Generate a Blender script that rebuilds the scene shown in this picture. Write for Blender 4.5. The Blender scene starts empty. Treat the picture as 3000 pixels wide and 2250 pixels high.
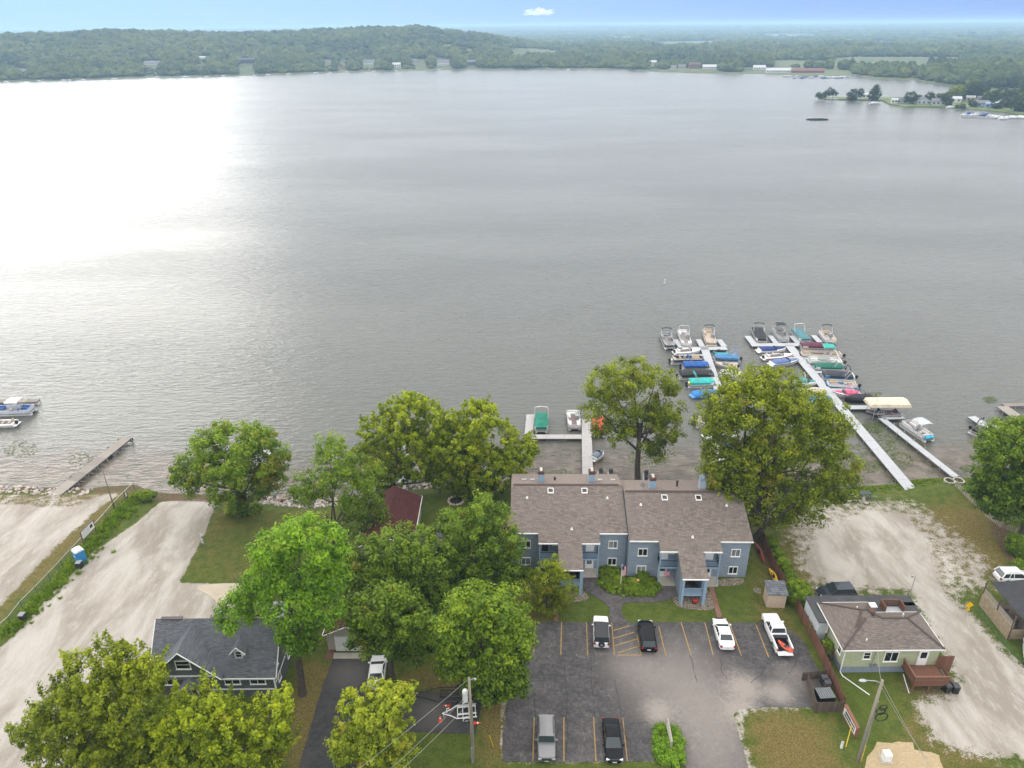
import bpy, bmesh, math, random
import numpy as np
from mathutils import Vector, Matrix, noise as mnoise
R = math.radians
rng = np.random.default_rng(7)
random.seed(7)
sc = bpy.context.scene
col = sc.collection

# ------------------------------------------------------------------ camera
CAM_H = 66.0
PITCH = R(26.36)
ROLL = R(0.5)
F = 2119.0            # focal length in pixels of the 3000 px wide photograph
cam_d = bpy.data.cameras.new('camera')
cam_d.sensor_width = 36.0
cam_d.lens = 36.0 * F / 3000.0
cam_d.clip_start = 0.5
cam_d.clip_end = 60000
cam = bpy.data.objects.new('camera', cam_d)
col.objects.link(cam)
CAM_M = Matrix.Translation((0, 0, CAM_H)) @ (Matrix.Rotation(math.pi / 2 - PITCH, 4, 'X') @ Matrix.Rotation(-ROLL, 4, 'Z'))
cam.matrix_world = CAM_M
sc.camera = cam
_CR = CAM_M.to_3x3()
_CRN = np.array(_CR)

# ------------------------------------------------------------------ sky, sun, exposure
SUN_AZ = R(-40)       # left of the viewing direction
SUN_EL = R(14)
wd = bpy.data.worlds.new('World')
sc.world = wd
wd.use_nodes = True
nt = wd.node_tree
nt.nodes.clear()
wo = nt.nodes.new('ShaderNodeOutputWorld')
bg = nt.nodes.new('ShaderNodeBackground')
sky = nt.nodes.new('ShaderNodeTexSky')
sky.sky_type = 'NISHITA'
sky.sun_disc = False
sky.sun_elevation = SUN_EL
sky.sun_rotation = SUN_AZ
sky.altitude = 200
sky.air_density = 1.0
sky.dust_density = 0.0
sky.ozone_density = 2.5
bg.inputs['Strength'].default_value = 0.15
# a thin high cloud veil over the upper sky, clear towards the horizon
tc = nt.nodes.new('ShaderNodeTexCoord')
sep = nt.nodes.new('ShaderNodeSeparateXYZ')
nt.links.new(tc.outputs['Generated'], sep.inputs[0])
# the clear sky keeps its blue down to the haze: the whole dome is read a little higher up
up = nt.nodes.new('ShaderNodeMath')
up.operation = 'MULTIPLY_ADD'
up.inputs[1].default_value = 0.5
up.inputs[2].default_value = 0.7
nt.links.new(sep.outputs['Z'], up.inputs[0])
cmb = nt.nodes.new('ShaderNodeCombineXYZ')
nt.links.new(sep.outputs['X'], cmb.inputs['X'])
nt.links.new(sep.outputs['Y'], cmb.inputs['Y'])
nt.links.new(up.outputs[0], cmb.inputs['Z'])
nrm = nt.nodes.new('ShaderNodeVectorMath')
nrm.operation = 'NORMALIZE'
nt.links.new(cmb.outputs[0], nrm.inputs[0])
nt.links.new(nrm.outputs[0], sky.inputs['Vector'])
mr = nt.nodes.new('ShaderNodeMapRange')
mr.interpolation_type = 'SMOOTHSTEP'
mr.inputs['From Min'].default_value = 0.035
mr.inputs['From Max'].default_value = 0.09
nt.links.new(sep.outputs['Z'], mr.inputs['Value'])
nz = nt.nodes.new('ShaderNodeTexNoise')
nz.inputs['Scale'].default_value = 3.0
nz.inputs['Detail'].default_value = 4.0
nt.links.new(tc.outputs['Generated'], nz.inputs['Vector'])
mr2 = nt.nodes.new('ShaderNodeMapRange')
mr2.inputs['From Min'].default_value = 0.3
mr2.inputs['From Max'].default_value = 0.7
mr2.inputs['To Min'].default_value = 0.75
mr2.inputs['To Max'].default_value = 0.95
nt.links.new(nz.outputs['Fac'], mr2.inputs['Value'])
mul = nt.nodes.new('ShaderNodeMath')
mul.operation = 'MULTIPLY'
nt.links.new(mr.outputs[0], mul.inputs[0])
nt.links.new(mr2.outputs[0], mul.inputs[1])
# the veil takes the sky's own brightness (so it glows round the sun), without its blue
hsv = nt.nodes.new('ShaderNodeHueSaturation')
hsv.inputs['Saturation'].default_value = 0.12
hsv.inputs['Value'].default_value = 1.3
veil = nt.nodes.new('ShaderNodeTexSky')
veil.sky_type = 'NISHITA'
veil.sun_disc = False
veil.sun_elevation = SUN_EL
veil.sun_rotation = SUN_AZ
veil.altitude = 200
veil.dust_density = 0.5
nt.links.new(veil.outputs[0], hsv.inputs['Color'])
mx = nt.nodes.new('ShaderNodeMix')
mx.data_type = 'RGBA'
nt.links.new(mul.outputs[0], mx.inputs['Factor'])
hs2 = nt.nodes.new('ShaderNodeHueSaturation')
hs2.inputs['Hue'].default_value = 0.514
hs2.inputs['Saturation'].default_value = 0.92
hs2.inputs['Value'].default_value = 1.15
nt.links.new(sky.outputs[0], hs2.inputs['Color'])
nt.links.new(hs2.outputs[0], mx.inputs['A'])
ev = nt.nodes.new('ShaderNodeMix')
ev.data_type = 'RGBA'
ev.inputs['Factor'].default_value = 0.72
nt.links.new(hsv.outputs[0], ev.inputs['A'])
ev.inputs['B'].default_value = (5.4, 5.2, 4.9, 1)
# an overcast veil is brightest overhead
ov = nt.nodes.new('ShaderNodeMapRange')
ov.inputs['To Min'].default_value = 0.72
ov.inputs['To Max'].default_value = 1.75
nt.links.new(sep.outputs['Z'], ov.inputs['Value'])
vm = nt.nodes.new('ShaderNodeVectorMath')
vm.operation = 'SCALE'
nt.links.new(ev.outputs['Result'], vm.inputs[0])
nt.links.new(ov.outputs[0], vm.inputs['Scale'])
nt.links.new(vm.outputs[0], mx.inputs['B'])
nt.links.new(mx.outputs['Result'], bg.inputs['Color'])
nt.links.new(bg.outputs[0], wo.inputs[0])

sun_d = bpy.data.lights.new('sun', 'SUN')
sun_d.energy = 0.5
sun_d.angle = R(42)
sun_d.color = (1.0, 0.95, 0.87)
sun = bpy.data.objects.new('sun', sun_d)
col.objects.link(sun)
sdir = Vector((math.sin(SUN_AZ) * math.cos(SUN_EL), math.cos(SUN_AZ) * math.cos(SUN_EL), math.sin(SUN_EL)))
sun.rotation_euler = sdir.to_track_quat('Z', 'Y').to_euler()
sun.location = (0, 0, 200)

vs = sc.view_settings
vs.view_transform = 'Standard'
vs.look = 'None'
vs.exposure = 1.25
vs.gamma = 1.0
vs.use_curve_mapping = False
sc.render.engine = 'CYCLES'
cy = sc.cycles
cy.max_bounces = 6
cy.diffuse_bounces = 3
cy.glossy_bounces = 3
cy.transmission_bounces = 4
cy.transparent_max_bounces = 8
cy.volume_bounces = 1
cy.caustics_reflective = False
cy.caustics_refractive = False
cy.sample_clamp_indirect = 4.0
cy.use_adaptive_sampling = True
cy.adaptive_threshold = 0.02
cy.use_denoising = True
try:
    cy.denoiser = 'OPENIMAGEDENOISE'
    cy.denoising_input_passes = 'RGB_ALBEDO_NORMAL'
    cy.denoising_prefilter = 'ACCURATE'
except Exception:
    pass

# ------------------------------------------------------------------ geometry helpers
GZ = 1.0              # height of the near lots above the lake

def ray(sx, sy):
    v = _CRN @ np.array([(sx - 1500.0) / F, -(sy - 1125.0) / F, -1.0])
    return v

def P(sx, sy, z=GZ):
    """the point at height z that the photograph shows at pixel sx, sy (3000 x 2250)"""
    v = ray(sx, sy)
    t = (z - CAM_H) / v[2]
    return Vector((v[0] * t, v[1] * t, z))

def PD(sx, sy, y):
    """the point at distance y in front of the camera that shows at pixel sx, sy"""
    v = ray(sx, sy)
    t = y / v[1]
    return Vector((v[0] * t, y, CAM_H + v[2] * t))

def proj(pts):
    """world points (n,3) -> pixels (n,2)"""
    p = (np.asarray(pts, float) - np.array([0, 0, CAM_H])) @ _CRN
    return np.stack([1500 + F * p[:, 0] / -p[:, 2], 1125 - F * p[:, 1] / -p[:, 2]], 1)

def PP(lst, z=GZ):
    return [P(a, b, z) for a, b in lst]

def tag(o, label=None, cat=None, group=None, kind=None):
    if label: o['label'] = label
    if cat: o['category'] = cat
    if group: o['group'] = group
    if kind: o['kind'] = kind
    return o

def empty(name, loc=(0, 0, 0), rz=0.0, label=None, cat=None, group=None):
    o = bpy.data.objects.new(name, None)
    o.empty_display_size = 0.3
    col.objects.link(o)
    o.location = loc
    o.rotation_euler = (0, 0, rz)
    return tag(o, label, cat, group)

def link(name, me, parent=None):
    o = bpy.data.objects.new(name, me)
    col.objects.link(o)
    if parent is not None: o.parent = parent
    return o

def copy_tree(o, parent=None):
    c = o.copy()
    col.objects.link(c)
    c.parent = parent
    for ch in o.children:
        copy_tree(ch, c)
    return c

def np_mesh(name, verts, faces, mats=None, smooth=False):
    """verts (n,3), faces (m,k) with one k"""
    me = bpy.data.meshes.new(name)
    verts = np.asarray(verts, np.float32); faces = np.asarray(faces, np.int32)
    n, (m, k) = len(verts), faces.shape
    me.vertices.add(n); me.vertices.foreach_set('co', verts.ravel())
    me.loops.add(m * k); me.loops.foreach_set('vertex_index', faces.ravel())
    me.polygons.add(m)
    me.polygons.foreach_set('loop_start', np.arange(0, m * k, k, dtype=np.int32))
    me.polygons.foreach_set('loop_total', np.full(m, k, np.int32))
    if smooth: me.polygons.foreach_set('use_smooth', np.ones(m, bool))
    for mt in (mats or []): me.materials.append(mt)
    me.update(calc_edges=True)
    return me

class MB:
    """collects simple solids, then links them as one mesh object"""
    def __init__(s):
        s.v = []; s.f = []; s.mi = []; s.cur = 0
    def m(s, i):
        s.cur = i; return s
    def add(s, vs, fs):
        b = len(s.v)
        s.v += [tuple(v) for v in vs]
        s.f += [tuple(b + i for i in f) for f in fs]
        s.mi += [s.cur] * len(fs)
        return s
    def box(s, c, d, rz=0.0, taper=1.0, shift=(0, 0)):
        """c centre of the bottom face, d full sizes"""
        x, y, h = d[0] / 2, d[1] / 2, d[2]
        vs = [(-x, -y, 0), (x, -y, 0), (x, y, 0), (-x, y, 0)]
        vs += [(a * taper + shift[0], b * taper + shift[1], h) for a, b, _ in vs]
        cs, sn = math.cos(rz), math.sin(rz)
        vs = [(c[0] + a * cs - b * sn, c[1] + a * sn + b * cs, c[2] + z) for a, b, z in vs]
        return s.add(vs, [(3, 2, 1, 0), (4, 5, 6, 7), (0, 1, 5, 4), (1, 2, 6, 5), (2, 3, 7, 6), (3, 0, 4, 7)])
    def bar(s, a, b, w, h=None, up=(0, 0, 1)):
        """a box along a-b with cross section w x h centred on the line"""
        a = Vector(a); b = Vector(b); h = h or w
        d = (b - a)
        if d.length < 1e-6: return s
        d.normalize(); u = Vector(up)
        if abs(d.dot(u)) > 0.98: u = Vector((0, 1, 0))
        x = d.cross(u).normalized() * (w / 2); y = x.cross(d).normalized() * (h / 2)
        vs = []
        for p in (a, b):
            vs += [p - x - y, p + x - y, p + x + y, p - x + y]
        return s.add(vs, [(3, 2, 1, 0), (4, 5, 6, 7), (0, 1, 5, 4), (1, 2, 6, 5), (2, 3, 7, 6), (3, 0, 4, 7)])
    def tube(s, pts, r, n=6, cap=True):
        """tube through pts with radius r (number or list)"""
        pts = [Vector(p) for p in pts]
        rs = r if isinstance(r, (list, tuple)) else [r] * len(pts)
        b = len(s.v); ring = []
        pu = None
        for i, p in enumerate(pts):
            d = (pts[min(i + 1, len(pts) - 1)] - pts[max(i - 1, 0)]).normalized()
            u = pu if pu is not None else (Vector((0, 0, 1)) if abs(d.z) < 0.9 else Vector((1, 0, 0)))
            x = d.cross(u)
            if x.length < 1e-4: x = d.cross(Vector((0, 1, 0)))
            x.normalize(); y = x.cross(d).normalized(); pu = y
            for k in range(n):
                a = 2 * math.pi * k / n
                s.v.append(tuple(p + x * (rs[i] * math.cos(a)) + y * (rs[i] * math.sin(a))))
        for i in range(len(pts) - 1):
            for k in range(n):
                s.f.append((b + i * n + k, b + i * n + (k + 1) % n, b + (i + 1) * n + (k + 1) % n, b + (i + 1) * n + k)); s.mi.append(s.cur)
        if cap:
            s.f.append(tuple(b + k for k in range(n - 1, -1, -1))); s.mi.append(s.cur)
            e = b + (len(pts) - 1) * n
            s.f.append(tuple(e + k for k in range(n))); s.mi.append(s.cur)
        return s
    def cyl(s, c, r, h, n=10, r2=None):
        return s.tube([c, (c[0], c[1], c[2] + h)], [r, r if r2 is None else r2], n)
    def prism(s, poly, z0, z1):
        """extrude an xy polygon (counter-clockwise) from z0 to z1"""
        n = len(poly)
        vs = [(p[0], p[1], z0) for p in poly] + [(p[0], p[1], z1) for p in poly]
        fs = [tuple(range(n - 1, -1, -1)), tuple(range(n, 2 * n))]
        fs += [(i, (i + 1) % n, n + (i + 1) % n, n + i) for i in range(n)]
        return s.add(vs, fs)
    def extr(s, poly, axis, a, b):
        """extrude a polygon given in the plane normal to axis ('x' or 'y') from a to b; poly of (u,z)"""
        n = len(poly)
        mk = (lambda u, z, t: (t, u, z)) if axis == 'x' else (lambda u, z, t: (u, t, z))
        vs = [mk(u, z, a) for u, z in poly] + [mk(u, z, b) for u, z in poly]
        fs = [tuple(range(n - 1, -1, -1)), tuple(range(n, 2 * n))]
        fs += [(i, (i + 1) % n, n + (i + 1) % n, n + i) for i in range(n)]
        return s.add(vs, fs)
    def loft(s, rings, caps=True):
        """rings: lists of equally many points"""
        b = len(s.v); n = len(rings[0])
        for r_ in rings: s.v += [tuple(p) for p in r_]
        for i in range(len(rings) - 1):
            for k in range(n):
                s.f.append((b + i * n + k, b + i * n + (k + 1) % n, b + (i + 1) * n + (k + 1) % n, b + (i + 1) * n + k)); s.mi.append(s.cur)
        if caps:
            s.f.append(tuple(b + k for k in range(n - 1, -1, -1))); s.mi.append(s.cur)
            e = b + (len(rings) - 1) * n
            s.f.append(tuple(e + k for k in range(n))); s.mi.append(s.cur)
        return s
    def sphere(s, c, r, nu=8, nv=5):
        r = r if isinstance(r, (list, tuple)) else (r, r, r)
        rings = []
        for j in range(nv + 1):
            t = math.pi * (0.02 + 0.96 * j / nv)
            rings.append([(c[0] + r[0] * math.sin(t) * math.cos(2 * math.pi * k / nu), c[1] + r[1] * math.sin(t) * math.sin(2 * math.pi * k / nu), c[2] - r[2] * math.cos(t)) for k in range(nu)])
        return s.loft(rings)
    def mesh(s, name, mats, smooth=False, fix=True):
        me = bpy.data.meshes.new(name)
        me.from_pydata(s.v, [], s.f)
        mats = mats if isinstance(mats, (list, tuple)) else [mats]
        for mt in mats: me.materials.append(mt)
        me.polygons.foreach_set('material_index', np.array(s.mi, np.int32))
        if smooth: me.polygons.foreach_set('use_smooth', np.ones(len(s.f), bool))
        me.update()
        if fix:
            bm = bmesh.new(); bm.from_mesh(me)
            bmesh.ops.recalc_face_normals(bm, faces=bm.faces)
            bm.to_mesh(me); bm.free()
        return me
    def build(s, name, mats, parent=None, smooth=False, bevel=0.0):
        o = link(name, s.mesh(name, mats, smooth), parent)
        if bevel:
            md = o.modifiers.new('bevel', 'BEVEL'); md.width = bevel; md.segments = 2; md.limit_method = 'ANGLE'; md.angle_limit = R(40)
        return o

# ------------------------------------------------------------------ material helpers
def lin(c):
    """sRGB 0-255 triple -> linear"""
    o = []
    for v in c:
        v = v / 255.0
        o.append(v / 12.92 if v <= 0.04045 else ((v + 0.055) / 1.055) ** 2.4)
    return tuple(o)

class NT:
    """small node-tree writer"""
    def __init__(s, name):
        s.mat = bpy.data.materials.new(name); s.mat.use_nodes = True
        s.t = s.mat.node_tree; s.n = s.t.nodes; s.l = s.t.links
        s.b = s.n['Principled BSDF']; s.out = s.n['Material Output']
    def node(s, typ, **kw):
        n = s.n.new(typ)
        for k, v in kw.items():
            if k.startswith('i_'):
                n.inputs[k[2:].replace('_', ' ')].default_value = v
            else: setattr(n, k, v)
        return n
    def ln(s, a, b): s.l.new(a, b)
    def pos(s):
        return s.node('ShaderNodeNewGeometry').outputs['Position']
    def obj(s):
        return s.node('ShaderNodeTexCoord').outputs['Object']
    def mapping(s, vec, scale=(1, 1, 1), rot=(0, 0, 0)):
        m = s.node('ShaderNodeMapping'); s.ln(vec, m.inputs['Vector'])
        m.inputs['Scale'].default_value = scale; m.inputs['Rotation'].default_value = rot
        return m.outputs[0]
    def noise(s, vec, scale, detail=3, rough=0.55, dist=0.0):
        n = s.node('ShaderNodeTexNoise'); s.ln(vec, n.inputs['Vector'])
        n.inputs['Scale'].default_value = scale; n.inputs['Detail'].default_value = detail
        n.inputs['Roughness'].default_value = rough; n.inputs['Distortion'].default_value = dist
        return n.outputs['Fac']
    def voronoi(s, vec, scale, feature='F1'):
        n = s.node('ShaderNodeTexVoronoi', feature=feature); s.ln(vec, n.inputs['Vector'])
        n.inputs['Scale'].default_value = scale
        return n
    def ramp(s, fac, a, b, smooth=True, to=(0, 1)):
        m = s.node('ShaderNodeMapRange'); m.interpolation_type = 'SMOOTHSTEP' if smooth else 'LINEAR'
        s.ln(fac, m.inputs['Value'])
        m.inputs['From Min'].default_value = a; m.inputs['From Max'].default_value = b
        m.inputs['To Min'].default_value = to[0]; m.inputs['To Max'].default_value = to[1]
        return m.outputs[0]
    def math(s, op, a, b=None, clamp=False):
        m = s.node('ShaderNodeMath', operation=op); m.use_clamp = clamp
        for i, v in enumerate((a, b)):
            if v is None: continue
            if isinstance(v, (int, float)): m.inputs[i].default_value = v
            else: s.ln(v, m.inputs[i])
        return m.outputs[0]
    def mix(s, fac, a, b):
        m = s.node('ShaderNodeMix', data_type='RGBA')
        if isinstance(fac, (int, float)): m.inputs['Factor'].default_value = fac
        else: s.ln(fac, m.inputs['Factor'])
        for k, v in (('A', a), ('B', b)):
            if isinstance(v, tuple): m.inputs[k].default_value = (*v[:3], 1)
            else: s.ln(v, m.inputs[k])
        return m.outputs['Result']
    def color(s, c):
        if isinstance(c, tuple): s.b.inputs['Base Color'].default_value = (*c[:3], 1)
        else: s.ln(c, s.b.inputs['Base Color'])
        return s
    def rough(s, r):
        if isinstance(r, (int, float)): s.b.inputs['Roughness'].default_value = r
        else: s.ln(r, s.b.inputs['Roughness'])
        return s
    def bump(s, h, strength=0.5, dist=0.05):
        b = s.node('ShaderNodeBump'); s.ln(h, b.inputs['Height'])
        b.inputs['Strength'].default_value = strength; b.inputs['Distance'].default_value = dist
        s.ln(b.outputs[0], s.b.inputs['Normal'])
        return s
    def attr(s, name):
        a = s.node('ShaderNodeAttribute'); a.attribute_name = name
        return a

_MC = {}
def simple(name, c, rough=0.6, metal=0.0, var=0.12, scale=3.0, coat=0.0, spec=0.5, world=True):
    """one base colour with a little blotchy wear"""
    if name in _MC: return _MC[name]
    t = NT(name)
    p = t.pos() if world else t.obj()
    n1 = t.noise(p, scale, 4)
    n2 = t.noise(p, scale * 9, 3)
    f = t.math('ADD', t.math('MULTIPLY', n1, 0.65), t.math('MULTIPLY', n2, 0.35))
    lo = tuple(v * (1 - var) for v in c); hi = tuple(min(v * (1 + var), 1) for v in c)
    t.color(t.mix(t.ramp(f, 0.3, 0.7), lo, hi)).rough(rough)
    t.b.inputs['Metallic'].default_value = metal
    t.b.inputs['Coat Weight'].default_value = coat
    t.b.inputs['Specular IOR Level'].default_value = spec
    _MC[name] = t.mat
    return t.mat
# ================================================================== ground, lake, far shore, haze
SHORE_PX = [(-900, 1440), (-300, 1430), (0, 1427), (150, 1432), (250, 1436), (290, 1430), (395, 1424), (430, 1440), (480, 1449), (646, 1455),
            (760, 1458), (850, 1468), (930, 1472), (1010, 1462), (1100, 1438), (1200, 1425), (1350, 1418), (1500, 1412), (1700, 1408), (1850, 1410),
            (2000, 1418), (2150, 1436), (2280, 1440), (2400, 1438), (2454, 1434), (2530, 1428), (2620, 1422), (2680, 1408), (2740, 1404), (2800, 1404), (2870, 1403), (3000, 1398), (3300, 1390), (3900, 1380)]
_sp = np.array([tuple(P(a, b, 0.0))[:2] for a, b in SHORE_PX])
def shore_y(x):
    return np.interp(x, _sp[:, 0], _sp[:, 1])

def sstep(a, b, x):
    t = np.clip((x - a) / (b - a), 0, 1)
    return t * t * (3 - 2 * t)

def poly_sd(px, py, poly):
    """signed distance (positive inside) of points to a polygon"""
    poly = np.asarray(poly, float); n = len(poly)
    d2 = np.full(px.shape, 1e18); ins = np.zeros(px.shape, bool)
    for i in range(n):
        x1, y1 = poly[i]; x2, y2 = poly[(i + 1) % n]
        dx, dy = x2 - x1, y2 - y1
        t = np.clip(((px - x1) * dx + (py - y1) * dy) / max(dx * dx + dy * dy, 1e-12), 0, 1)
        d2 = np.minimum(d2, (px - x1 - t * dx) ** 2 + (py - y1 - t * dy) ** 2)
        c = (y1 > py) != (y2 > py)
        if abs(dy) > 1e-12:
            ins ^= c & (px < (x2 - x1) * (py - y1) / dy + x1)
    d = np.sqrt(d2)
    return np.where(ins, d, -d)

def world_poly(px, z=GZ):
    return [tuple(P(a, b, z))[:2] for a, b in px]

def vnoise(x, y, s, seed=0):
    """cheap value noise 0..1"""
    x = x / s + seed * 17.3; y = y / s + seed * 9.1
    xi = np.floor(x).astype(np.int64); yi = np.floor(y).astype(np.int64)
    xf = x - xi; yf = y - yi
    def h(a, b):
        v = np.sin(a * 127.1 + b * 311.7 + seed * 3.7) * 43758.5453
        return v - np.floor(v)
    u = xf * xf * (3 - 2 * xf); w = yf * yf * (3 - 2 * yf)
    return (h(xi, yi) * (1 - u) + h(xi + 1, yi) * u) * (1 - w) + (h(xi, yi + 1) * (1 - u) + h(xi + 1, yi + 1) * u) * w

def ground_z(x, y):
    d = shore_y(x) - y
    return np.where(d > 0, GZ * sstep(-0.5, 5.0, d) + 0.04, -1.8 * sstep(0, 9, -d) + 0.04 * (1 - sstep(0, 0.5, -d)))

W_LOT = [(-900, 1560), (-250, 1487), (60, 1476), (170, 1486), (235, 1478), (275, 1458), (310, 1443), (350, 1440), (345, 1455), (298, 1483), (265, 1513), (199, 1572), (129, 1639), (0, 1778), (-400, 2200), (-900, 2700)]
RAMP = [(474, 1466), (398, 1533), (332, 1579), (265, 1625), (156, 1731), (56, 1848), (0, 1900), (-300, 2200), (-600, 2700), (40, 2700), (130, 2400), (260, 2180), (330, 2000), (440, 1900),
        (560, 1850), (640, 1800), (720, 1765), (725, 1712), (527, 1708), (560, 1640), (597, 1572), (623, 1500), (650, 1458), (560, 1448)]
E_LOT = [(2360, 1600), (2420, 1530), (2540, 1490), (2650, 1500), (2720, 1570), (2750, 1650), (2790, 1750), (2850, 1800), (2900, 1860), (3000, 1960), (3300, 2180), (3600, 2500), (3300, 2500), (3000, 2229),
         (2817, 2206), (2733, 2162), (2703, 2111), (2682, 2056), (2730, 2045), (2800, 2020), (2805, 1990), (2740, 1870), (2660, 1730), (2450, 1715), (2380, 1690), (2345, 1660)]
E_MIX = [(2270, 1500), (2400, 1462), (2560, 1448), (2680, 1455), (2790, 1530), (2900, 1620), (2960, 1690), (2930, 1740), (2850, 1760), (2780, 2040), (2680, 2180), (2860, 2230), (3300, 2330), (3300, 2180), (2700, 1760), (2380, 1760), (2300, 1640)]
def ground_weights(x, y):
    g = np.zeros_like(x); dry = np.zeros_like(x); dirt = np.zeros_like(x)
    def soft(px, s, z=GZ):
        return sstep(-s, s, poly_sd(x, y, world_poly(px, z)))
    g = np.maximum(g, soft(W_LOT, 1.3))
    g = np.maximum(g, soft(RAMP, 0.5))
    g = np.maximum(g, soft(E_LOT, 3.0))
    g = np.maximum(g, 0.56 * soft(E_MIX, 3.5))
    wstrip = soft([(-900, 1470), (0, 1440), (250, 1440), (300, 1440), (270, 1500), (60, 1500), (-900, 1600)], 1.0)
    g = np.maximum(g, 0.5 * wstrip)
    for q in ([(2135, 2060), (2385, 2060), (2390, 2082), (2200, 2092), (2185, 2130), (2190, 2180), (2215, 2240), (2230, 2300), (2180, 2300), (2150, 2140)],
              [(1895, 2075), (1950, 2062), (1960, 2110), (1905, 2110)]):
        g = np.maximum(g, 0.62 * soft(q, 0.8))
    g = np.maximum(g, 0.5 * soft([(1462, 2030), (1488, 2030), (1480, 2240), (1920, 2238), (1920, 2226), (1460, 2222)], 0.25))
    for q, w, s in (([(2215, 2115), (2330, 2095), (2420, 2130), (2440, 2250), (2420, 2400), (2250, 2400), (2205, 2180)], 1.0, 3.0),
                 ([(880, 1950), (975, 1940), (940, 2080), (880, 2250), (840, 2300), (860, 2050)], 0.85, 1.5),
                 ([(1420, 2010), (1490, 1990), (1470, 2240), (1400, 2240)], 0.9, 2.0),
                 ([(1150, 1960), (1420, 1950), (1400, 2040), (1180, 2020)], 0.75, 2.0),
                 ([(1480, 1740), (1620, 1740), (1620, 1815), (1480, 1815)], 0.6, 1.5),
                 ([(2230, 1620), (2310, 1740), (2330, 1860), (2230, 1830), (2190, 1700)], 0.55, 2.0),
                 ([(2290, 1500), (2900, 1480), (2990, 1720), (2300, 1720)], 0.85, 4.0),
                 ([(-900, 1470), (0, 1450), (395, 1430), (130, 1690), (-300, 2100), (-900, 2600)], 0.8, 1.5),
                 ([(640, 1462), (1000, 1490), (900, 1720), (560, 1690)], 0.35, 3.0),
                 ([(2650, 2000), (2880, 2000), (2900, 2250), (2650, 2250)], 0.5, 3.0)):
        dry = np.maximum(dry, w * soft(q, s))
    for q, w in (([(420, 1428), (660, 1446), (650, 1464), (474, 1462), (430, 1452)], 1.0), ([(270, 1424), (400, 1420), (400, 1430), (280, 1440)], 1.0),
                 ([(2195, 1540), (2225, 1540), (2310, 1740), (2270, 1740)], 0.8), ([(2640, 1985), (2800, 1995), (2760, 2045), (2640, 2040)], 0.7),
                 ([(2895, 1460), (2950, 1540), (3010, 1660), (2960, 1670), (2900, 1560)], 0.9), ([(885, 2000), (960, 1850), (1000, 1850), (940, 2020)], 0.35),
                 ([(480, 1600), (250, 1640), (200, 1690), (300, 1640)], 0.0),
                 ([(1480, 1700), (1560, 1690), (1600, 1780), (1500, 1790)], 0.5), ([(860, 1600), (1300, 1580), (1300, 1900), (1000, 1900)], 0.35)):
        dirt = np.maximum(dirt, w * soft(q, 0.9))
    d = shore_y(x) - y
    beach = 1 - sstep(0.6, 2.2, d)
    east = sstep(2380, 2440, 1500 + F * x / (y * math.cos(PITCH) + 65 * math.sin(PITCH)))
    beach = beach * (1 - 0.85 * east)
    dirt = np.maximum(dirt, 0.75 * beach)
    return np.clip(g, 0, 1), dry, dirt

def axis(a, b, step, lo, hi, n=14):
    core = np.arange(a, b + 1e-6, step)
    left = a - (a - lo) * (np.arange(n, 0, -1) / n) ** 2.2
    right = b + (hi - b) * (np.arange(1, n + 1) / n) ** 2.2
    return np.concatenate([left, core, right])
gx = axis(-86, 90, 0.45, -900, 900)
gv = np.concatenate([-8.0 + np.arange(0, 61.5, 0.45), 53.5 + 260 * (np.arange(1, 13) / 12) ** 1.8])      # distance inland from the shore
GX, GV = np.meshgrid(gx, gv)
GY = shore_y(GX) - GV
Gz = ground_z(GX, GY) + 0.05 * (vnoise(GX, GY, 4.0) - 0.5) * sstep(0, 6, GV)
gw, dw, tw = ground_weights(GX, GY)
nyg, nxg = GX.shape
gverts = np.stack([GX, GY, Gz], -1).reshape(-1, 3)
ii = np.arange(nyg * nxg).reshape(nyg, nxg)
gfaces = np.stack([ii[:-1, :-1], ii[1:, :-1], ii[1:, 1:], ii[:-1, 1:]], -1).reshape(-1, 4)
fc_x = gverts[gfaces].mean(1)[:, 0]; fc_y = gverts[gfaces].mean(1)[:, 1]
fg = gw.reshape(-1)[gfaces].mean(1)
inW = poly_sd(fc_x, fc_y, world_poly(W_LOT)) > -3
inR = poly_sd(fc_x, fc_y, world_poly(RAMP)) > -1
cls = np.zeros(len(gfaces), int)
cls[(fg > 0.45) & (fc_x > 0)] = 3
cls[(fg > 0.45) & inW & (fc_x < 0)] = 1
cls[(fg > 0.45) & inR & (fc_x < 0)] = 2

# --- ground material: grass, gravel, bare soil, mixed by where each lies
t = NT('ground_cover')
p = t.pos()
n_big = t.noise(p, 0.12, 4); n_mid = t.noise(p, 0.9, 5, 0.6); n_fine = t.noise(p, 6.0, 4, 0.7); n_px = t.noise(p, 17.0, 2, 0.7)
wg = t.attr('gravel').outputs['Fac']; wdry = t.attr('dry').outputs['Fac']; wdirt = t.attr('dirt').outputs['Fac']
grass = t.mix(t.ramp(n_mid, 0.3, 0.7), (0.042, 0.070, 0.008), (0.082, 0.112, 0.016))
grass = t.mix(t.ramp(n_fine, 0.35, 0.75), grass, (0.105, 0.125, 0.028))
dryc = t.mix(t.ramp(n_fine, 0.3, 0.7), (0.085, 0.060, 0.018), (0.22, 0.165, 0.062))
dmask = t.math('ADD', t.math('ADD', wdry, 0.16), t.math('MULTIPLY', t.math('SUBTRACT', t.math('ADD', n_mid, t.math('MULTIPLY', n_big, 0.8)), 0.9), 1.5))
grass = t.mix(t.ramp(dmask, 0.15, 1.0, to=(0.0, 0.85)), grass, dryc)
grass = t.mix(t.ramp(n_px, 0.45, 0.8, to=(0, 0.35)), grass, (0.02, 0.03, 0.006))
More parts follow.
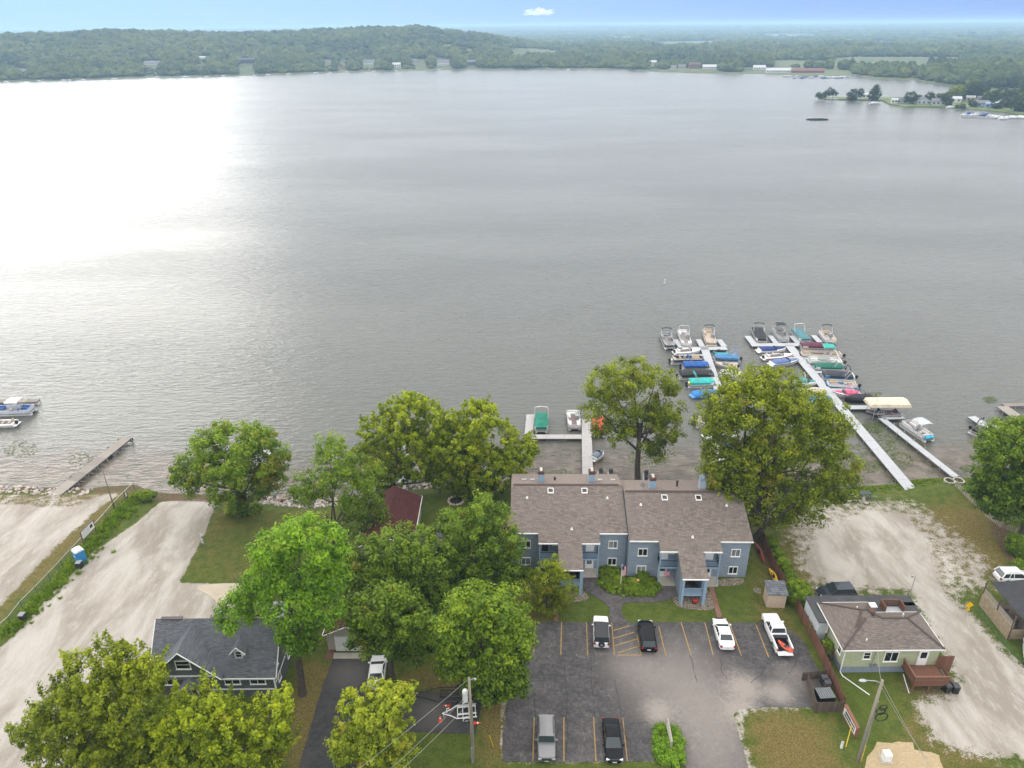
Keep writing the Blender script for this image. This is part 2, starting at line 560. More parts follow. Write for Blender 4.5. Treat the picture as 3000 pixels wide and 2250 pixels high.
# gravel: pale crushed limestone, tyre-smoothed, with damp and dusty patches
gp_ = t.mapping(p, (1.0, 0.35, 1.0), (0, 0, R(-33)))
g1 = t.noise(gp_, 0.22, 5, 0.6, 0.6)
gr = t.mix(t.ramp(g1, 0.35, 0.68), (0.28, 0.246, 0.205), (0.465, 0.43, 0.385))
gr = t.mix(t.ramp(t.noise(gp_, 1.6, 4, 0.65), 0.45, 0.8, to=(0, 0.7)), gr, (0.47, 0.445, 0.41))
gr = t.mix(t.ramp(n_fine, 0.5, 0.8, to=(0, 0.4)), gr, (0.20, 0.17, 0.135))
gr = t.mix(t.ramp(n_px, 0.55, 0.75, to=(0, 0.5)), gr, (0.15, 0.13, 0.11))
gmask = t.math('ADD', wg, t.math('MULTIPLY', t.math('SUBTRACT', t.math('ADD', t.math('MULTIPLY', n_mid, 0.55), t.math('MULTIPLY', n_fine, 0.45)), 0.5), 1.9))
gf = t.ramp(gmask, 0.38, 0.66)
soil = t.mix(t.ramp(n_fine, 0.35, 0.7), (0.062, 0.038, 0.022), (0.19, 0.135, 0.085))
tm = t.math('ADD', wdirt, t.math('MULTIPLY', t.math('SUBTRACT', n_mid, 0.5), 1.0))
c = t.mix(gf, grass, gr)
c = t.mix(t.ramp(tm, 0.4, 0.85, to=(0, 0.9)), c, soil)
t.color(c).rough(0.95)
t.b.inputs['Specular IOR Level'].default_value = 0.15
t.bump(t.math('ADD', n_fine, t.math('MULTIPLY', n_px, 0.6)), 0.6, 0.07)
M_GROUND = t.mat

def add_attr(me, name, vals):
    a = me.attributes.new(name, 'FLOAT', 'POINT'); a.data.foreach_set('value', np.asarray(vals, np.float32))
for k, nm in enumerate(('lawn', 'gravel_lot', 'boat_ramp', 'gravel_yard')):
    ff = gfaces[cls == k]
    used, inv = np.unique(ff, return_inverse=True)
    me = np_mesh(nm, gverts[used], inv.reshape(-1, 4), [M_GROUND], smooth=True)
    add_attr(me, 'gravel', gw.reshape(-1)[used]); add_attr(me, 'dry', dw.reshape(-1)[used]); add_attr(me, 'dirt', tw.reshape(-1)[used])
    tag(link(nm, me), kind='structure')

# ------------------------------------------------------------------ the lake
t = NT('lake_water')
p = t.pos()
# wind ripples: crests run across the view, in three lengths
r1 = t.noise(t.mapping(p, (0.30, 1.0, 1.0), (0, 0, R(6))), 1.1, 3, 0.55, 0.3)
r2 = t.noise(t.mapping(p, (0.42, 1.0, 1.0), (0, 0, R(-14))), 2.4, 2, 0.5, 0.2)
r3 = t.noise(t.mapping(p, (0.25, 1.0, 1.0), (0, 0, R(3))), 0.21, 2, 0.5)
calm = t.ramp(t.noise(t.mapping(p, (0.35, 1.0, 1.0)), 0.018, 4, 0.55), 0.3, 0.7, to=(0.4, 1.0))
h = t.math('ADD', t.math('ADD', r1, t.math('MULTIPLY', r2, 0.4)), t.math('MULTIPLY', r3, 0.5))
h = t.math('MULTIPLY', h, calm)
t.bump(h, 1.0, 0.34)
shal = t.attr('shallow').outputs['Fac']
deep = (0.100, 0.101, 0.088)
bot = t.mix(t.ramp(t.noise(p, 0.35, 4, 0.6), 0.35, 0.7), (0.085, 0.070, 0.050), (0.17, 0.135, 0.105))
weed = t.mix(t.ramp(t.noise(p, 0.5, 5, 0.65), 0.5, 0.68), bot, (0.045, 0.055, 0.02))
sm = t.math('ADD', shal, t.math('MULTIPLY', t.math('SUBTRACT', t.noise(p, 0.25, 3), 0.5), 0.35))
t.color(t.mix(t.ramp(sm, 0.12, 0.95), deep, weed)).rough(0.22)
t.b.inputs['IOR'].default_value = 1.333
M_LAKE = t.mat
lx = axis(-90, 95, 1.5, -6000, 6000, 10)
lv = np.concatenate([[12, 4, 2, 1, 0.5, 0, -0.5], -np.arange(1, 40, 1.0), -40 - 5500 * (np.arange(1, 16) / 15) ** 2.5])
LX, LV = np.meshgrid(lx, lv)
LY = shore_y(LX) - LV
lverts = np.stack([LX, LY, np.zeros_like(LX)], -1).reshape(-1, 3)
ii = np.arange(LX.size).reshape(LX.shape)
lf = np.stack([ii[:-1, :-1], ii[:-1, 1:], ii[1:, 1:], ii[1:, :-1]], -1).reshape(-1, 4)
me = np_mesh('lake', lverts, lf, [M_LAKE], smooth=True)
off = -LV.reshape(-1)
add_attr(me, 'shallow', 1 - sstep(0.0, 22.0, off))
tag(link('lake', me), kind='structure')

# ------------------------------------------------------------------ far shore terrain
FAR_PX = [(-1500, 262), (-500, 250), (0, 240), (200, 235), (400, 229), (750, 221), (1000, 212), (1200, 207), (1500, 203), (1820, 204), (1900, 209), (2050, 215), (2250, 217), (2350, 224), (2500, 221),
          (2560, 231), (2680, 235), (2720, 243), (2785, 253), (2860, 262), (3000, 268), (3600, 280), (4500, 300)]
_fp = [P(a, b, 0.0) for a, b in FAR_PX]
_faz = np.array([math.atan2(v.x, v.y) for v in _fp]); _fd = np.array([math.hypot(v.x, v.y) for v in _fp])
def far_shore(az): return np.interp(az, _faz, _fd)
_haz = np.array([math.atan2(*(tuple(P(a, 200, 0.0))[:2])) for a in (-800, 0, 150, 350, 520, 650, 800, 960, 1150, 1230, 1300, 1400, 1480, 1600, 3000)])
_hh = np.array([30, 44, 47, 51, 47, 42, 44, 50, 53, 57, 47, 38, 24, 8, 5.0])
def far_z(az, d):
    ds = far_shore(az)
    o = d - ds
    hill = np.interp(az, _haz, _hh)
    u = d * np.sin(az); w = d * np.cos(az)
    z = 1.6 * sstep(-4, 6, o) - 2.5 * (1 - sstep(-25, -2, o))
    z = z + (hill - 2) * sstep(20, 620, o) * (1 - sstep(950, 1900, o))
    z = z + 5 * (vnoise(u, w, 420, 3) - 0.3) * sstep(100, 600, o) + 30 * sstep(4000, 12000, d) + 10 * (vnoise(u, w, 2600, 5) - 0.3) * sstep(3000, 6000, d)
    return z
naz, nd = 260, 110
AZ, TT = np.meshgrid(np.linspace(R(-62), R(62), naz), np.linspace(0, 1, nd))
DS = far_shore(AZ) - 30
DD = DS * (13500 / DS) ** (TT ** 1.5)
FZ = far_z(AZ, DD)
fverts = np.stack([DD * np.sin(AZ), DD * np.cos(AZ), FZ], -1).reshape(-1, 3)
ii = np.arange(naz * nd).reshape(nd, naz)
ff = np.stack([ii[:-1, :-1], ii[:-1, 1:], ii[1:, 1:], ii[1:, :-1]], -1).reshape(-1, 4)
t = NT('far_fields')
p = t.pos()
c = t.mix(t.ramp(t.noise(p, 0.004, 4), 0.35, 0.65), (0.045, 0.07, 0.02), (0.12, 0.14, 0.045))
c = t.mix(t.ramp(t.noise(p, 0.05, 4), 0.4, 0.75), c, (0.15, 0.14, 0.06))
t.color(c).rough(0.95)
M_FARLAND = t.mat
tag(link('far_hills', np_mesh('far_hills', fverts, ff, [M_FARLAND], smooth=True)), kind='structure')

# the low point of land with cottages, inside the bay
PEN_PX = [(2398, 290), (2420, 287), (2520, 287), (2600, 288), (2690, 286), (2790, 270), (2830, 256), (3000, 250), (3500, 240), (3800, 300), (3500, 375), (3200, 352), (3000, 338), (2920, 328), (2850, 322), (2760, 315), (2650, 314), (2605, 307), (2585, 296), (2500, 294), (2420, 293)]
pen = [P(a, b, 0.0) for a, b in PEN_PX]
penxy = [(v.x, v.y) for v in pen]
bm = bmesh.new()
top = [bm.verts.new((x, y, 0.9)) for x, y in penxy]
f = bm.faces.new(top)
cx = sum(x for x, _ in penxy) / len(penxy); cyy = sum(y for _, y in penxy) / len(penxy)
botv = [bm.verts.new((x + (x - cx) * 0.004, y + (y - cyy) * 0.004, -1.0)) for x, y in penxy]
n_ = len(top)
for i in range(n_): bm.faces.new((top[i], top[(i + 1) % n_], botv[(i + 1) % n_], botv[i]))
bmesh.ops.triangulate(bm, faces=[f]); bmesh.ops.recalc_face_normals(bm, faces=bm.faces)
me = bpy.data.meshes.new('peninsula'); bm.to_mesh(me); bm.free()
t = NT('peninsula_grass')
p = t.pos()
c = t.mix(t.ramp(t.noise(p, 0.15, 4), 0.35, 0.7), (0.075, 0.12, 0.02), (0.14, 0.17, 0.045))
c = t.mix(t.ramp(t.noise(p, 0.04, 3), 0.55, 0.65), c, (0.28, 0.26, 0.22))
t.color(c).rough(0.95)
me.materials.append(t.mat)
tag(link('peninsula', me), kind='structure')

# ------------------------------------------------------------------ far woods (one mass each, instanced crowns)
def blob_mesh(name, seed, mat, sub=3, rough=0.34, fine=0.16):
    bm = bmesh.new(); bmesh.ops.create_icosphere(bm, subdivisions=sub, radius=1.0)
    o = Vector((seed * 7.7, seed * 3.1, seed * 1.3))
    for v in bm.verts:
        n = v.co.normalized()
        k = 1 + rough * mnoise.noise(n * 1.6 + o) + fine * 1.6 * mnoise.noise(n * 4.2 + o) + fine * mnoise.noise(n * 9.0 + o)
        q = n * k
        if q.z < 0: q.z *= 0.55
        v.co = Vector((q.x, q.y, q.z * 0.95 + 0.35))
    me = bpy.data.meshes.new(name); bm.to_mesh(me); bm.free()
    me.materials.append(mat)
    return me

def leaf_tone(name, cols, scale=1.2, trans=0.0, rough=0.75):
    """foliage whose tone varies from tree to tree and from clump to clump"""
    t = NT(name)
    oi = t.node('ShaderNodeObjectInfo')
    cr = t.node('ShaderNodeValToRGB')
    el = cr.color_ramp.elements
    while len(el) < len(cols): el.new(0.5)
    for i, cc in enumerate(cols):
        el[i].position = i / (len(cols) - 1); el[i].color = (*cc, 1)
    stand = t.ramp(t.noise(oi.outputs['Location'], 0.0045, 3, 0.6), 0.3, 0.7)
    t.ln(t.math('ADD', t.math('MULTIPLY', oi.outputs['Random'], 0.55), t.math('MULTIPLY', stand, 0.45)), cr.inputs['Fac'])
    n = t.noise(t.obj(), scale, 5, 0.7)
    dark = t.node('ShaderNodeMix', data_type='RGBA', blend_type='MULTIPLY'); dark.inputs['Factor'].default_value = 1
    t.ln(cr.outputs[0], dark.inputs['A'])
    t.ln(t.mix(t.ramp(n, 0.3, 0.75), (0.55, 0.6, 0.55), (1.35, 1.3, 1.1)), dark.inputs['B'])
    t.color(dark.outputs['Result']).rough(rough)
    t.b.inputs['Specular IOR Level'].default_value = 0.2
    t.bump(t.noise(t.obj(), 6.0, 4, 0.7), 1.0, 0.35)
    return t.mat
M_FARLEAF = leaf_tone('far_foliage', [(0.010, 0.024, 0.007), (0.018, 0.038, 0.008), (0.034, 0.058, 0.010), (0.075, 0.095, 0.014), (0.04, 0.06, 0.012), (0.11, 0.13, 0.018), (0.07, 0.095, 0.014), (0.17, 0.155, 0.026)], 2.0)
src = bpy.data.collections.new('crown_sources')
for i in range(6):
    o = bpy.data.objects.new('far_crown_source.%03d' % i, blob_mesh('far_crown', i + 1, M_FARLEAF)); src.objects.link(o)

def instance_nodes(name, coll):
    g = bpy.data.node_groups.new(name, 'GeometryNodeTree')
    g.interface.new_socket('Geometry', in_out='INPUT', socket_type='NodeSocketGeometry')
    g.interface.new_socket('Geometry', in_out='OUTPUT', socket_type='NodeSocketGeometry')
    N = g.nodes; L = g.links
    gi = N.new('NodeGroupInput'); go = N.new('NodeGroupOutput')
    iop = N.new('GeometryNodeInstanceOnPoints'); ci = N.new('GeometryNodeCollectionInfo')
    ci.inputs['Collection'].default_value = coll; ci.inputs['Separate Children'].default_value = True; ci.inputs['Reset Children'].default_value = True
    iop.inputs['Pick Instance'].default_value = True
    def at(nm, ty):
        a = N.new('GeometryNodeInputNamedAttribute'); a.data_type = ty; a.inputs['Name'].default_value = nm
        return a.outputs['Attribute']
    L.new(gi.outputs[0], iop.inputs['Points']); L.new(ci.outputs[0], iop.inputs['Instance'])
    L.new(at('pick', 'INT'), iop.inputs['Instance Index'])
    L.new(at('size', 'FLOAT_VECTOR'), iop.inputs['Scale'])
    L.new(at('turn', 'FLOAT_VECTOR'), iop.inputs['Rotation'])
    L.new(iop.outputs[0], go.inputs[0])
    return g

def scatter(name, pts, size, coll, npick, seed=1):
    r_ = np.random.default_rng(seed); n = len(pts)
    me = bpy.data.meshes.new(name)
    me.vertices.add(n); me.vertices.foreach_set('co', np.asarray(pts, np.float32).ravel())
    a = me.attributes.new('size', 'FLOAT_VECTOR', 'POINT'); a.data.foreach_set('vector', np.asarray(size, np.float32).ravel())
    rot = np.zeros((n, 3), np.float32); rot[:, 2] = r_.uniform(0, 6.28, n)
    a = me.attributes.new('turn', 'FLOAT_VECTOR', 'POINT'); a.data.foreach_set('vector', rot.ravel())
    a = me.attributes.new('pick', 'INT', 'POINT'); a.data.foreach_set('value', r_.integers(0, npick, n).astype(np.int32))
    me.update()
    o = link(name, me)
    md = o.modifiers.new('instances', 'NODES'); md.node_group = instance_nodes(name + '_nodes', coll)
    return o

# open ground that shows no trees, as pixel outlines on the far land (fields, marsh, gardens)
CLEAR_PX = [[(1490, 140), (1560, 142), (1660, 150), (1650, 170), (1490, 172)], [(2440, 170), (2500, 166), (2820, 168), (2825, 194), (2620, 202), (2440, 204)], [(1880, 126), (2110, 124), (2115, 137), (1880, 138)], [(2560, 138), (2760, 136), (2760, 149), (2560, 150)], [(1640, 136), (1720, 136), (1720, 146), (1640, 147)],
            [(2255, 176), (2420, 178), (2480, 180), (2600, 184), (2590, 198), (2400, 200), (2255, 196)], [(2240, 100), (2400, 104), (2400, 114), (2240, 112)],
            [(1275, 128), (1330, 130), (1400, 150), (1370, 160), (1280, 142)], [(1180, 128), (1215, 128), (1215, 140), (1180, 138)],
            [(2170, 196), (2320, 198), (2500, 206), (2500, 222), (2240, 220), (2170, 214)],
            [(1900, 203), (1960, 203), (1960, 208), (1900, 208)],
            [(1215, 172), (1260, 174), (1260, 205), (1215, 205)], [(1270, 172), (1330, 172), (1330, 204), (1270, 204)], [(700, 196), (745, 192), (745, 216), (700, 216)],
            [(420, 180), (470, 180), (470, 200), (420, 200)], [(580, 164), (625, 164), (625, 180), (580, 180)], [(2640, 196), (2700, 200), (2790, 206), (2790, 214), (2640, 212)],
            [(2830, 200), (3000, 196), (3000, 206), (2830, 208)]]
HOUSE_PX = [(446, 190, 34), (593, 174, 14), (722, 186, 42), (66, 215, 20), (960, 184, 15), (1004, 182, 20), (1081, 191, 32), (1000, 205, 17), (1162, 200, 21), (1216, 182, 14), (1298, 192, 32), (1381, 192, 20), (1911, 188, 22), (1971, 202, 18), (1998, 201, 20), (2035, 201, 28), (2083, 202, 42),
            (2225, 204, 30), (2290, 213, 75), (2345, 214, 42), (2392, 214, 36), (2676, 219, 13), (1825, 112, 42), (2290, 108, 70), (2180, 134, 10), (2290, 140, 18)]
ptl, szl = [], []
r_ = np.random.default_rng(11)
d = 640.0
while d < 13000:
    s = max(8.6, 0.0085 * d)
    naz_ = int(R(100) * d / s)
    az = R(-50) + R(100) * (np.arange(naz_) + r_.uniform(-0.45, 0.45, naz_)) / naz_
    dd = d + r_.uniform(-0.45, 0.45, naz_) * s
    o = dd - far_shore(az)
    x = dd * np.sin(az); y = dd * np.cos(az); z = far_z(az, dd)
    keep = o > 7 + 8 * r_.random(naz_)
    dens = vnoise(x, y, 900, 8) * 0.6 + vnoise(x, y, 260, 9) * 0.4
    hilly = (z > 12)
    keep &= hilly | (o < 160) | (dens > 0.36)
    pix = proj(np.stack([x, y, z], 1))
    for q in CLEAR_PX:
        keep &= ~(poly_sd(pix[:, 0], pix[:, 1] + 0.0, q) > 0)
    hgt = r_.uniform(5.0, 11.0, naz_) * (0.75 + 0.6 * vnoise(x, y, 60, 21)) * (1 + 0.12 * np.maximum(0, d - 2500) / 2500)
    w = s * r_.uniform(0.42, 0.80, naz_) * (1 + 0.35 * (r_.random(naz_) < 0.12))
    near = o < 30
    hgt = np.where(near, hgt * 0.8, hgt)
    for (hx, hy, hw) in HOUSE_PX:
        low = (np.abs(pix[:, 0] - hx) < hw * 0.62 + 8) & (pix[:, 1] > hy - 2) & (pix[:, 1] < hy + (45 if hy > 150 else 5))
        keep &= ~(low & (pix[:, 1] < hy + 9)); hgt = np.where(low, np.minimum(hgt, 1.6), hgt); w = np.where(low, w * 0.4, w)
    ptl.append(np.stack([x, y, z + hgt * 0.15], 1)[keep]); szl.append(np.stack([w, w, hgt * 0.8], 1)[keep])
    d += s * 0.95
pts = np.concatenate(ptl); szs = np.concatenate(szl)
wood = scatter('far_woods', pts, szs, src, 6)
tag(wood, 'hazy broadleaf woods covering the far shore and the land behind', 'woods', kind='stuff')

# ------------------------------------------------------------------ haze: one box of even, pale air
t = NT('haze_air')
t.n.remove(t.b)
pv = t.node('ShaderNodeVolumePrincipled')
pv.inputs['Color'].default_value = (0.50, 0.74, 1.0, 1)
pv.inputs['Density'].default_value = 0.00020
pv.inputs['Anisotropy'].default_value = 0.15
t.ln(pv.outputs[0], t.out.inputs['Volume'])
hz = MB().box((0, 6800, -3.5), (28000, 14600, 88)).build('haze', t.mat)
tag(hz, 'pale blue summer haze over the lake and the far shore', 'haze', kind='stuff')
# ================================================================== surface materials
def siding(name, c, row=0.2, var=0.10):
    t = NT(name); p = t.pos()
    sx = t.node('ShaderNodeSeparateXYZ'); t.ln(p, sx.inputs[0])
    fr = t.math('FRACT', t.math('DIVIDE', sx.outputs['Z'], row))
    gap = t.ramp(fr, 0.0, 0.14, to=(0.45, 1.0))
    n = t.noise(t.mapping(p, (0.6, 0.6, 3.0)), 2.0, 4)
    base = t.mix(t.ramp(n, 0.3, 0.7), tuple(v * (1 - var) for v in c), tuple(v * (1 + var) for v in c))
    m = t.node('ShaderNodeMix', data_type='RGBA', blend_type='MULTIPLY'); m.inputs['Factor'].default_value = 1
    t.ln(base, m.inputs['A'])
    cc = t.node('ShaderNodeCombineColor'); [t.ln(gap, cc.inputs[i]) for i in range(3)]
    t.ln(cc.outputs[0], m.inputs['B'])
    t.color(m.outputs['Result']).rough(0.6)
    t.bump(fr, 0.5, 0.03)
    return t.mat

def shingles(name, cols, row=0.17, length=0.42):
    """asphalt shingle courses that follow the height of the roof"""
    t = NT(name); p = t.pos()
    sx = t.node('ShaderNodeSeparateXYZ'); t.ln(p, sx.inputs[0])
    u = t.math('ADD', t.math('MULTIPLY', sx.outputs['X'], 0.9), t.math('MULTIPLY', sx.outputs['Y'], 0.75))
    cv = t.node('ShaderNodeCombineXYZ')
    t.ln(u, cv.inputs[0]); t.ln(t.math('MULTIPLY', sx.outputs['Z'], 2.6), cv.inputs[1])
    b = t.node('ShaderNodeTexBrick'); t.ln(cv.outputs[0], b.inputs['Vector'])
    b.inputs['Scale'].default_value = 1.0
    b.inputs['Brick Width'].default_value = length; b.inputs['Row Height'].default_value = row
    b.inputs['Mortar Size'].default_value = 0.012; b.inputs['Mortar Smooth'].default_value = 0.3
    b.inputs['Color1'].default_value = (*cols[0], 1); b.inputs['Color2'].default_value = (*cols[1], 1)
    b.inputs['Mortar'].default_value = (*[v * 0.45 for v in cols[0]], 1)
    n = t.noise(p, 0.35, 4, 0.6); n2 = t.noise(t.mapping(p, (2.4, 0.3, 1)), 1.0, 4)
    c = t.mix(t.ramp(n, 0.35, 0.7, to=(0, 0.6)), b.outputs['Color'], cols[2])
    c = t.mix(t.ramp(n2, 0.5, 0.8, to=(0, 0.35)), c, tuple(v * 0.6 for v in cols[0]))
    t.color(c).rough(0.92)
    t.b.inputs['Specular IOR Level'].default_value = 0.2
    t.bump(b.outputs['Fac'], -0.5, 0.02)
    return t.mat

def planks_mat(name, c, var=0.25, rough=0.8):
    t = NT(name); p = t.obj()
    oi = t.node('ShaderNodeObjectInfo')
    n = t.noise(t.mapping(t.pos(), (3, 3, 0.7)), 2.5, 5, 0.65)
    f = t.math('ADD', t.math('MULTIPLY', n, 0.6), t.math('MULTIPLY', oi.outputs['Random'], 0.4))
    t.color(t.mix(t.ramp(f, 0.25, 0.75), tuple(v * (1 - var) for v in c), tuple(v * (1 + var) for v in c))).rough(rough)
    return t.mat

M_WHITE = simple('white_trim', (0.78, 0.78, 0.76), 0.5, var=0.05)
M_BLUE = siding('blue_siding', (0.235, 0.283, 0.345))
M_BLUETRIM = simple('pale_blue_trim', (0.26, 0.36, 0.47), 0.5, var=0.08)
M_ROOFBROWN = shingles('brown_shingles', [(0.135, 0.112, 0.099), (0.235, 0.197, 0.172), (0.175, 0.145, 0.127)])
M_ROOFGREY = shingles('slate_grey_shingles', [(0.095, 0.100, 0.112), (0.185, 0.192, 0.206), (0.125, 0.131, 0.145)])
M_ROOFRED = shingles('dark_red_shingles', [(0.062, 0.022, 0.020), (0.098, 0.034, 0.030), (0.075, 0.030, 0.028)])
M_GREEN = siding('sage_siding', (0.40, 0.43, 0.28), 0.16)
M_GREYS = siding('grey_siding', (0.105, 0.110, 0.118), 0.16)
M_DARKMET = simple('black_metal', (0.02, 0.02, 0.022), 0.45, metal=0.3)
M_STEEL = simple('galvanised_steel', (0.42, 0.43, 0.44), 0.4, metal=0.7)
M_RUST = simple('rusty_cap', (0.10, 0.045, 0.03), 0.75, var=0.35)
M_CONC = simple('concrete', (0.40, 0.37, 0.32), 0.9, var=0.14, scale=1.2)
M_FOUND = simple('painted_foundation', (0.20, 0.235, 0.29), 0.8)
M_REDWOOD = planks_mat('red_stained_wood', (0.160, 0.072, 0.044))
M_GREYWOOD = planks_mat('weathered_wood', (0.33, 0.29, 0.24))
M_BROWNWOOD = planks_mat('brown_weathered_wood', (0.105, 0.080, 0.062))
M_POLEWOOD = planks_mat('utility_pole_wood', (0.23, 0.20, 0.155), 0.3)
M_FLATROOF = simple('dark_roof_membrane', (0.060, 0.060, 0.064), 0.85, var=0.25, scale=0.8)
M_TAN = simple('tan_board', (0.52, 0.42, 0.31), 0.8, var=0.06)
t = NT('window_glass')
t.color((0.012, 0.015, 0.018)).rough(0.06); t.b.inputs['IOR'].default_value = 1.5
M_GLASS = t.mat
t = NT('curtained_glass')
t.color(t.mix(t.ramp(t.noise(t.mapping(t.pos(), (9, 9, 0.4)), 1.0, 2), 0.4, 0.65), (0.09, 0.10, 0.11), (0.30, 0.31, 0.31))).rough(0.08)
M_CURTAIN = t.mat

# asphalt: sealed black, grey where worn, dusted with limestone towards the drive
def asphalt(name, dark, worn, dust_pts=(), crack=0.5):
    t = NT(name); p = t.pos()
    n1 = t.noise(p, 0.30, 5, 0.62, 0.4); n2 = t.noise(p, 2.2, 5, 0.68, 0.5); n3 = t.noise(p, 14, 3, 0.7)
    c = t.mix(t.ramp(n2, 0.36, 0.78), dark, worn)
    c = t.mix(t.ramp(n1, 0.42, 0.72, to=(0, 0.4)), c, tuple(v * 1.15 for v in worn))
    c = t.mix(t.ramp(t.noise(t.mapping(p, (0.5, 1.6, 1)), 5.0, 4, 0.75), 0.5, 0.75, to=(0, 0.5)), c, tuple(v * 1.5 for v in worn))
    # web of fine pale cracks
    w = t.node('ShaderNodeVectorMath', operation='ADD'); t.ln(p, w.inputs[0])
    nv = t.node('ShaderNodeTexNoise'); t.ln(p, nv.inputs['Vector']); nv.inputs['Scale'].default_value = 0.9; nv.inputs['Detail'].default_value = 4
    sc_ = t.node('ShaderNodeVectorMath', operation='SCALE'); t.ln(nv.outputs['Color'], sc_.inputs[0]); sc_.inputs['Scale'].default_value = 1.6
    t.ln(sc_.outputs[0], w.inputs[1])
    vo = t.voronoi(w.outputs[0], 0.75, 'DISTANCE_TO_EDGE')
    web = t.math('MULTIPLY', t.ramp(vo.outputs['Distance'], 0.0, 0.035, to=(1, 0)), t.ramp(n1, 0.4, 0.6))
    c = t.mix(t.math('MULTIPLY', web, crack), c, tuple(v * 1.9 for v in worn))
    for (pt, r0, r1, k) in dust_pts:
        dn = t.node('ShaderNodeVectorMath', operation='DISTANCE'); t.ln(p, dn.inputs[0]); dn.inputs[1].default_value = pt
        dd = t.math('ADD', dn.outputs['Value'], t.math('MULTIPLY', t.math('SUBTRACT', n2, 0.5), r1 * 0.9))
        c = t.mix(t.ramp(dd, r0, r1, to=(k, 0)), c, (0.30, 0.265, 0.235))
    c = t.mix(t.ramp(n3, 0.5, 0.8, to=(0, 0.5)), c, tuple(v * 0.5 for v in dark))
    t.color(c).rough(0.85)
    t.b.inputs['Specular IOR Level'].default_value = 0.3
    t.bump(n3, 0.4, 0.02)
    return t.mat
ZA = GZ + 0.09
DUST = [(tuple(P(1985, 2000, ZA)), 0.5, 9.0, 0.55), (tuple(P(2090, 2110, ZA)), 0.5, 7.0, 0.55), (tuple(P(2180, 2015, ZA)), 0.3, 3.2, 0.9), (tuple(P(2280, 2030, ZA)), 0.3, 2.4, 0.8),
        (tuple(P(1930, 2085, ZA)), 0.2, 2.6, 0.9), (tuple(P(2170, 2080, ZA)), 0.3, 3.0, 0.9), (tuple(P(1850, 1945, ZA)), 0.3, 5.0, 0.30), (tuple(P(2330, 1990, ZA)), 0.3, 3.5, 0.3), (tuple(P(2100, 2250, ZA)), 0.5, 6.0, 0.35)]
M_ASPH = asphalt('parking_asphalt', (0.048, 0.046, 0.048), (0.120, 0.110, 0.106), DUST)
M_DRIVE = asphalt('driveway_asphalt', (0.036, 0.035, 0.036), (0.07, 0.066, 0.064), [(tuple(P(1030, 1970, ZA)), 0.3, 3.5, 0.22), (tuple(P(1280, 2080, ZA)), 0.3, 3.5, 0.22)], 0.15)
M_PATH = asphalt('path_asphalt', (0.06, 0.055, 0.056), (0.13, 0.115, 0.112), (), 0.3)

def ccw(poly):
    a = sum(poly[i][0] * poly[(i + 1) % len(poly)][1] - poly[(i + 1) % len(poly)][0] * poly[i][1] for i in range(len(poly)))
    return poly if a > 0 else poly[::-1]
def smooth_poly(px, it=2):
    """round the corners of a closed outline"""
    pts = [Vector(a) for a in px]
    for _ in range(it):
        q = []
        for i in range(len(pts)):
            a, b = pts[i], pts[(i + 1) % len(pts)]
            q += [a * 0.75 + b * 0.25, a * 0.25 + b * 0.75]
        pts = q
    return [tuple(v) for v in pts]
def slab(name, px, z, mat, parent=None, depth=0.14, rounded=0, wobble=0.0):
    """flat paved piece: outline in photo pixels at height z"""
    poly = ccw([tuple(P(a, b, z))[:2] for a, b in px])
    if rounded: poly = smooth_poly(poly, rounded)
    if wobble:
        q = []
        for i in range(len(poly)):
            a = Vector(poly[i]); b = Vector(poly[(i + 1) % len(poly)]); n = max(1, int((b - a).length / 0.7))
            for k in range(n):
                c = a.lerp(b, k / n); d_ = (b - a).normalized()
                q.append(tuple(c + Vector((-d_.y, d_.x)) * ((mnoise.noise(Vector((c.x * 0.6, c.y * 0.6, 3.3))) + 0.6 * mnoise.noise(Vector((c.x * 2.1, c.y * 2.1, 7.3)))) * wobble)))
        poly = q
    o = MB().prism(poly, z - depth, z).build(name, mat, parent)
    return o

LOT_PX = [(1558, 1821), (1700, 1822), (1850, 1823), (2000, 1823), (2130, 1823), (2214, 1824), (2292, 1829), (2328, 1853), (2362, 1888), (2391, 1950), (2420, 2012), (2440, 2070), (2378, 2072), (2260, 2070), (2165, 2078), (2148, 2094), (2156, 2120), (2163, 2145), (2176, 2190),
          (2186, 2232), (2200, 2300), (2240, 2480), (2060, 2480), (2020, 2290), (2008, 2242), (1960, 2243), (1918, 2229), (1800, 2231), (1650, 2232), (1472, 2231), (1474, 2150), (1487, 2042), (1500, 1990), (1520, 1920)]
lot = tag(slab('parking_lot', LOT_PX, ZA, M_ASPH, wobble=0.10), kind='structure')
DRIVE_PX = [(872, 2262), (800, 2420), (1010, 2420), (1045, 2255), (1100, 2148), (1180, 2143), (1392, 2150), (1404, 2100), (1416, 2042), (1330, 2030), (1200, 2024), (1140, 2006), (1122, 1970), (1108, 1930), (974, 1931), (950, 1995), (915, 2110)]
drive = tag(slab('driveway', DRIVE_PX, ZA, M_DRIVE, wobble=0.08), kind='structure')
PATH_PX = [(1780, 1824), (1786, 1800), (1786, 1782), (1772, 1765), (1752, 1752), (1726, 1738), (1706, 1724), (1704, 1690), (1752, 1688), (1754, 1712), (1762, 1724), (1776, 1736), (1812, 1743), (1884, 1747), (1922, 1740), (1929, 1732), (1927, 1713), (1986, 1713), (1994, 1740), (1968, 1755),
           (1920, 1765), (1870, 1763), (1832, 1764), (1820, 1778), (1820, 1800), (1846, 1824)]
tag(slab('garden_path', PATH_PX, ZA + 0.006, M_PATH, rounded=1), kind='structure')
M_BRICKPAVE = shingles('brick_paving', [(0.20, 0.10, 0.075), (0.27, 0.15, 0.115), (0.23, 0.13, 0.10)], 0.12, 0.22)
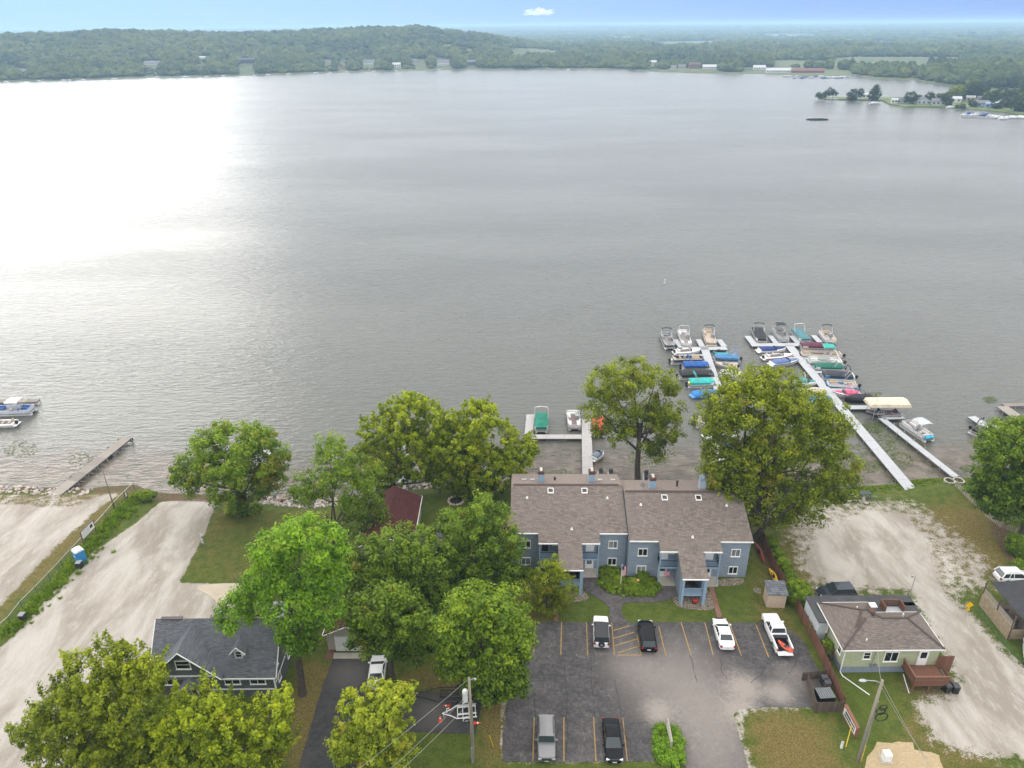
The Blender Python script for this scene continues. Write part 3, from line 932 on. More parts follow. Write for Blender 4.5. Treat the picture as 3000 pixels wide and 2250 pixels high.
tag(slab('brick_path', [(1620, 1757), (1633, 1757), (1635, 1819), (1624, 1819)], ZA, M_BRICKPAVE), kind='structure')
tag(slab('brick_path', [(2077, 1720), (2090, 1719), (2116, 1808), (2101, 1809)], ZA, M_BRICKPAVE), kind='structure')
tag(slab('porch_slab', [(1703, 1664), (1752, 1664), (1752, 1691), (1703, 1692)], ZA + 0.03, M_CONC), kind='structure')
tag(slab('porch_slab', [(1924, 1686), (1986, 1686), (1985, 1716), (1926, 1716)], ZA + 0.03, M_CONC), kind='structure')
tag(slab('porch_slab', [(2066, 1688), (2104, 1688), (2104, 1717), (2068, 1719)], ZA + 0.03, M_CONC), kind='structure')
M_PEB = NT('pebbles')
_p = M_PEB.pos(); _v = M_PEB.voronoi(_p, 7.0)
M_PEB.color(M_PEB.mix(M_PEB.ramp(_v.outputs['Distance'], 0.2, 0.65), M_PEB.mix(M_PEB.ramp(M_PEB.noise(_p, 9.0, 2), 0.3, 0.7), (0.26, 0.20, 0.14), (0.47, 0.42, 0.34)), (0.09, 0.07, 0.05))).rough(0.9)
M_PEB.bump(_v.outputs['Distance'], -0.8, 0.08)
M_PEB = M_PEB.mat
for q in ([(2104, 1694), (2180, 1693), (2179, 1706), (2160, 1715), (2104, 1718)], [(1970, 1752), (1996, 1738), (2080, 1722), (2100, 1785), (2060, 1788), (2000, 1782), (1975, 1768)],
          [(1632, 1735), (1705, 1728), (1729, 1748), (1710, 1762), (1660, 1764), (1633, 1757)], [(2204, 1722), (2228, 1722), (2230, 1740), (2210, 1735)]):
    tag(slab('pebble_bed', q, ZA - 0.006, M_PEB, rounded=1), kind='structure')
tag(slab('stone_patio', [(1478, 1500), (1496, 1500), (1497, 1558), (1462, 1575), (1462, 1535)], ZA, simple('sandy_patio', (0.42, 0.31, 0.19), 0.9, var=0.2), rounded=1), kind='structure')
tag(slab('concrete_apron', [(560, 1716), (640, 1709), (712, 1708), (724, 1712), (700, 1770), (640, 1780), (628, 1752)], ZA - 0.02, simple('beige_concrete', (0.43, 0.37, 0.28), 0.9, scale=0.6), rounded=1), kind='structure')
tag(slab('concrete_apron', [(978, 1912), (1070, 1912), (1072, 1929), (975, 1929)], ZA + 0.012, M_CONC), kind='structure')
M_STRAW = NT('straw_mat')
_p = M_STRAW.mapping(M_STRAW.pos(), (1.0, 7.0, 1.0))
M_STRAW.color(M_STRAW.mix(M_STRAW.ramp(M_STRAW.noise(_p, 4.0, 5, 0.7), 0.3, 0.7), (0.26, 0.19, 0.10), (0.50, 0.40, 0.25))).rough(0.95)
M_STRAW = M_STRAW.mat
tag(slab('straw_mat', [(2568, 2172), (2674, 2174), (2682, 2196), (2750, 2208), (2760, 2290), (2520, 2290), (2545, 2200)], ZA - 0.02, M_STRAW, wobble=0.4), kind='structure')

# painted lines and cracks of the parking lot
M_YELLOW = NT('worn_yellow_paint')
_p = M_YELLOW.pos()
M_YELLOW.color(M_YELLOW.mix(M_YELLOW.ramp(M_YELLOW.noise(_p, 6.0, 4, 0.7), 0.42, 0.72), (0.42, 0.25, 0.055), (0.16, 0.13, 0.09))).rough(0.8)
M_YELLOW = M_YELLOW.mat
M_TAR = simple('crack_tar', (0.012, 0.012, 0.012), 0.7)  # dark tar filling of the cracks
def strip(name, px, w, z, mat, parent, jit=0.0):
    pts = PP(px, z)
    if jit:
        q = []
        for a, b in zip(pts[:-1], pts[1:]):
            n = max(2, int((b - a).length / 0.35))
            for k in range(n):
                c = a.lerp(b, k / n); d_ = (b - a).normalized()
                q.append(c + Vector((-d_.y, d_.x, 0)) * random.uniform(-jit, jit))
        pts = q + [pts[-1]]
    vs, fs = [], []
    for i, c in enumerate(pts):
        d_ = (pts[min(i + 1, len(pts) - 1)] - pts[max(i - 1, 0)]).normalized(); n = Vector((-d_.y, d_.x, 0))
        ww = w / 2 * (random.uniform(0.5, 1.3) if jit else 1)
        vs += [c + n * ww, c - n * ww]
    for i in range(len(pts) - 1): fs.append((2 * i, 2 * i + 1, 2 * i + 3, 2 * i + 2))
    m_ = MB(); m_.add(vs, fs)
    o = m_.build(name, mat, parent)
    for pl in o.data.polygons:
        if pl.normal.z < 0: pl.flip()
    return o
ZL = ZA + 0.006
for a, b, c, d in [(1568, 1822, 1564, 1916), (1645, 1822, 1643, 1918), (1718, 1823, 1722, 1919), (1792, 1824, 1800, 1918), (1866, 1860, 1879, 1920), (1930, 1836, 1951, 1920), (1995, 1822, 2025, 1920), (2065, 1823, 2089, 1919), (2137, 1824, 2172, 1921), (2215, 1831, 2252, 1925),
                   (1565, 2102, 1561, 2230), (1652, 2102, 1652, 2231), (1739, 2102, 1746, 2230), (1824, 2102, 1838, 2230),
                   (1797, 1847, 1845, 1833), (1798, 1870, 1858, 1852), (1800, 1892, 1866, 1872), (1811, 1912, 1868, 1894), (1808, 1919, 1880, 1919)]:
    strip('painted_line', [(a, b), (c, d)], 0.11, ZL, M_YELLOW, lot)
for q in [[(1656, 1905), (1656, 1980), (1660, 2030), (1661, 2100), (1664, 2160), (1660, 2200)], [(1731, 1920), (1732, 1985), (1738, 2040), (1742, 2100)], [(1728, 1985), (1760, 1988), (1785, 1986), (1802, 1994), (1812, 2040), (1822, 2100), (1830, 2150), (1850, 2180)],
          [(1530, 1990), (1545, 2030), (1570, 2033), (1566, 2070), (1568, 2100)], [(2022, 1920), (2032, 1960), (2042, 2000)], [(2105, 1925), (2114, 1945), (2112, 1960), (2130, 1990)], [(1500, 2000), (1540, 2030)], [(1510, 2090), (1540, 2050), (1570, 2033)],
          [(1600, 1975), (1650, 1982), (1700, 1975)], [(2250, 1940), (2230, 1980), (2200, 2000)], [(2340, 1900), (2330, 1950), (2300, 1990)], [(1830, 2118), (1870, 2120), (1900, 2116)]]:
    strip('crack', q, 0.055, ZL + 0.004, M_TAR, lot, 0.09)
# ================================================================== houses near the lake
_wc = {}
def win(parent, pos, w, h, rz=0.0, mull=1, glass=None, frame=None, bars=0, name='window'):
    """a framed window standing on a wall that faces local -y (turned by rz); pos is its bottom centre"""
    glass = glass or M_GLASS; frame = frame or M_WHITE
    key = (round(w, 2), round(h, 2), mull, glass.name, frame.name, bars, name)
    if key not in _wc:
        f = MB(); t_ = 0.09
        f.box((0, -0.02, 0), (w, 0.09, t_)); f.box((0, -0.02, h - t_), (w, 0.09, t_))
        for s in (-1, 1): f.box((s * (w - t_) / 2, -0.022, t_), (t_, 0.088, h - 2 * t_))
        for k in range(mull): f.box((-w / 2 + w * (k + 1) / (mull + 1), -0.018, t_), (0.07, 0.08, h - 2 * t_))
        for k in range(bars): f.box((0, -0.016, h * (k + 1) / (bars + 1)), (w - 2 * t_, 0.06, 0.04))
        f.box((0, -0.05, -0.05), (w + 0.1, 0.14, 0.05))
        g = MB().box((0, -0.012, t_), (w - 2 * t_ + 0.01, 0.03, h - 2 * t_ + 0.005))
        _wc[key] = (f.mesh(name, frame), g.mesh('pane', glass))
    o = link(name, _wc[key][0], parent); o.location = pos; o.rotation_euler = (0, 0, rz)
    link('pane', _wc[key][1], o)
    return o
def door(parent, pos, w=0.95, h=2.05, rz=0.0, glass=0.5, leaf=None, pane=None):
    leaf = leaf or M_WHITE
    o = MB().box((0, -0.03, 0), (w + 0.16, 0.07, h + 0.08)).build('door', M_WHITE, parent)
    o.location = pos; o.rotation_euler = (0, 0, rz)
    MB().box((0, -0.055, 0.02), (w, 0.07, h - 0.02)).build('door_leaf', leaf, o)
    if glass:
        MB().box((0, -0.075, h * (0.95 - glass)), (w * 0.7, 0.05, h * glass)).build('pane', pane or M_GLASS, o)
    MB().tube([(w * 0.38, -0.09, 1.0), (w * 0.38, -0.16, 1.0)], 0.035, 6).build('handle', M_STEEL, o)
    return o
def railing(parent, a, b, h=1.0, step=0.13, mat=None, name='railing'):
    a = Vector(a); b = Vector(b); m_ = MB()
    m_.bar(a + Vector((0, 0, h)), b + Vector((0, 0, h)), 0.06, 0.05); m_.bar(a + Vector((0, 0, 0.1)), b + Vector((0, 0, 0.1)), 0.05, 0.05)
    n = max(2, int((b - a).length / step))
    for k in range(n + 1):
        c = a.lerp(b, k / n); m_.bar(c + Vector((0, 0, 0.1)), c + Vector((0, 0, h)), 0.025)
    return m_.build(name, mat or M_DARKMET, parent)

# ------------------------------------------------------------------ the blue two-storey lake apartments
apt = empty('apartment_building', (0, 0, GZ), 0, 'long blue two-storey lakeside apartment building with brown shingle roof and four chimneys', 'building')
SL = 1 / 3.0
def unit(ox, oy, W, yaw, bay, tow, chim, sky_front, sky_back, left_end, right_end):
    cs, sn = math.cos(yaw), math.sin(yaw)
    def place(o):
        o.location = (ox, oy, 0.0); o.rotation_euler = (0, 0, yaw); return o
    def L(x, y, z=0.0): return (ox + x * cs - y * sn, oy + x * sn + y * cs, z)
    b0, b1 = bay; t0, t1 = tow
    zr = lambda y: 6.2 + SL * y if y < 7.1 else 6.2 + SL * 7.1 - SL * (y - 7.1)
    D = 12.0
    # walls: closed body with a sloped top just under the roof
    w = MB(); w.extr([(0, -0.1), (D, -0.1), (D, zr(D) - 0.16), (7.1, zr(7.1) - 0.16), (0, zr(0) - 0.16)], 'x', 0.0, W)
    place(w.build('wall', M_BLUE, apt))
    # stair tower side walls
    for x in (t0, t1):
        sw = MB(); sw.extr([(0.0, 0.25 if x == t1 else 0.0), (-0.01, zr(0) - 0.17), (-4.9, zr(-4.9) - 0.17), (-4.9, 2.6), (-4.2, 0.0)] if False else [(-0.005, 0), (-0.005, zr(0) - 0.17), (-3.9, zr(-3.9) - 0.17), (-3.9, 0)], 'x', x - 0.08, x + 0.08)
        place(sw.build('stair_wall', M_BLUE, apt))
    # roof planes with thickness
    T = 0.16
    def slope_piece(m_, x0, x1, y0, y1):
        ps = [(y0, zr(y0)), (y1, zr(y1) if y1 != 7.1 else 6.2 + SL * 7.1)]
        m_.extr([(y0, ps[0][1] - T), (y1, ps[1][1] - T), (y1, ps[1][1]), (y0, ps[0][1])], 'x', x0, x1)
    ro = 0.18
    r_ = MB(); slope_piece(r_, -ro * left_end, W + ro * right_end, -0.3, 7.1)
    slope_piece(r_, b0 - 0.15, b1 + 0.15, -1.75, -0.3); slope_piece(r_, t0 - 0.25, t1 + 0.25, -5.4, -1.75)
    roof = place(r_.build('roof', M_ROOFBROWN, apt))
    bk = MB(); bk.extr([(7.1, zr(7.1) - T), (D + 0.4, zr(D + 0.4) - T), (D + 0.4, zr(D + 0.4)), (7.1, 6.2 + SL * 7.1)], 'x', -ro * left_end, W + ro * right_end)
    place(bk.build('roof', simple('pale_brown_shingles', (0.225, 0.180, 0.155), 0.9, var=0.18, scale=4), apt))
    rv = MB(); rv.extr([(6.86, zr(6.86) + 0.02), (7.1, 6.2 + SL * 7.1 + 0.10), (7.34, zr(7.34) + 0.06), (7.34, zr(7.34) + 0.0), (7.1, zr(7.1) - 0.02), (6.86, zr(6.86))], 'x', 0.15, W - 0.5)
    v_ = rv.build('ridge_vent', simple('ridge_cap', (0.085, 0.06, 0.052), 0.9), roof)
    # white gutters and fascia
    def gut(x0, x1, y):
        g = MB(); g.bar((x0, y - 0.05, zr(y) - 0.1), (x1, y - 0.05, zr(y) - 0.1), 0.11, 0.15)
        return g.build('gutter', M_WHITE, roof)
    gut(-ro * left_end, b0 - 0.17, -0.31); gut(b1 + 0.17, W + ro * right_end, -0.31)
    gut(b0 - 0.15, t0 - 0.27, -1.76); gut(t1 + 0.27, b1 + 0.15, -1.76); gut(t0 - 0.25, t1 + 0.25, -5.41)
    # balconies, left and right of the stair tower
    for (x0, x1) in ((b0, t0 - 0.08), (t1 + 0.08, b1)):
        sl = MB().box(((x0 + x1) / 2, -0.81, 2.68), (x1 - x0, 1.6, 0.26))
        bal = place(sl.build('balcony', M_BLUETRIM, apt))
        railing(bal, (x0 + 0.05, -1.55, 2.95), (x1 - 0.05, -1.55, 2.95))
        xo = x0 if x0 == b0 else x1
        railing(bal, (xo, -1.5, 2.95), (xo, -0.05, 2.95))
        pst = MB(); pst.box((xo, -1.58, 0), (0.16, 0.16, zr(-1.58) - T - 0.02))
        place(pst.build('porch_post', M_BLUETRIM, apt))
    # front of the stair tower: posts, landing, railing, flight of stairs
    for x in (t0 + 0.02, t1 - 0.02):
        ps = MB(); ps.box((x, -5.15, 0), (0.3, 0.3, zr(-5.15) - T - 0.02)); ps.box((x + (-0.24 if x < (t0 + t1) / 2 else 0.24), -5.15, 0.1), (0.09, 0.09, zr(-5.15) - 0.3))
        place(ps.build('tower_post', M_BLUETRIM, apt))
    for x in (t0, t1):
        ps = MB(); ps.box((x, -4.2, 0), (0.2, 0.2, zr(-4.2) - T - 0.02))
        place(ps.build('tower_post', M_BLUETRIM, apt))
    ld = MB().box(((t0 + t1) / 2, -4.45, 1.35), (t1 - t0 - 0.25, 1.2, 0.18))
    lo = place(ld.build('landing', M_BLUETRIM, apt))
    railing(lo, (t0 + 0.15, -5.0, 1.55), (t1 - 0.15, -5.0, 1.55), 1.0, 0.12, M_BLUETRIM)
    st = MB()
    for k in range(8): st.box(((t0 + t1) / 2 - 0.6, -3.8 + 0.4 * k, 1.35 + 0.19 * k), (1.1, 0.36, 0.06)); st.box(((t0 + t1) / 2 + 0.6, -3.8 + 0.4 * k, 1.3 - 0.17 * k), (1.1, 0.36, 0.06))
    place(st.build('stairs', M_BROWNWOOD, apt))
    lint = MB().box(((t0 + t1) / 2, -5.15, zr(-5.15) - T - 0.30), (t1 - t0 - 0.3, 0.2, 0.26))
    place(lint.build('lintel', M_BLUETRIM, apt))
    # chimneys
    for cx_ in chim:
        cb = MB().box((cx_, 8.6, zr(8.6) - 0.5), (0.85, 0.85, 1.9)); c_ = place(cb.build('chimney', M_BLUETRIM if cx_ != chim[-1] or right_end == 0 else simple('pale_siding', (0.40, 0.46, 0.55), 0.6), apt))
        MB().box((cx_, 8.6, zr(8.6) + 1.401), (0.88, 0.88, 0.42)).build('chimney_cap', M_RUST if not (right_end and cx_ == chim[-1]) else M_BLUETRIM, c_)
        for dy in (-0.22, 0.22):
            MB().cyl((cx_, 8.6 + dy, zr(8.6) + 1.822), 0.14, 0.12, 10).cyl((cx_, 8.6 + dy, zr(8.6) + 1.98), 0.21, 0.06, 10).build('flue', simple('flue_metal', (0.55, 0.53, 0.5), 0.5, metal=0.3), c_)
    for sx_ in sky_front:
        s_ = MB(); y0, y1 = 5.65, 6.45
        for a, b, c, d in ((-0.4, 0.4, y0, y0 + 0.09), (-0.4, 0.4, y1 - 0.09, y1), (-0.4, -0.31, y0 + 0.09, y1 - 0.09), (0.31, 0.4, y0 + 0.09, y1 - 0.09)):
            s_.extr([(c, zr(c)), (d, zr(d)), (d, zr(d) + 0.14), (c, zr(c) + 0.14)], 'x', sx_ + a, sx_ + b)
        so = s_.build('skylight', M_WHITE, roof)
        g_ = MB(); g_.extr([(y0 + 0.09, zr(y0 + 0.09) + 0.02), (y1 - 0.09, zr(y1 - 0.09) + 0.02), (y1 - 0.09, zr(y1 - 0.09) + 0.09), (y0 + 0.09, zr(y0 + 0.09) + 0.09)], 'x', sx_ - 0.309, sx_ + 0.309)
        g_.build('pane', simple('brown_skylight', (0.05, 0.038, 0.03), 0.15), so)
    for sx_ in sky_back:
        s_ = MB(); s_.extr([(8.9, zr(8.9)), (9.6, zr(9.6)), (9.6, zr(9.6) + 0.14), (8.9, zr(8.9) + 0.14)], 'x', sx_ - 0.33, sx_ + 0.33)
        place(s_.build('skylight', simple('skylight_dome', (0.42, 0.45, 0.45), 0.3), apt))
    for vx, vy in ((2.0, 4.9), (W - 2.2, 4.9), (W * 0.52, 0.2)):
        v_ = MB().cyl((vx, vy, zr(vy) - 0.05), 0.09, 0.32, 8); v_.box((vx, vy, zr(vy) - 0.02), (0.3, 0.3, 0.08)); v_.build('roof_vent', M_WHITE, roof)
    # windows and doors on the front wall
    for (x, z, w_, h_, gl) in ((1.85, 0.62, 1.25, 1.2, 0), (1.85, 3.45, 1.25, 1.2, 0), (W - 1.75, 0.62, 1.2, 1.2, 1), (W - 1.75, 3.45, 1.2, 1.2, 1)):
        win(apt, L(x, -0.02, z), w_, h_, yaw, 1, M_GLASS if (gl + int(z)) % 2 else M_CURTAIN)
    win(apt, L(t0 - 0.55, -0.02, 3.9), 0.7, 1.0, yaw, 0)
    door(apt, L(b0 + 0.75, -0.01, 2.95), rz=yaw, glass=0.8 if left_end else 0.42, leaf=M_WHITE if not left_end else M_DARKMET); door(apt, L(b0 + 0.75, -0.01, 0.12), rz=yaw, glass=0.5)
    door(apt, L(b1 - 0.95, -0.01, 2.95), rz=yaw, glass=0.42, pane=M_CURTAIN); door(apt, L(b1 - 0.95, -0.01, 0.12), rz=yaw, glass=0.6, pane=M_CURTAIN if left_end else M_GLASS)
    # rear windows towards the lake
    for x in (2.2, 5.2, 9.6, 12.6):
        for z in (0.5, 3.4): win(apt, L(x, D + 0.02, z), 1.6, 1.5, yaw + math.pi, 1)
    return place, L, zr
unit(-0.2, 75.75, 15.0, R(-1.2), (3.6, 11.2), (6.2, 8.75), (3.95, 10.95), (5.2, 9.8), (1.6, 2.75, 12.2, 14.0), 1, 0)
pl2, L2, zr2 = unit(14.82, 73.95, 15.5, R(-1.5), (3.85, 11.35), (6.15, 8.85), (4.0, 10.8), (5.3, 9.8), (11.7, 12.6, 13.5), 0, 1)
for x in (31.0,):
    for y, z in ((2.5, 3.4), (8.0, 3.4)):
        q = L2(15.52, y, z); win(apt, q, 1.2, 1.2, R(-1.5) + math.pi / 2, 1)
dl = MB().tube([L2(7.0, -1.62, 5.1), L2(7.0, -1.62, 4.9)], 0.05, 6)
# satellite dish and old aerial on the rear slope
d_ = MB(); q = L2(2.75, 8.3, zr2(8.3)); d_.tube([q, (q[0], q[1], q[2] + 0.5)], 0.04, 6); d_.loft([[(q[0] - 0.1 + 0.38 * r_ * math.cos(a), q[1] - 0.15 - 0.1 * r_, q[2] + 0.75 + 0.38 * r_ * math.sin(a)) for a in [k * 0.7854 for k in range(8)]] for r_ in (1.0, 0.5, 0.1)]); d_.build('satellite_dish', simple('dish_grey', (0.25, 0.25, 0.26), 0.5), apt)
d_ = MB(); q = L2(4.6, 11.0, zr2(11.0)); d_.tube([q, (q[0], q[1], q[2] + 3.0)], 0.035, 6)
for k in range(6): d_.bar((q[0] - 0.9 + k * 0.36, q[1] - 0.6 + 0.09 * k, q[2] + 2.9), (q[0] - 0.9 + k * 0.36, q[1] + 0.6 - 0.09 * k, q[2] + 2.9), 0.03)
d_.bar((q[0] - 0.95, q[1], q[2] + 2.9), (q[0] + 0.95, q[1], q[2] + 2.9), 0.035); d_.build('roof_aerial', M_STEEL, apt)
for cx_, oy_ in ((5.9, 0), (7.6, 1)):
    q = L2(cx_, 9.5, zr2(9.5)) if oy_ else (4.9 + 1.0, 84.9, 7.4)
    MB().cyl(q, 0.13, 0.75, 8).cyl((q[0], q[1], q[2] + 0.75), 0.2, 0.12, 8).build('flue_pipe', M_DARKMET, apt)

# ------------------------------------------------------------------ sage-green cottage with hipped roof and deck
gh = empty('cottage', (36.0, 57.85, GZ), 0, 'small sage green cottage with brown hipped roof and red wooden deck', 'house')
HF, HE = 0.95, 3.62                                # foundation and eave heights
Wg, Dg, Dl = 10.9, 5.25, 6.9
m_ = MB().box((Wg / 2, Dg / 2, HF), (Wg - 0.5, Dg, HE - HF - 0.02)); m_.box((2.9, Dg + (Dl - Dg) / 2 - 0.01, HF), (5.6, Dl - Dg, HE - HF - 0.02)); m_.build('wall', M_GREEN, gh)
m_ = MB().box((Wg / 2, Dg / 2, -0.1), (Wg - 0.55, Dg - 0.05, HF + 0.1)); m_.build('foundation', M_FOUND, gh)
def hip(m_, x0, x1, y0, y1, z0, rx0, rx1, ry, zr_, T=0.14):
    a = [(x0, y0, z0), (x1, y0, z0), (x1, y1, z0), (x0, y1, z0)]; r0, r1 = (rx0, ry, zr_), (rx1, ry, zr_)
    lo = [(v[0], v[1], v[2] - T) for v in a]
    m_.add(a + [r0, r1] + lo, [(0, 1, 5, 4), (1, 2, 5), (2, 3, 4, 5), (3, 0, 4), (0, 6, 7, 1), (1, 7, 8, 2), (2, 8, 9, 3), (3, 9, 6, 0), (6, 9, 8, 7)])
m_ = MB(); hip(m_, -0.15, Wg + 0.05, -0.25, Dg + 0.1, HE + 0.12, 3.1, 7.7, 2.5, HE + 2.05); hroof = m_.build('roof', M_ROOFBROWN, gh)
m_ = MB(); hip(m_, -0.148, 5.9, -0.02, Dl + 0.1, HE + 0.123, 3.0, 3.6, 3.5, HE + 2.32); m_.build('roof', M_ROOFBROWN, gh)
M_CAP = simple('ridge_cap', (0.085, 0.06, 0.052), 0.9)
for (a, b) in (((-0.15, -0.25, HE + 0.12), (3.1, 2.5, HE + 2.05)), ((Wg + 0.05, -0.25, HE + 0.12), (7.7, 2.5, HE + 2.05)), ((Wg + 0.05, Dg + 0.1, HE + 0.12), (7.7, 2.5, HE + 2.05)), ((4.9, 2.5, HE + 2.05), (7.7, 2.5, HE + 2.05)), ((-0.148, Dl + 0.1, HE + 0.123), (3.0, 3.5, HE + 2.32)), ((5.9, Dl + 0.1, HE + 0.123), (3.6, 3.5, HE + 2.32)), ((3.0, 3.5, HE + 2.32), (3.6, 3.5, HE + 2.32)), ((3.6, 3.5, HE + 2.32), (4.9, 2.5, HE + 2.05)), ((3.0, 3.5, HE + 2.32), (2.0, 1.75, HE + 1.45))):
    MB().bar(Vector(a) + Vector((0, 0, 0.02)), Vector(b) + Vector((0, 0, 0.02)), 0.24, 0.07).build('hip_cap', M_CAP, hroof)
m_ = MB()
for a, b in (((-0.2, -0.3), (Wg + 0.1, -0.3)), ((-0.2, -0.24), (-0.2, Dl + 0.15)), ((Wg + 0.1, -0.24), (Wg + 0.1, Dg + 0.15)), ((5.95, Dl + 0.15), (-0.14, Dl + 0.15)), ((Wg + 0.04, Dg + 0.15), (6.0, Dg + 0.15)), ((5.95, Dl + 0.08), (5.95, Dg + 0.22))):
    m_.bar((a[0], a[1], HE + 0.03), (b[0], b[1], HE + 0.03), 0.07, 0.14)
m_.build('gutter', M_WHITE, hroof)
m_ = MB().box((4.15, 3.5, HE + 1.7), (0.62, 0.62, 1.25)); ch = m_.build('chimney', simple('old_brick', (0.22, 0.15, 0.12), 0.9, var=0.3, scale=6), gh)
MB().box((4.15, 3.5, HE + 2.952), (0.72, 0.72, 0.12)).build('chimney_cap', M_WHITE, ch)
for x, y, z in ((3.0, 4.4, 1.6), (5.0, 4.2, 1.75), (7.6, 3.1, 1.75), (2.6, 0.55, 0.62)): MB().cyl((x, y, HE + z - 0.1), 0.08, 0.42, 7).build('roof_vent', M_WHITE, hroof)
win(gh, (2.75, -0.02, 2.15), 0.85, 1.05, 0, 0, M_GLASS, bars=1); win(gh, (5.45, -0.02, 1.75), 1.55, 1.45, 0, 1)
door(gh, (8.95, -0.02, HF + 0.25), 0.95, 2.05, 0, 0.42)
win(gh, (0.23, 1.0, 2.0), 0.8, 1.1, -math.pi / 2, 0, bars=1); win(gh, (0.08, 4.6, 2.0), 1.1, 1.1, -math.pi / 2, 0, bars=1)
MB().box((0.1, 2.2, 0.15), (0.2, 0.5, 0.45)).build('vent', M_STEEL, gh)
m_ = MB().box((3.55, -0.12, 1.05), (0.32, 0.2, 0.5)); m_.box((3.95, -0.1, 1.2), (0.25, 0.16, 0.3)); m_.tube([(3.55, -0.08, 1.5), (3.6, -0.08, 3.0), (3.6, -0.1, 3.9)], 0.03, 6); m_.build('meter_box', M_STEEL, gh)
m_ = MB().tube([(0.05, -0.3, HE), (0.22, -0.08, HE - 0.4), (0.22, -0.08, 0.35), (0.35, -0.5, 0.12)], 0.06, 6); m_.tube([(0.35, -0.5, 0.12), (2.2, -3.1, 0.14)], 0.06, 6); m_.build('downspout', M_WHITE, gh)
m_ = MB().tube([(7.0, -0.6, 0.4), (6.95, -1.2, 0.13), (6.55, -2.9, 0.13)], 0.055, 6); m_.build('downspout', M_WHITE, gh)
# flat-roofed garage behind, with the open stairwell in its roof
m_ = MB().box((5.1, 7.5, -0.1), (12.1, 1.45, 3.45)); m_.box((-0.45, 5.5, -0.1), (1.0, 2.6, 3.44)); m_.box((8.75, 6.3, -0.1), (4.8, 1.9, 3.43)); m_.build('garage', simple('pale_block', (0.48, 0.50, 0.52), 0.8), gh)
m_ = MB().box((5.1, 7.55, 3.36), (12.4, 1.75, 0.12)); m_.box((-0.55, 5.4, 3.358), (1.1, 2.6, 0.12)); m_.box((10.35, 6.25, 3.362), (1.9, 1.95, 0.118)); m_.box((6.5, 6.05, 3.357), (1.0, 2.0, 0.119)); m_.build('flat_roof', M_FLATROOF, gh)
m_ = MB()
for a, b in (((7.1, 5.5), (7.1, 6.75)), ((7.1, 6.75), (9.3, 6.75)), ((9.3, 6.75), (9.3, 5.5))):
    m_.bar((*a, 4.35), (*b, 4.35), 0.12, 0.08); n = 14
    for k in range(n): c = Vector((*a, 3.4)).lerp(Vector((*b, 3.4)), k / n); m_.bar(c, c + Vector((0, 0, 0.95)), 0.07, 0.07)
m_.build('stair_railing', M_REDWOOD, gh)
m_ = MB().box((9.6, 0.9, 3.30), (2.6, 0.1, 0.1))
m_ = MB().tube([(11.2, 8.1, 3.45), (11.25, 8.1, 6.3), (11.05, 8.2, 6.6)], 0.035, 6); m_.sphere((10.95, 8.2, 6.6), 0.16); m_.build('yard_light', M_STEEL, gh)
# deck
dk = MB()
for k in range(15): pass
X0, X1, Y0, DZ = 6.95, 10.6, -2.65, HF + 0.18
for k in range(18):
    y = Y0 + 0.07 + k * 0.147
    b_ = MB().box(((X0 + X1) / 2, y, DZ), (X1 - X0, 0.13, 0.05)).build('deck_board', M_REDWOOD, gh)
for x in (X0 + 0.1, (X0 + X1) / 2, X1 - 0.1): MB().box((x, Y0 + 0.12, 0), (0.12, 0.12, DZ + 1.05)).build('deck_post', M_REDWOOD, gh)
for x in (X0 + 0.06, X1 - 0.06): MB().box((x, -0.25, DZ), (0.11, 0.11, 1.05)).build('deck_post', M_REDWOOD, gh)
for k in range(4):
    z = DZ + 0.12 + k * 0.24
    MB().box(((X0 + X1) / 2, Y0 + 0.03, z), (X1 - X0 + 0.05, 0.045, 0.19)).build('rail_board', M_REDWOOD, gh)
    MB().box((X0 - 0.01, (Y0 - 0.1) / 2 + 0.05, z), (0.045, -Y0 - 0.2, 0.19)).build('rail_board', M_REDWOOD, gh)
    if k > 1: MB().box((X1 + 0.02, Y0 / 2 - 0.75, z), (0.045, 1.1, 0.19)).build('rail_board', M_REDWOOD, gh)
MB().box(((X0 + X1) / 2, Y0 + 0.05, DZ + 1.055), (X1 - X0 + 0.15, 0.17, 0.05)).box((X0, Y0 / 2 + 0.06, DZ + 1.06), (0.17, -Y0 - 0.1, 0.05)).build('rail_cap', M_REDWOOD, gh)
MB().box(((X0 + X1) / 2, Y0 + 0.02, DZ - 0.24), (X1 - X0, 0.05, 0.23)).box((X0 + 0.02, Y0 / 2, DZ - 0.24), (0.05, -Y0 - 0.06, 0.23)).build('rim_joist', M_REDWOOD, gh)
for k in range(5): MB().box((X1 + 0.4 + 0.26 * k, -1.0 - 0.1 * k, DZ - 0.2 - 0.2 * k), (0.28, 1.05, 0.05)).build('step', M_BROWNWOOD, gh)
for k in range(12): MB().box((X1 + 0.12 + k * 0.152, -0.05 - 0.0 * k, 0.2), (0.14, 0.03, 2.3)).build('screen_board', M_REDWOOD, gh)

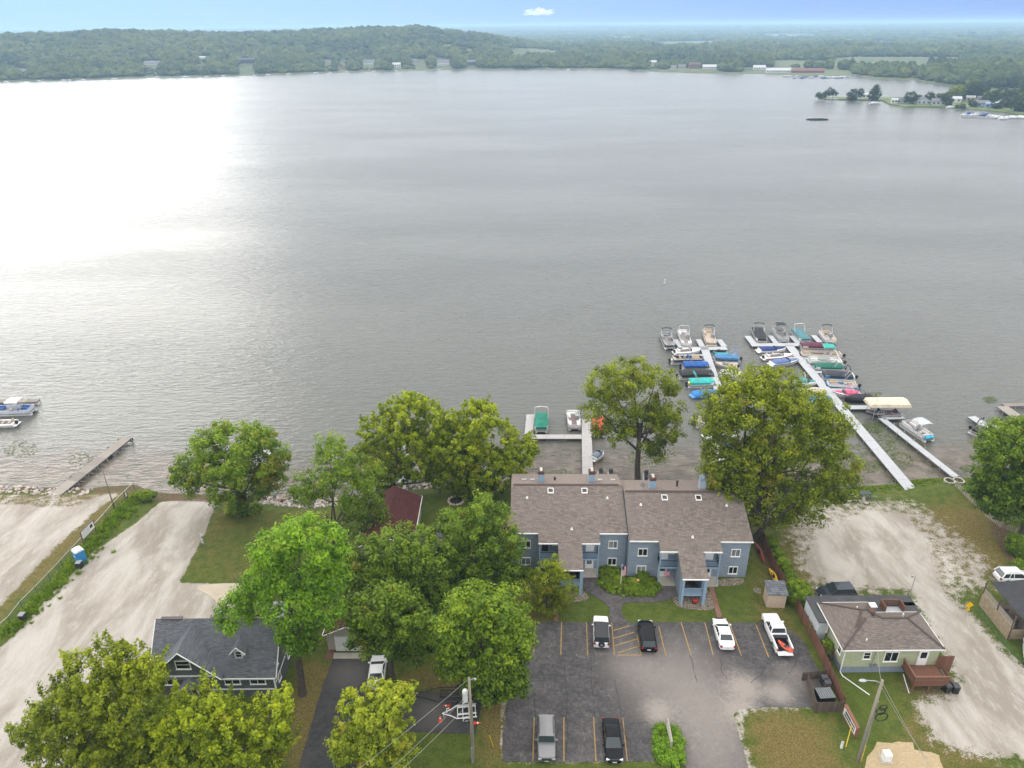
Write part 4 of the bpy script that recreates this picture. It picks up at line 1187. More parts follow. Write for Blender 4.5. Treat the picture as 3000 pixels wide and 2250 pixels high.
# ------------------------------------------------------------------ dark grey gabled house
dh = empty('grey_house', (-38.6, 55.4, GZ), 0, 'dark grey one-and-a-half storey house with slate roof, front gable and small dormer', 'house')
Wd, Dd, Ez, Rz_, Ry = 13.2, 7.6, 3.5, 7.6, 3.8
zd = lambda y: Ez + (Rz_ - Ez) * (y / Ry) if y < Ry else Rz_ - (Rz_ - Ez) * (y - Ry) / Ry
m_ = MB(); m_.extr([(0, -0.1), (Dd, -0.1), (Dd, Ez - 0.1), (Ry, Rz_ - 0.2), (0, Ez - 0.1)], 'x', 0, Wd - 0.25); m_.build('wall', M_GREYS, dh)
T = 0.15; m_ = MB()
m_.extr([(-0.35, zd(-0.35) - T), (Ry, Rz_ - T), (Ry, Rz_), (-0.35, zd(-0.35))], 'x', -0.3, Wd); m_.extr([(Ry + 0.001, Rz_ - T), (Dd + 0.35, zd(Dd + 0.35) - T), (Dd + 0.35, zd(Dd + 0.35)), (Ry + 0.001, Rz_)], 'x', -0.3, Wd)
groof = m_.build('roof', M_ROOFGREY, dh)
m_ = MB(); m_.bar((0.3, Ry, Rz_ + 0.06), (2.6, Ry, Rz_ + 0.06), 0.4, 0.12); m_.bar((5.6, Ry, Rz_ + 0.05), (Wd - 1.5, Ry, Rz_ + 0.05), 0.35, 0.1); m_.build('ridge_vent', simple('ridge_purple', (0.10, 0.085, 0.09), 0.9), groof)
# large front gable
gx0, gx1, gxm, gz1 = -0.1, 7.7, 3.8, 7.2
def gable(x0, x1, xm, zt, zb, yf, name='gable_roof', mat=M_ROOFGREY, ov=0.0, wall=None, wy=0.0):
    T_ = 0.14; m = MB()
    yb0 = (zb - Ez) / (Rz_ - Ez) * Ry; yb1 = (zt - Ez) / (Rz_ - Ez) * Ry
    for xa, xb in ((x0, xm), (xm, x1)):
        za, zb_ = (zb, zt) if xb == xm else (zt, zb)
        ya, yb = (yb0, yb1) if xb == xm else (yb1, yb0)
        top = [(xa, yf, za), (xb, yf, zb_), (xb, yb + 0.15, zb_ + 0.02), (xa, ya + 0.15, za + 0.02)]
        m.add([(a, b, c) for a, b, c in top] + [(a, b, c - T_) for a, b, c in top], [(0, 1, 2, 3), (7, 6, 5, 4), (0, 4, 5, 1), (1, 5, 6, 2), (2, 6, 7, 3), (3, 7, 4, 0)])
    o = m.build(name, mat, dh)
    f = MB()
    for xa, xb in ((x0, xm), (x1, xm)): f.bar((xa, yf - 0.02, zb - 0.06), (xb, yf - 0.02, zt - 0.06), 0.06, 0.2, up=(0, 1, 0))
    f.build('barge_board', M_WHITE, o)
    if wall:
        k = (wall[1] - wall[0]) / 2; w_ = MB()
        w_.add([(wall[0], wy, zb - 0.35), (wall[1], wy, zb - 0.35), (xm, wy, zt - 0.25), (wall[0], yb0 + 0.3, zb - 0.35), (wall[1], yb0 + 0.3, zb - 0.35), (xm, yb1, zt - 0.25)], [(0, 1, 2), (3, 5, 4), (0, 2, 5, 3), (2, 1, 4, 5), (1, 0, 3, 4)])
        w_.build('gable_wall', M_GREYS, dh)
    return o
gable(gx0, gx1, gxm, gz1 + 0.1, 3.5, -0.75, wall=(0.35, 7.25), wy=-0.3)
win(dh, (3.8, -0.32, 4.55), 1.6, 1.2, 0, 0, M_GLASS, bars=1)
MB().box((3.8, -0.34, 3.42), (6.9, 0.1, 0.14)).build('belt_trim', M_WHITE, dh)
g2 = gable(8.3, 10.0, 9.15, 6.35, 5.4, 0.85, 'dormer_roof', wall=None)
m_ = MB(); m_.add([(8.62, 1.15, 4.3), (9.68, 1.15, 4.3), (9.68, 1.15, 5.55), (9.15, 1.15, 6.15), (8.62, 1.15, 5.55), (8.62, 2.6, 4.3), (9.68, 2.6, 4.3), (9.68, 2.6, 5.55), (9.15, 2.6, 6.15), (8.62, 2.6, 5.55)], [(0, 1, 2, 3, 4), (9, 8, 7, 6, 5), (0, 5, 6, 1), (1, 6, 7, 2), (2, 7, 8, 3), (3, 8, 9, 4), (4, 9, 5, 0)])
m_.build('dormer_wall', M_WHITE, dh); win(dh, (9.15, 1.12, 4.6), 0.75, 0.95, 0, 0, M_GLASS, bars=1)
m_ = MB(); m_.bar((gx1 - 0.2, -0.38, zd(-0.35) - 0.08), (Wd, -0.38, zd(-0.35) - 0.08), 0.1, 0.16); m_.bar((Wd + 0.02, -0.3, zd(-0.3) - 0.1), (Wd + 0.02, Ry, Rz_ - 0.1), 0.05, 0.18, up=(1, 0, 0)); m_.bar((-0.32, -0.3, zd(-0.3) - 0.1), (-0.32, Ry, Rz_ - 0.1), 0.05, 0.18, up=(1, 0, 0)); m_.build('gutter', M_WHITE, groof)
for x in (8.4, 11.1): win(dh, (x, -0.02, 1.9), 1.7, 0.95, 0, 1)
win(dh, (1.4, -0.02, 1.9), 1.9, 0.95, 0, 1)
m_ = MB().box((9.2, -0.03, 1.05), (7.6, 0.06, 0.15)); m_.box((Wd - 0.3, -0.06, 0.05), (0.16, 0.12, 3.3)); m_.build('corner_trim', M_WHITE, dh)
m_ = MB(); m_.tube([(Wd - 0.22, 0.1, 2.0), (Wd - 0.22, 4.0, 2.15), (Wd - 0.22, 8.2, 2.3)], 0.05, 5); m_.build('belt_trim', M_WHITE, dh)
for y, z in ((1.2, 1.2), (1.1, 3.3), (5.2, 3.3), (6.3, 3.3), (4.6, 1.0)): win(dh, (Wd - 0.23, y, z), 0.8, 1.0, math.pi / 2, 0, bars=1)
# entry porch roof between gable and eave
m_ = MB(); m_.add([(3.3, -1.5, 2.75), (5.3, -1.5, 2.75), (4.5, -1.0, 3.35), (4.3, 0.2, 3.4), (3.3, 0, 2.75), (5.3, 0, 2.75)], [(0, 1, 2), (0, 2, 3, 4), (1, 5, 3, 2), (0, 4, 5, 1)]); m_.build('porch_roof', M_ROOFGREY, dh)
m_ = MB(); m_.box((5.25, -1.4, 0), (0.14, 0.14, 2.75)); m_.box((3.35, -1.4, 0), (0.14, 0.14, 2.75)); m_.build('porch_post', M_WHITE, dh)
door(dh, (4.3, -0.02, 0.15), 0.95, 2.05, 0, 0, simple('maroon_paint', (0.09, 0.02, 0.025), 0.5))
m_ = MB(); m_.add([(9.0, 7.7, 3.5), (13.3, 7.7, 3.5), (13.3, 11.6, 2.7), (9.6, 11.6, 2.7), (9.0, 7.7, 3.35), (13.3, 7.7, 3.35), (13.3, 11.6, 2.55), (9.6, 11.6, 2.55)], [(0, 1, 2, 3), (7, 6, 5, 4), (0, 4, 5, 1), (1, 5, 6, 2), (2, 6, 7, 3), (3, 7, 4, 0)]); m_.build('rear_roof', simple('grey_metal_roof', (0.22, 0.235, 0.235), 0.6), dh)
m_ = MB().box((11.3, 10.0, -0.05), (3.8, 2.9, 2.6)); m_.build('rear_wing', M_GREYS, dh)

# ------------------------------------------------------------------ red-roofed house among the trees, and its garage
def red_gable(name, label, c, yaw, W, D, ez, rz, mat, gwall):
    o = empty(name, (c[0], c[1], GZ), yaw, label, 'house' if name != 'garage' else 'garage')
    m = MB(); m.extr([(-W / 2 + 0.3, -0.1), (W / 2 - 0.3, -0.1), (W / 2 - 0.3, ez - 0.05), (0, rz - 0.25), (-W / 2 + 0.3, ez - 0.05)], 'y', 0.3, D - 0.3); m.build('wall', gwall, o)
    m = MB(); T = 0.14
    for s in (-1, 1): m.extr([(0, rz - T), (s * W / 2, ez - T), (s * W / 2, ez), (0, rz)], 'y', 0, D)
    r_ = m.build('roof', mat, o)
    m = MB()
    for s in (-1, 1): m.bar((s * (W / 2 + 0.03), 0, ez - 0.08), (s * (W / 2 + 0.03), D, ez - 0.08), 0.08, 0.16)
    for y in (-0.02, D + 0.02):
        for s in (-1, 1): m.bar((s * W / 2, y, ez - 0.09), (0, y, rz - 0.09), 0.05, 0.16, up=(0, 1, 0))
    m.build('gutter', M_WHITE, r_)
    return o
rh = red_gable('red_roofed_house', 'long low house with dark red shingle roof half hidden by trees at the shore', Vector((-17.1, 76.4, 1)), 0.0, 7.5, 11.6, 3.2, 5.0, M_ROOFRED, simple('cream_wall', (0.42, 0.38, 0.32), 0.8))
m_ = MB(); m_.add([(3.9, 2.6, 3.0), (7.4, 2.6, 2.6), (7.4, 4.9, 2.6), (3.9, 4.9, 3.0), (3.9, 2.6, 2.85), (7.4, 2.6, 2.45), (7.4, 4.9, 2.45), (3.9, 4.9, 2.85)], [(0, 1, 2, 3), (7, 6, 5, 4), (0, 4, 5, 1), (1, 5, 6, 2), (2, 6, 7, 3), (3, 7, 4, 0)]); m_.build('side_roof', M_FLATROOF, rh)
m_ = MB().box((5.5, 3.75, 0), (3.2, 2.1, 2.4)); m_.build('side_wing', simple('cream_wall', (0.42, 0.38, 0.32), 0.8), rh)
m_ = MB().box((6.05, 2.55, 0.9), (0.35, 0.1, 1.7)); m_.build('corner_trim', M_WHITE, rh)
m_ = MB().box((5.6, 6.2, 0.0), (2.6, 2.2, 0.5)); m_.build('deck', simple('pale_deck', (0.40, 0.40, 0.40), 0.8), rh)
win(rh, (-1.6, 0.28, 1.0), 1.2, 1.2, 0, 1); win(rh, (1.6, 0.28, 1.0), 1.2, 1.2, 0, 1); door(rh, (0, 0.28, 0.1))
ga = red_gable('garage', 'small garage with red roof and white door at the end of the driveway', P(1024, 1912, 1), R(-1.0), 5.6, 7.5, 2.7, 4.1, M_ROOFRED, simple('cream_wall', (0.42, 0.38, 0.32), 0.8))
gd = MB().box((0, 0.24, 0.05), (3.2, 0.1, 2.2)).build('garage_door', M_WHITE, ga)
for k in range(4): MB().box((0, 0.18, 0.1 + 0.54 * k), (3.0, 0.05, 0.48)).build('door_panel', M_WHITE, gd)
tag(slab('board_walk', [(952, 1931), (970, 1871), (983, 1871), (976, 1931)], ZA + 0.02, M_REDWOOD), kind='structure')
# ================================================================== trees and shrubs
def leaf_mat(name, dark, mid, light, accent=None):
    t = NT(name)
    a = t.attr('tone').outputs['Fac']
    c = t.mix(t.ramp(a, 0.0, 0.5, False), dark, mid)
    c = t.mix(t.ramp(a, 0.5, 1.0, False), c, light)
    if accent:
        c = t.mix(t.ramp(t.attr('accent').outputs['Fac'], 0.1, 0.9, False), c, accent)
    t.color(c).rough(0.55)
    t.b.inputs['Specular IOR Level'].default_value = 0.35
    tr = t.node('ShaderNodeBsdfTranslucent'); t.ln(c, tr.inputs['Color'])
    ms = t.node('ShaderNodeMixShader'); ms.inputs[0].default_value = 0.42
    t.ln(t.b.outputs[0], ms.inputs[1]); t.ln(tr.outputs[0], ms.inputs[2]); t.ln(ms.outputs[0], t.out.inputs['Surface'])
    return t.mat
YEL = (0.34, 0.24, 0.02)
ML_GREEN = leaf_mat('green_leaves', (0.036, 0.077, 0.0042), (0.162, 0.269, 0.0105), (0.336, 0.452, 0.0189), YEL)
ML_VIVID = leaf_mat('vivid_leaves', (0.052, 0.121, 0.0055), (0.187, 0.351, 0.0125), (0.340, 0.529, 0.0235), YEL)
ML_DARK = leaf_mat('dark_leaves', (0.034, 0.070, 0.0042), (0.134, 0.230, 0.0105), (0.274, 0.383, 0.0189), YEL)
ML_MAPLE = leaf_mat('maple_leaves', (0.062, 0.099, 0.0032), (0.252, 0.331, 0.0074), (0.504, 0.568, 0.0158), YEL)
ML_OLIVE = leaf_mat('olive_leaves', (0.047, 0.072, 0.0032), (0.207, 0.264, 0.0074), (0.414, 0.464, 0.0158), (0.26, 0.17, 0.015))
ML_YELLOW = leaf_mat('yellowing_leaves', (0.090, 0.150, 0.009), (0.320, 0.400, 0.018), (0.560, 0.590, 0.035), (0.52, 0.40, 0.05))
M_BARK = NT('bark'); _p = M_BARK.mapping(M_BARK.pos(), (6, 6, 1.2)); _n = M_BARK.noise(_p, 2.0, 5, 0.7)
M_BARK.color(M_BARK.mix(M_BARK.ramp(_n, 0.3, 0.7), (0.035, 0.026, 0.020), (0.12, 0.095, 0.075))).rough(0.95); M_BARK.bump(_n, 0.8, 0.06); M_BARK = M_BARK.mat

def leaves(lobes, seed, size=0.26, dens=1.0, rc=0.75, nl=46, accent=0.05, spike=0.0, gap=0.30, up=0.45):
    """leaf faces in clumps spread through ellipsoid lobes; lobes = [(centre, (rx,ry,rz))]; returns mesh arrays"""
    g = np.random.default_rng(seed)
    C, O, TN, AC = [], [], [], []
    cen_all = np.array([l[0] for l in lobes]); top = max(l[0][2] + l[1][2] for l in lobes); bot = min(l[0][2] - l[1][2] for l in lobes)
    for (c, r) in lobes:
        c = np.array(c); r = np.array(r)
        area = 4 * math.pi * ((r[0] * r[1]) ** 1.6 + (r[0] * r[2]) ** 1.6 + (r[1] * r[2]) ** 1.6) ** (1 / 1.6) / 3 ** (1 / 1.6)
        n = max(4, int(area / (rc * rc * 2.1) * dens))
        d = g.normal(size=(n, 3)); d /= np.linalg.norm(d, axis=1)[:, None]
        rad = 0.50 + 0.55 * g.random(n) ** 0.6
        cc = c + d * r * rad[:, None]
        # drop clumps in patches: gaps in the crown
        k = np.array([mnoise.noise(Vector(q * 0.28) + Vector((seed * 3.1, 0, 0))) for q in cc])
        ok = k > -0.32 + gap * g.random(n) - (0.35 * (1 - gap))
        C.append(cc[ok]); O.append(d[ok])
    C = np.concatenate(C); O = np.concatenate(O); n = len(C)
    rcs = rc * g.uniform(0.6, 1.35, n)
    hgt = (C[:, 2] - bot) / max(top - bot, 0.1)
    ctone = np.clip(0.30 + 0.36 * hgt + g.normal(0, 0.17, n), 0, 1)  # clumps coloured lighter towards the crown top, standing in for top light
    cacc = (g.random(n) < accent * 0.6) * g.uniform(0.2, 0.7, n)
    pn = np.array([mnoise.noise(Vector(q * 0.22) + Vector((0, seed * 2.7, 5.0))) for q in C])
    cacc = np.maximum(cacc, np.clip((pn - 0.42 + accent) * 2.0, 0, 0.55) * (accent > 0.03))
    m = (nl * 1.3 * g.uniform(0.6, 1.4, n)).astype(int)
    idx = np.repeat(np.arange(n), m); N = len(idx)
    e = g.normal(size=(N, 3)); e /= np.linalg.norm(e, axis=1)[:, None]
    rr = g.random(N) ** 0.5
    sc3 = np.ones((N, 3)); sc3[:, 2] = 0.8
    pos = C[idx] + e * (rcs[idx] * rr)[:, None] * sc3
    if spike:
        s = g.random(n) ** 2 * spike * rcs * 2.6
        tpar = g.random(N)
        ax = O * 0.55 + np.array([0, 0, 0.85]); ax /= np.linalg.norm(ax, axis=1)[:, None]
        pos = C[idx] + e * (rcs[idx] * rr * (1 - 0.65 * tpar * (s[idx] > 0.3)))[:, None] * np.array([0.8, 0.8, 0.8]) + ax[idx] * (s[idx] * tpar)[:, None]
    nrm = e * 0.55 + O[idx] * 0.35 + np.array([0, 0, up]) + g.normal(0, 0.35, (N, 3))
    nrm /= np.linalg.norm(nrm, axis=1)[:, None]
    a = np.cross(nrm, g.normal(size=(N, 3))); a /= np.linalg.norm(a, axis=1)[:, None]
    b = np.cross(nrm, a)
    L = size * 0.86 * np.clip(g.lognormal(-0.05, 0.33, N), 0.45, 1.9)
    bend = nrm * (L * 0.16)[:, None]
    v = np.stack([pos - a * L[:, None] * 0.6, pos + b * L[:, None] * 0.42 + bend, pos + a * L[:, None] * 0.6, pos - b * L[:, None] * 0.42 + bend], 1).reshape(-1, 3)
    f = np.arange(N * 4).reshape(N, 4)
    tone = np.clip(ctone[idx] + g.normal(0, 0.14, N) + 0.10 * (e[:, 2]), 0, 1)  # upper leaves of a clump also tinted lighter, as if lit from above
    acc = np.clip(cacc[idx] * g.uniform(0.5, 1.2, N), 0, 1)
    return v, f, np.repeat(tone, 4), np.repeat(acc, 4), C

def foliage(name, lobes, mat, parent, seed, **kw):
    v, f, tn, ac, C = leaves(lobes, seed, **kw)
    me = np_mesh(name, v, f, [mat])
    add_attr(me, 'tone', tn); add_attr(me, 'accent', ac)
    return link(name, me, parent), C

def px_lobes(spec, Y, base, scale=1.06, seed=0):
    """lobes given as (sx, sy, rx, ry) in photo pixels, standing about distance Y -> local ellipsoids"""
    g = random.Random(seed); out = []
    for i, q in enumerate(spec):
        sx, sy, rx, ry = q[:4]; dy = q[4] if len(q) > 4 else g.uniform(-0.22, 0.22) * rx * 0.06
        c = PD(sx, sy, Y + dy)
        sl = (c - Vector((0, 0, CAM_H))).length / F * 0.96
        out.append(((c.x - base.x, c.y - base.y, c.z - base.z), (rx * sl * scale, (rx + ry) / 2 * sl * scale, ry * sl * scale)))
    return out

def tree(name, label, base_px, spec, mat, seed, trunk_r=0.32, limbs=7, base_z=GZ, forks=1, dy=0.0, group=None, cat='tree', grow=1.1, **kw):
    base = P(base_px[0], base_px[1], base_z)
    root = empty(name, base, 0, label, cat, group)
    lobes = px_lobes(spec, base.y + dy, base, grow, seed)
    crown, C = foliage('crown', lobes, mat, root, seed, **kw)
    g = random.Random(seed)
    cen = Vector((0, 0, 0)); wsum = 0
    for c, r in lobes:
        w = r[0] ** 2; cen += Vector(c) * w; wsum += w
    cen /= wsum
    zlow = min(c[2] - r[2] for c, r in lobes)
    fork_h = max(1.2, min(cen.z * 0.5, zlow + 1.5))
    tm = MB(); tips = []
    for k in range(forks):
        off = Vector((0, 0, 0)) if forks == 1 else Vector((math.cos(k * 2.4 + seed), math.sin(k * 2.4 + seed), 0)) * (0.45 + 0.5 * trunk_r)
        lean = Vector((cen.x, cen.y, 0)) * 0.30 + off * (3.0 if forks > 1 else 0)
        r0 = trunk_r * (1 if forks == 1 else 0.7)
        pts = [off + Vector((0, 0, -0.25)), off + Vector((0, 0, 0.2)), off + lean * 0.25 + Vector((g.uniform(-.15, .15), g.uniform(-.15, .15), fork_h * 0.5)), off + lean * 0.7 + Vector((0, 0, fork_h)), off * 1.5 + lean + Vector((0, 0, fork_h + (cen.z - fork_h) * 0.6))]
        tm.tube(pts, [r0 * 1.45, r0 * 1.05, r0 * 0.92, r0 * 0.78, r0 * 0.5], 9); tips.append(pts)
    tm.build('trunk', M_BARK, root, smooth=True)
    lm = MB(); gi = np.random.default_rng(seed + 5)
    order = sorted(range(len(lobes)), key=lambda i: -lobes[i][1][0])
    for n_, i in enumerate(order):
        c = Vector(lobes[i][0]); pts_ = tips[n_ % forks]; st = pts_[3] if n_ % 2 else pts_[3].lerp(pts_[4], 0.6)
        mid = st.lerp(c, 0.5) + Vector((g.uniform(-.6, .6), g.uniform(-.6, .6), -0.06 * (c - st).length + g.uniform(0, .5)))
        rr = trunk_r * 0.42
        lm.tube([st - (c - st).normalized() * 0.1, mid, c], [rr, rr * 0.65, rr * 0.25], 6)
        for _ in range(limbs):
            j = gi.integers(0, len(C)); q = Vector(C[j])
            if (q - c).length < lobes[i][1][0] * 1.5:
                s2 = mid.lerp(c, g.uniform(0.2, 1.0)); lm.tube([s2, s2.lerp(q, 0.5) + Vector((0, 0, g.uniform(-.2, .3))), q], [rr * 0.3, rr * 0.2, rr * 0.08], 4, cap=False)
    lm.build('limbs', M_BARK, root, smooth=True)
    return root

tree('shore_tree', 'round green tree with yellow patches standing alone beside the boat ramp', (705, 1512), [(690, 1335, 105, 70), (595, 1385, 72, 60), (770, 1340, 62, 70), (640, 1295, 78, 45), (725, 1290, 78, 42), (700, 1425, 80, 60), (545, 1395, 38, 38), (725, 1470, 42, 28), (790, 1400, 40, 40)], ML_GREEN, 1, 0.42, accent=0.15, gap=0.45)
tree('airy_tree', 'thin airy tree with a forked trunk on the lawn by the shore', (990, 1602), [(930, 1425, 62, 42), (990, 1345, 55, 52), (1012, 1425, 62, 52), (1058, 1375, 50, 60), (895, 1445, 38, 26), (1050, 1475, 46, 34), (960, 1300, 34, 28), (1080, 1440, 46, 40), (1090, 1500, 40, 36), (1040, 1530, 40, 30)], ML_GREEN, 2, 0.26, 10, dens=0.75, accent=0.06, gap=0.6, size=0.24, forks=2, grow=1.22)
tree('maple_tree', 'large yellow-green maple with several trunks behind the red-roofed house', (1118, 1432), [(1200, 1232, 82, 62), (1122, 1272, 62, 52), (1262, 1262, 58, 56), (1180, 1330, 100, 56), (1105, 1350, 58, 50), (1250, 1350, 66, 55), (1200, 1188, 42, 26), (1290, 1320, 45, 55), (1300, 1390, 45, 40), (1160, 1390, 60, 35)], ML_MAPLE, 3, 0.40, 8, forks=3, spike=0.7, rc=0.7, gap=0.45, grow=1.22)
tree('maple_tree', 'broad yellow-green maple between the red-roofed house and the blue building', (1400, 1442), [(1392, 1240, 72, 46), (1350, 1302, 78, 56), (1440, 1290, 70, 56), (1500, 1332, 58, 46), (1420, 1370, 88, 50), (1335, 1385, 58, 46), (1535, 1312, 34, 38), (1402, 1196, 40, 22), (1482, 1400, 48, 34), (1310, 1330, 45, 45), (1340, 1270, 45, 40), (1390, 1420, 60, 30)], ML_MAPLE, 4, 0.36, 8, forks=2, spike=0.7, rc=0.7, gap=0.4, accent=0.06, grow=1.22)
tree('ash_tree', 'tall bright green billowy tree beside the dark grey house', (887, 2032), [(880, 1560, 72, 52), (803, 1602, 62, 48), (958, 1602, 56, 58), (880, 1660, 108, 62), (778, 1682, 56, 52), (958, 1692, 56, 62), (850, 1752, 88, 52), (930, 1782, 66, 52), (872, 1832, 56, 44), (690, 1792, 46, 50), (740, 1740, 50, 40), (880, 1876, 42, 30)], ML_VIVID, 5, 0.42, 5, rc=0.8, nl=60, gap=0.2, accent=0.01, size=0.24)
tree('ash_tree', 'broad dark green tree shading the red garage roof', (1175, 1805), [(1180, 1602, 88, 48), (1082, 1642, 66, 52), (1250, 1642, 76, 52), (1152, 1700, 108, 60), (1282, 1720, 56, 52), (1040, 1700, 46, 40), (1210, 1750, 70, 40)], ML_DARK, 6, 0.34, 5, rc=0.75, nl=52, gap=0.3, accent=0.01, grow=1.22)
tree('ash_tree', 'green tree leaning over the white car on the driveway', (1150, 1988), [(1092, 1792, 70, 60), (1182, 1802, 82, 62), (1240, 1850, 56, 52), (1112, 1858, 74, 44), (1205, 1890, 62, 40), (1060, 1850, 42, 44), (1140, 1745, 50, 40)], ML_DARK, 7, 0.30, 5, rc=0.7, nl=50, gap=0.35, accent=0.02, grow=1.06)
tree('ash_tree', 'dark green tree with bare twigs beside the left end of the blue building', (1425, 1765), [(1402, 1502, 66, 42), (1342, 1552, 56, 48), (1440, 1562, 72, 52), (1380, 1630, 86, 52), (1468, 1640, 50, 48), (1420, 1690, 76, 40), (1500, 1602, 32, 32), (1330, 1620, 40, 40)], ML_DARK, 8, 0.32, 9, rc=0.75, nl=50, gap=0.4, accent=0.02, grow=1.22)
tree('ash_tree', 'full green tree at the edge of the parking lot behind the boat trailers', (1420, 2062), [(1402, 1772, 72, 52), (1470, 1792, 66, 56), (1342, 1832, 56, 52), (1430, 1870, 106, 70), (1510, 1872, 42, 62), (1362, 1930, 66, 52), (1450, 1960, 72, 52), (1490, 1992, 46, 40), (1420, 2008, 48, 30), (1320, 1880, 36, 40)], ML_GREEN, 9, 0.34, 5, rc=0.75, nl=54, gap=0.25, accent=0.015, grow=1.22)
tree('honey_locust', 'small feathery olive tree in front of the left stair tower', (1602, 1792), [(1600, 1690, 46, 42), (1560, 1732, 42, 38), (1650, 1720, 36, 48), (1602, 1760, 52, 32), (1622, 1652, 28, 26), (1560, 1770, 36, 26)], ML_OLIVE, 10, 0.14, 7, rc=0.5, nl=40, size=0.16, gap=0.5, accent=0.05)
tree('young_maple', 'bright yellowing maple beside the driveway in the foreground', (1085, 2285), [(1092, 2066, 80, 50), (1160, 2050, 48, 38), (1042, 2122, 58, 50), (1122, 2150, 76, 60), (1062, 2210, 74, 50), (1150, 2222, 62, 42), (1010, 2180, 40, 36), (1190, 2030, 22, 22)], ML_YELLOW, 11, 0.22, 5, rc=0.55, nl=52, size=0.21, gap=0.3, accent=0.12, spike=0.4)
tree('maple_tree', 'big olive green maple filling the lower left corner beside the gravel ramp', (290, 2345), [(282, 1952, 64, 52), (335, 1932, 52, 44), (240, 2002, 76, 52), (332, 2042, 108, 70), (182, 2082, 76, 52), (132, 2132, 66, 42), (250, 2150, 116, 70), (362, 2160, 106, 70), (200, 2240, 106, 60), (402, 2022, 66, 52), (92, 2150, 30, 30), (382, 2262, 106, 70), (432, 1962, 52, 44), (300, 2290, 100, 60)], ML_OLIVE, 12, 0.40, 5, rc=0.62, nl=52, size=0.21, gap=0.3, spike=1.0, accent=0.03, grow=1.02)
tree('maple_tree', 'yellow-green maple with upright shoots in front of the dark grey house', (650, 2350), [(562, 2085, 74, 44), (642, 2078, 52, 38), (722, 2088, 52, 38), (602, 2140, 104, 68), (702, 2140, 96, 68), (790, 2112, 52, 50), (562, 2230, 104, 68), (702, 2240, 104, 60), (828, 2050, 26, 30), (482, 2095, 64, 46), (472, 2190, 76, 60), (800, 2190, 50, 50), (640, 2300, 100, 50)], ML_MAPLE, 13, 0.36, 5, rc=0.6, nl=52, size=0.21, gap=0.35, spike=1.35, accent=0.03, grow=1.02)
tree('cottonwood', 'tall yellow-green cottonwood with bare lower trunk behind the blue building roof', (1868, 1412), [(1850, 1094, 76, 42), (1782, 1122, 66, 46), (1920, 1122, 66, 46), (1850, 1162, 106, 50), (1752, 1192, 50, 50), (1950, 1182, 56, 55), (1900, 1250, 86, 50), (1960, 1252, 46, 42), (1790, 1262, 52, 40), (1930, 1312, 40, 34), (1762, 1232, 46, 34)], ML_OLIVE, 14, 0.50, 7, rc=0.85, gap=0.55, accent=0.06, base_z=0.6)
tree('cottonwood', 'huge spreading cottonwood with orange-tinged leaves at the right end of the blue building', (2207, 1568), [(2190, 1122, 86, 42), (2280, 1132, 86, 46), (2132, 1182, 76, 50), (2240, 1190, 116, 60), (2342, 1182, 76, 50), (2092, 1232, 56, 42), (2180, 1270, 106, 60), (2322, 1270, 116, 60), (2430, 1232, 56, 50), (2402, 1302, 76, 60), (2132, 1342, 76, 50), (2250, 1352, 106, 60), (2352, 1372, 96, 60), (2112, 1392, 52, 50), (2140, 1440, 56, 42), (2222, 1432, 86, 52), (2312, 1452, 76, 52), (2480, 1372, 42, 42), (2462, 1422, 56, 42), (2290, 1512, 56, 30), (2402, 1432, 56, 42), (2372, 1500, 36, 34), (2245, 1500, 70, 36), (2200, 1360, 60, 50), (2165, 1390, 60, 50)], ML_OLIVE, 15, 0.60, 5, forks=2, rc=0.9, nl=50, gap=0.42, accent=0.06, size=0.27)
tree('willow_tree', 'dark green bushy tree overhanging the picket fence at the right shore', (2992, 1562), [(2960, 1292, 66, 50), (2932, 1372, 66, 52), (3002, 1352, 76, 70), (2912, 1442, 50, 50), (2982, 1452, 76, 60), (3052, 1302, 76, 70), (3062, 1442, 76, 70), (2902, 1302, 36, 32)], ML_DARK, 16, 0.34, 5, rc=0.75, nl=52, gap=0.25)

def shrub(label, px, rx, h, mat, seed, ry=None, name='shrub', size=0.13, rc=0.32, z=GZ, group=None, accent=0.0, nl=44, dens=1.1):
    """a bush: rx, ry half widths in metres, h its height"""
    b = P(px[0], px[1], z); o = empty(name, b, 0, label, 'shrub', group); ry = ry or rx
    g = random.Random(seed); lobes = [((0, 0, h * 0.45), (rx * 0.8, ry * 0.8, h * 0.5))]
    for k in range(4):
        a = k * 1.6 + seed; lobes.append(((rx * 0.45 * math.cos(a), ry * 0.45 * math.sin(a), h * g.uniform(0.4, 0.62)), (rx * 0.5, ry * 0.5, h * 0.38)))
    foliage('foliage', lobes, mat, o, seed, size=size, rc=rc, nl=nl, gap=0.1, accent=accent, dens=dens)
    m_ = MB()
    for k in range(5):
        a = k * 1.3; m_.tube([(0.05 * math.cos(a), 0.05 * math.sin(a), -0.05), (rx * 0.5 * math.cos(a), ry * 0.5 * math.sin(a), h * 0.6)], [0.04, 0.015], 5)
    m_.build('stem', M_BARK, o)
    return o
GB = 'bushes along the red fence'
shrub('dense bush at the lake end of the red fence', (2258, 1600), 0.9, 1.7, ML_DARK, 31, group=GB)
shrub('bush against the red fence beside the red kayak', (2275, 1636), 0.95, 1.7, ML_DARK, 32, group=GB)
shrub('bush against the red fence beside the yellow kayak', (2292, 1668), 1.0, 1.8, ML_GREEN, 33, group=GB)
shrub('bush against the red fence next to the tan shed', (2310, 1705), 1.0, 1.7, ML_DARK, 34, group=GB)
shrub('tall bright bush leaning over the red fence behind the parked grey car', (2335, 1765), 1.7, 3.2, ML_GREEN, 35, group=GB, rc=0.4, size=0.16)
shrub('dark shrub at the back corner of the green cottage', (2392, 1862), 0.9, 2.2, ML_DARK, 36)
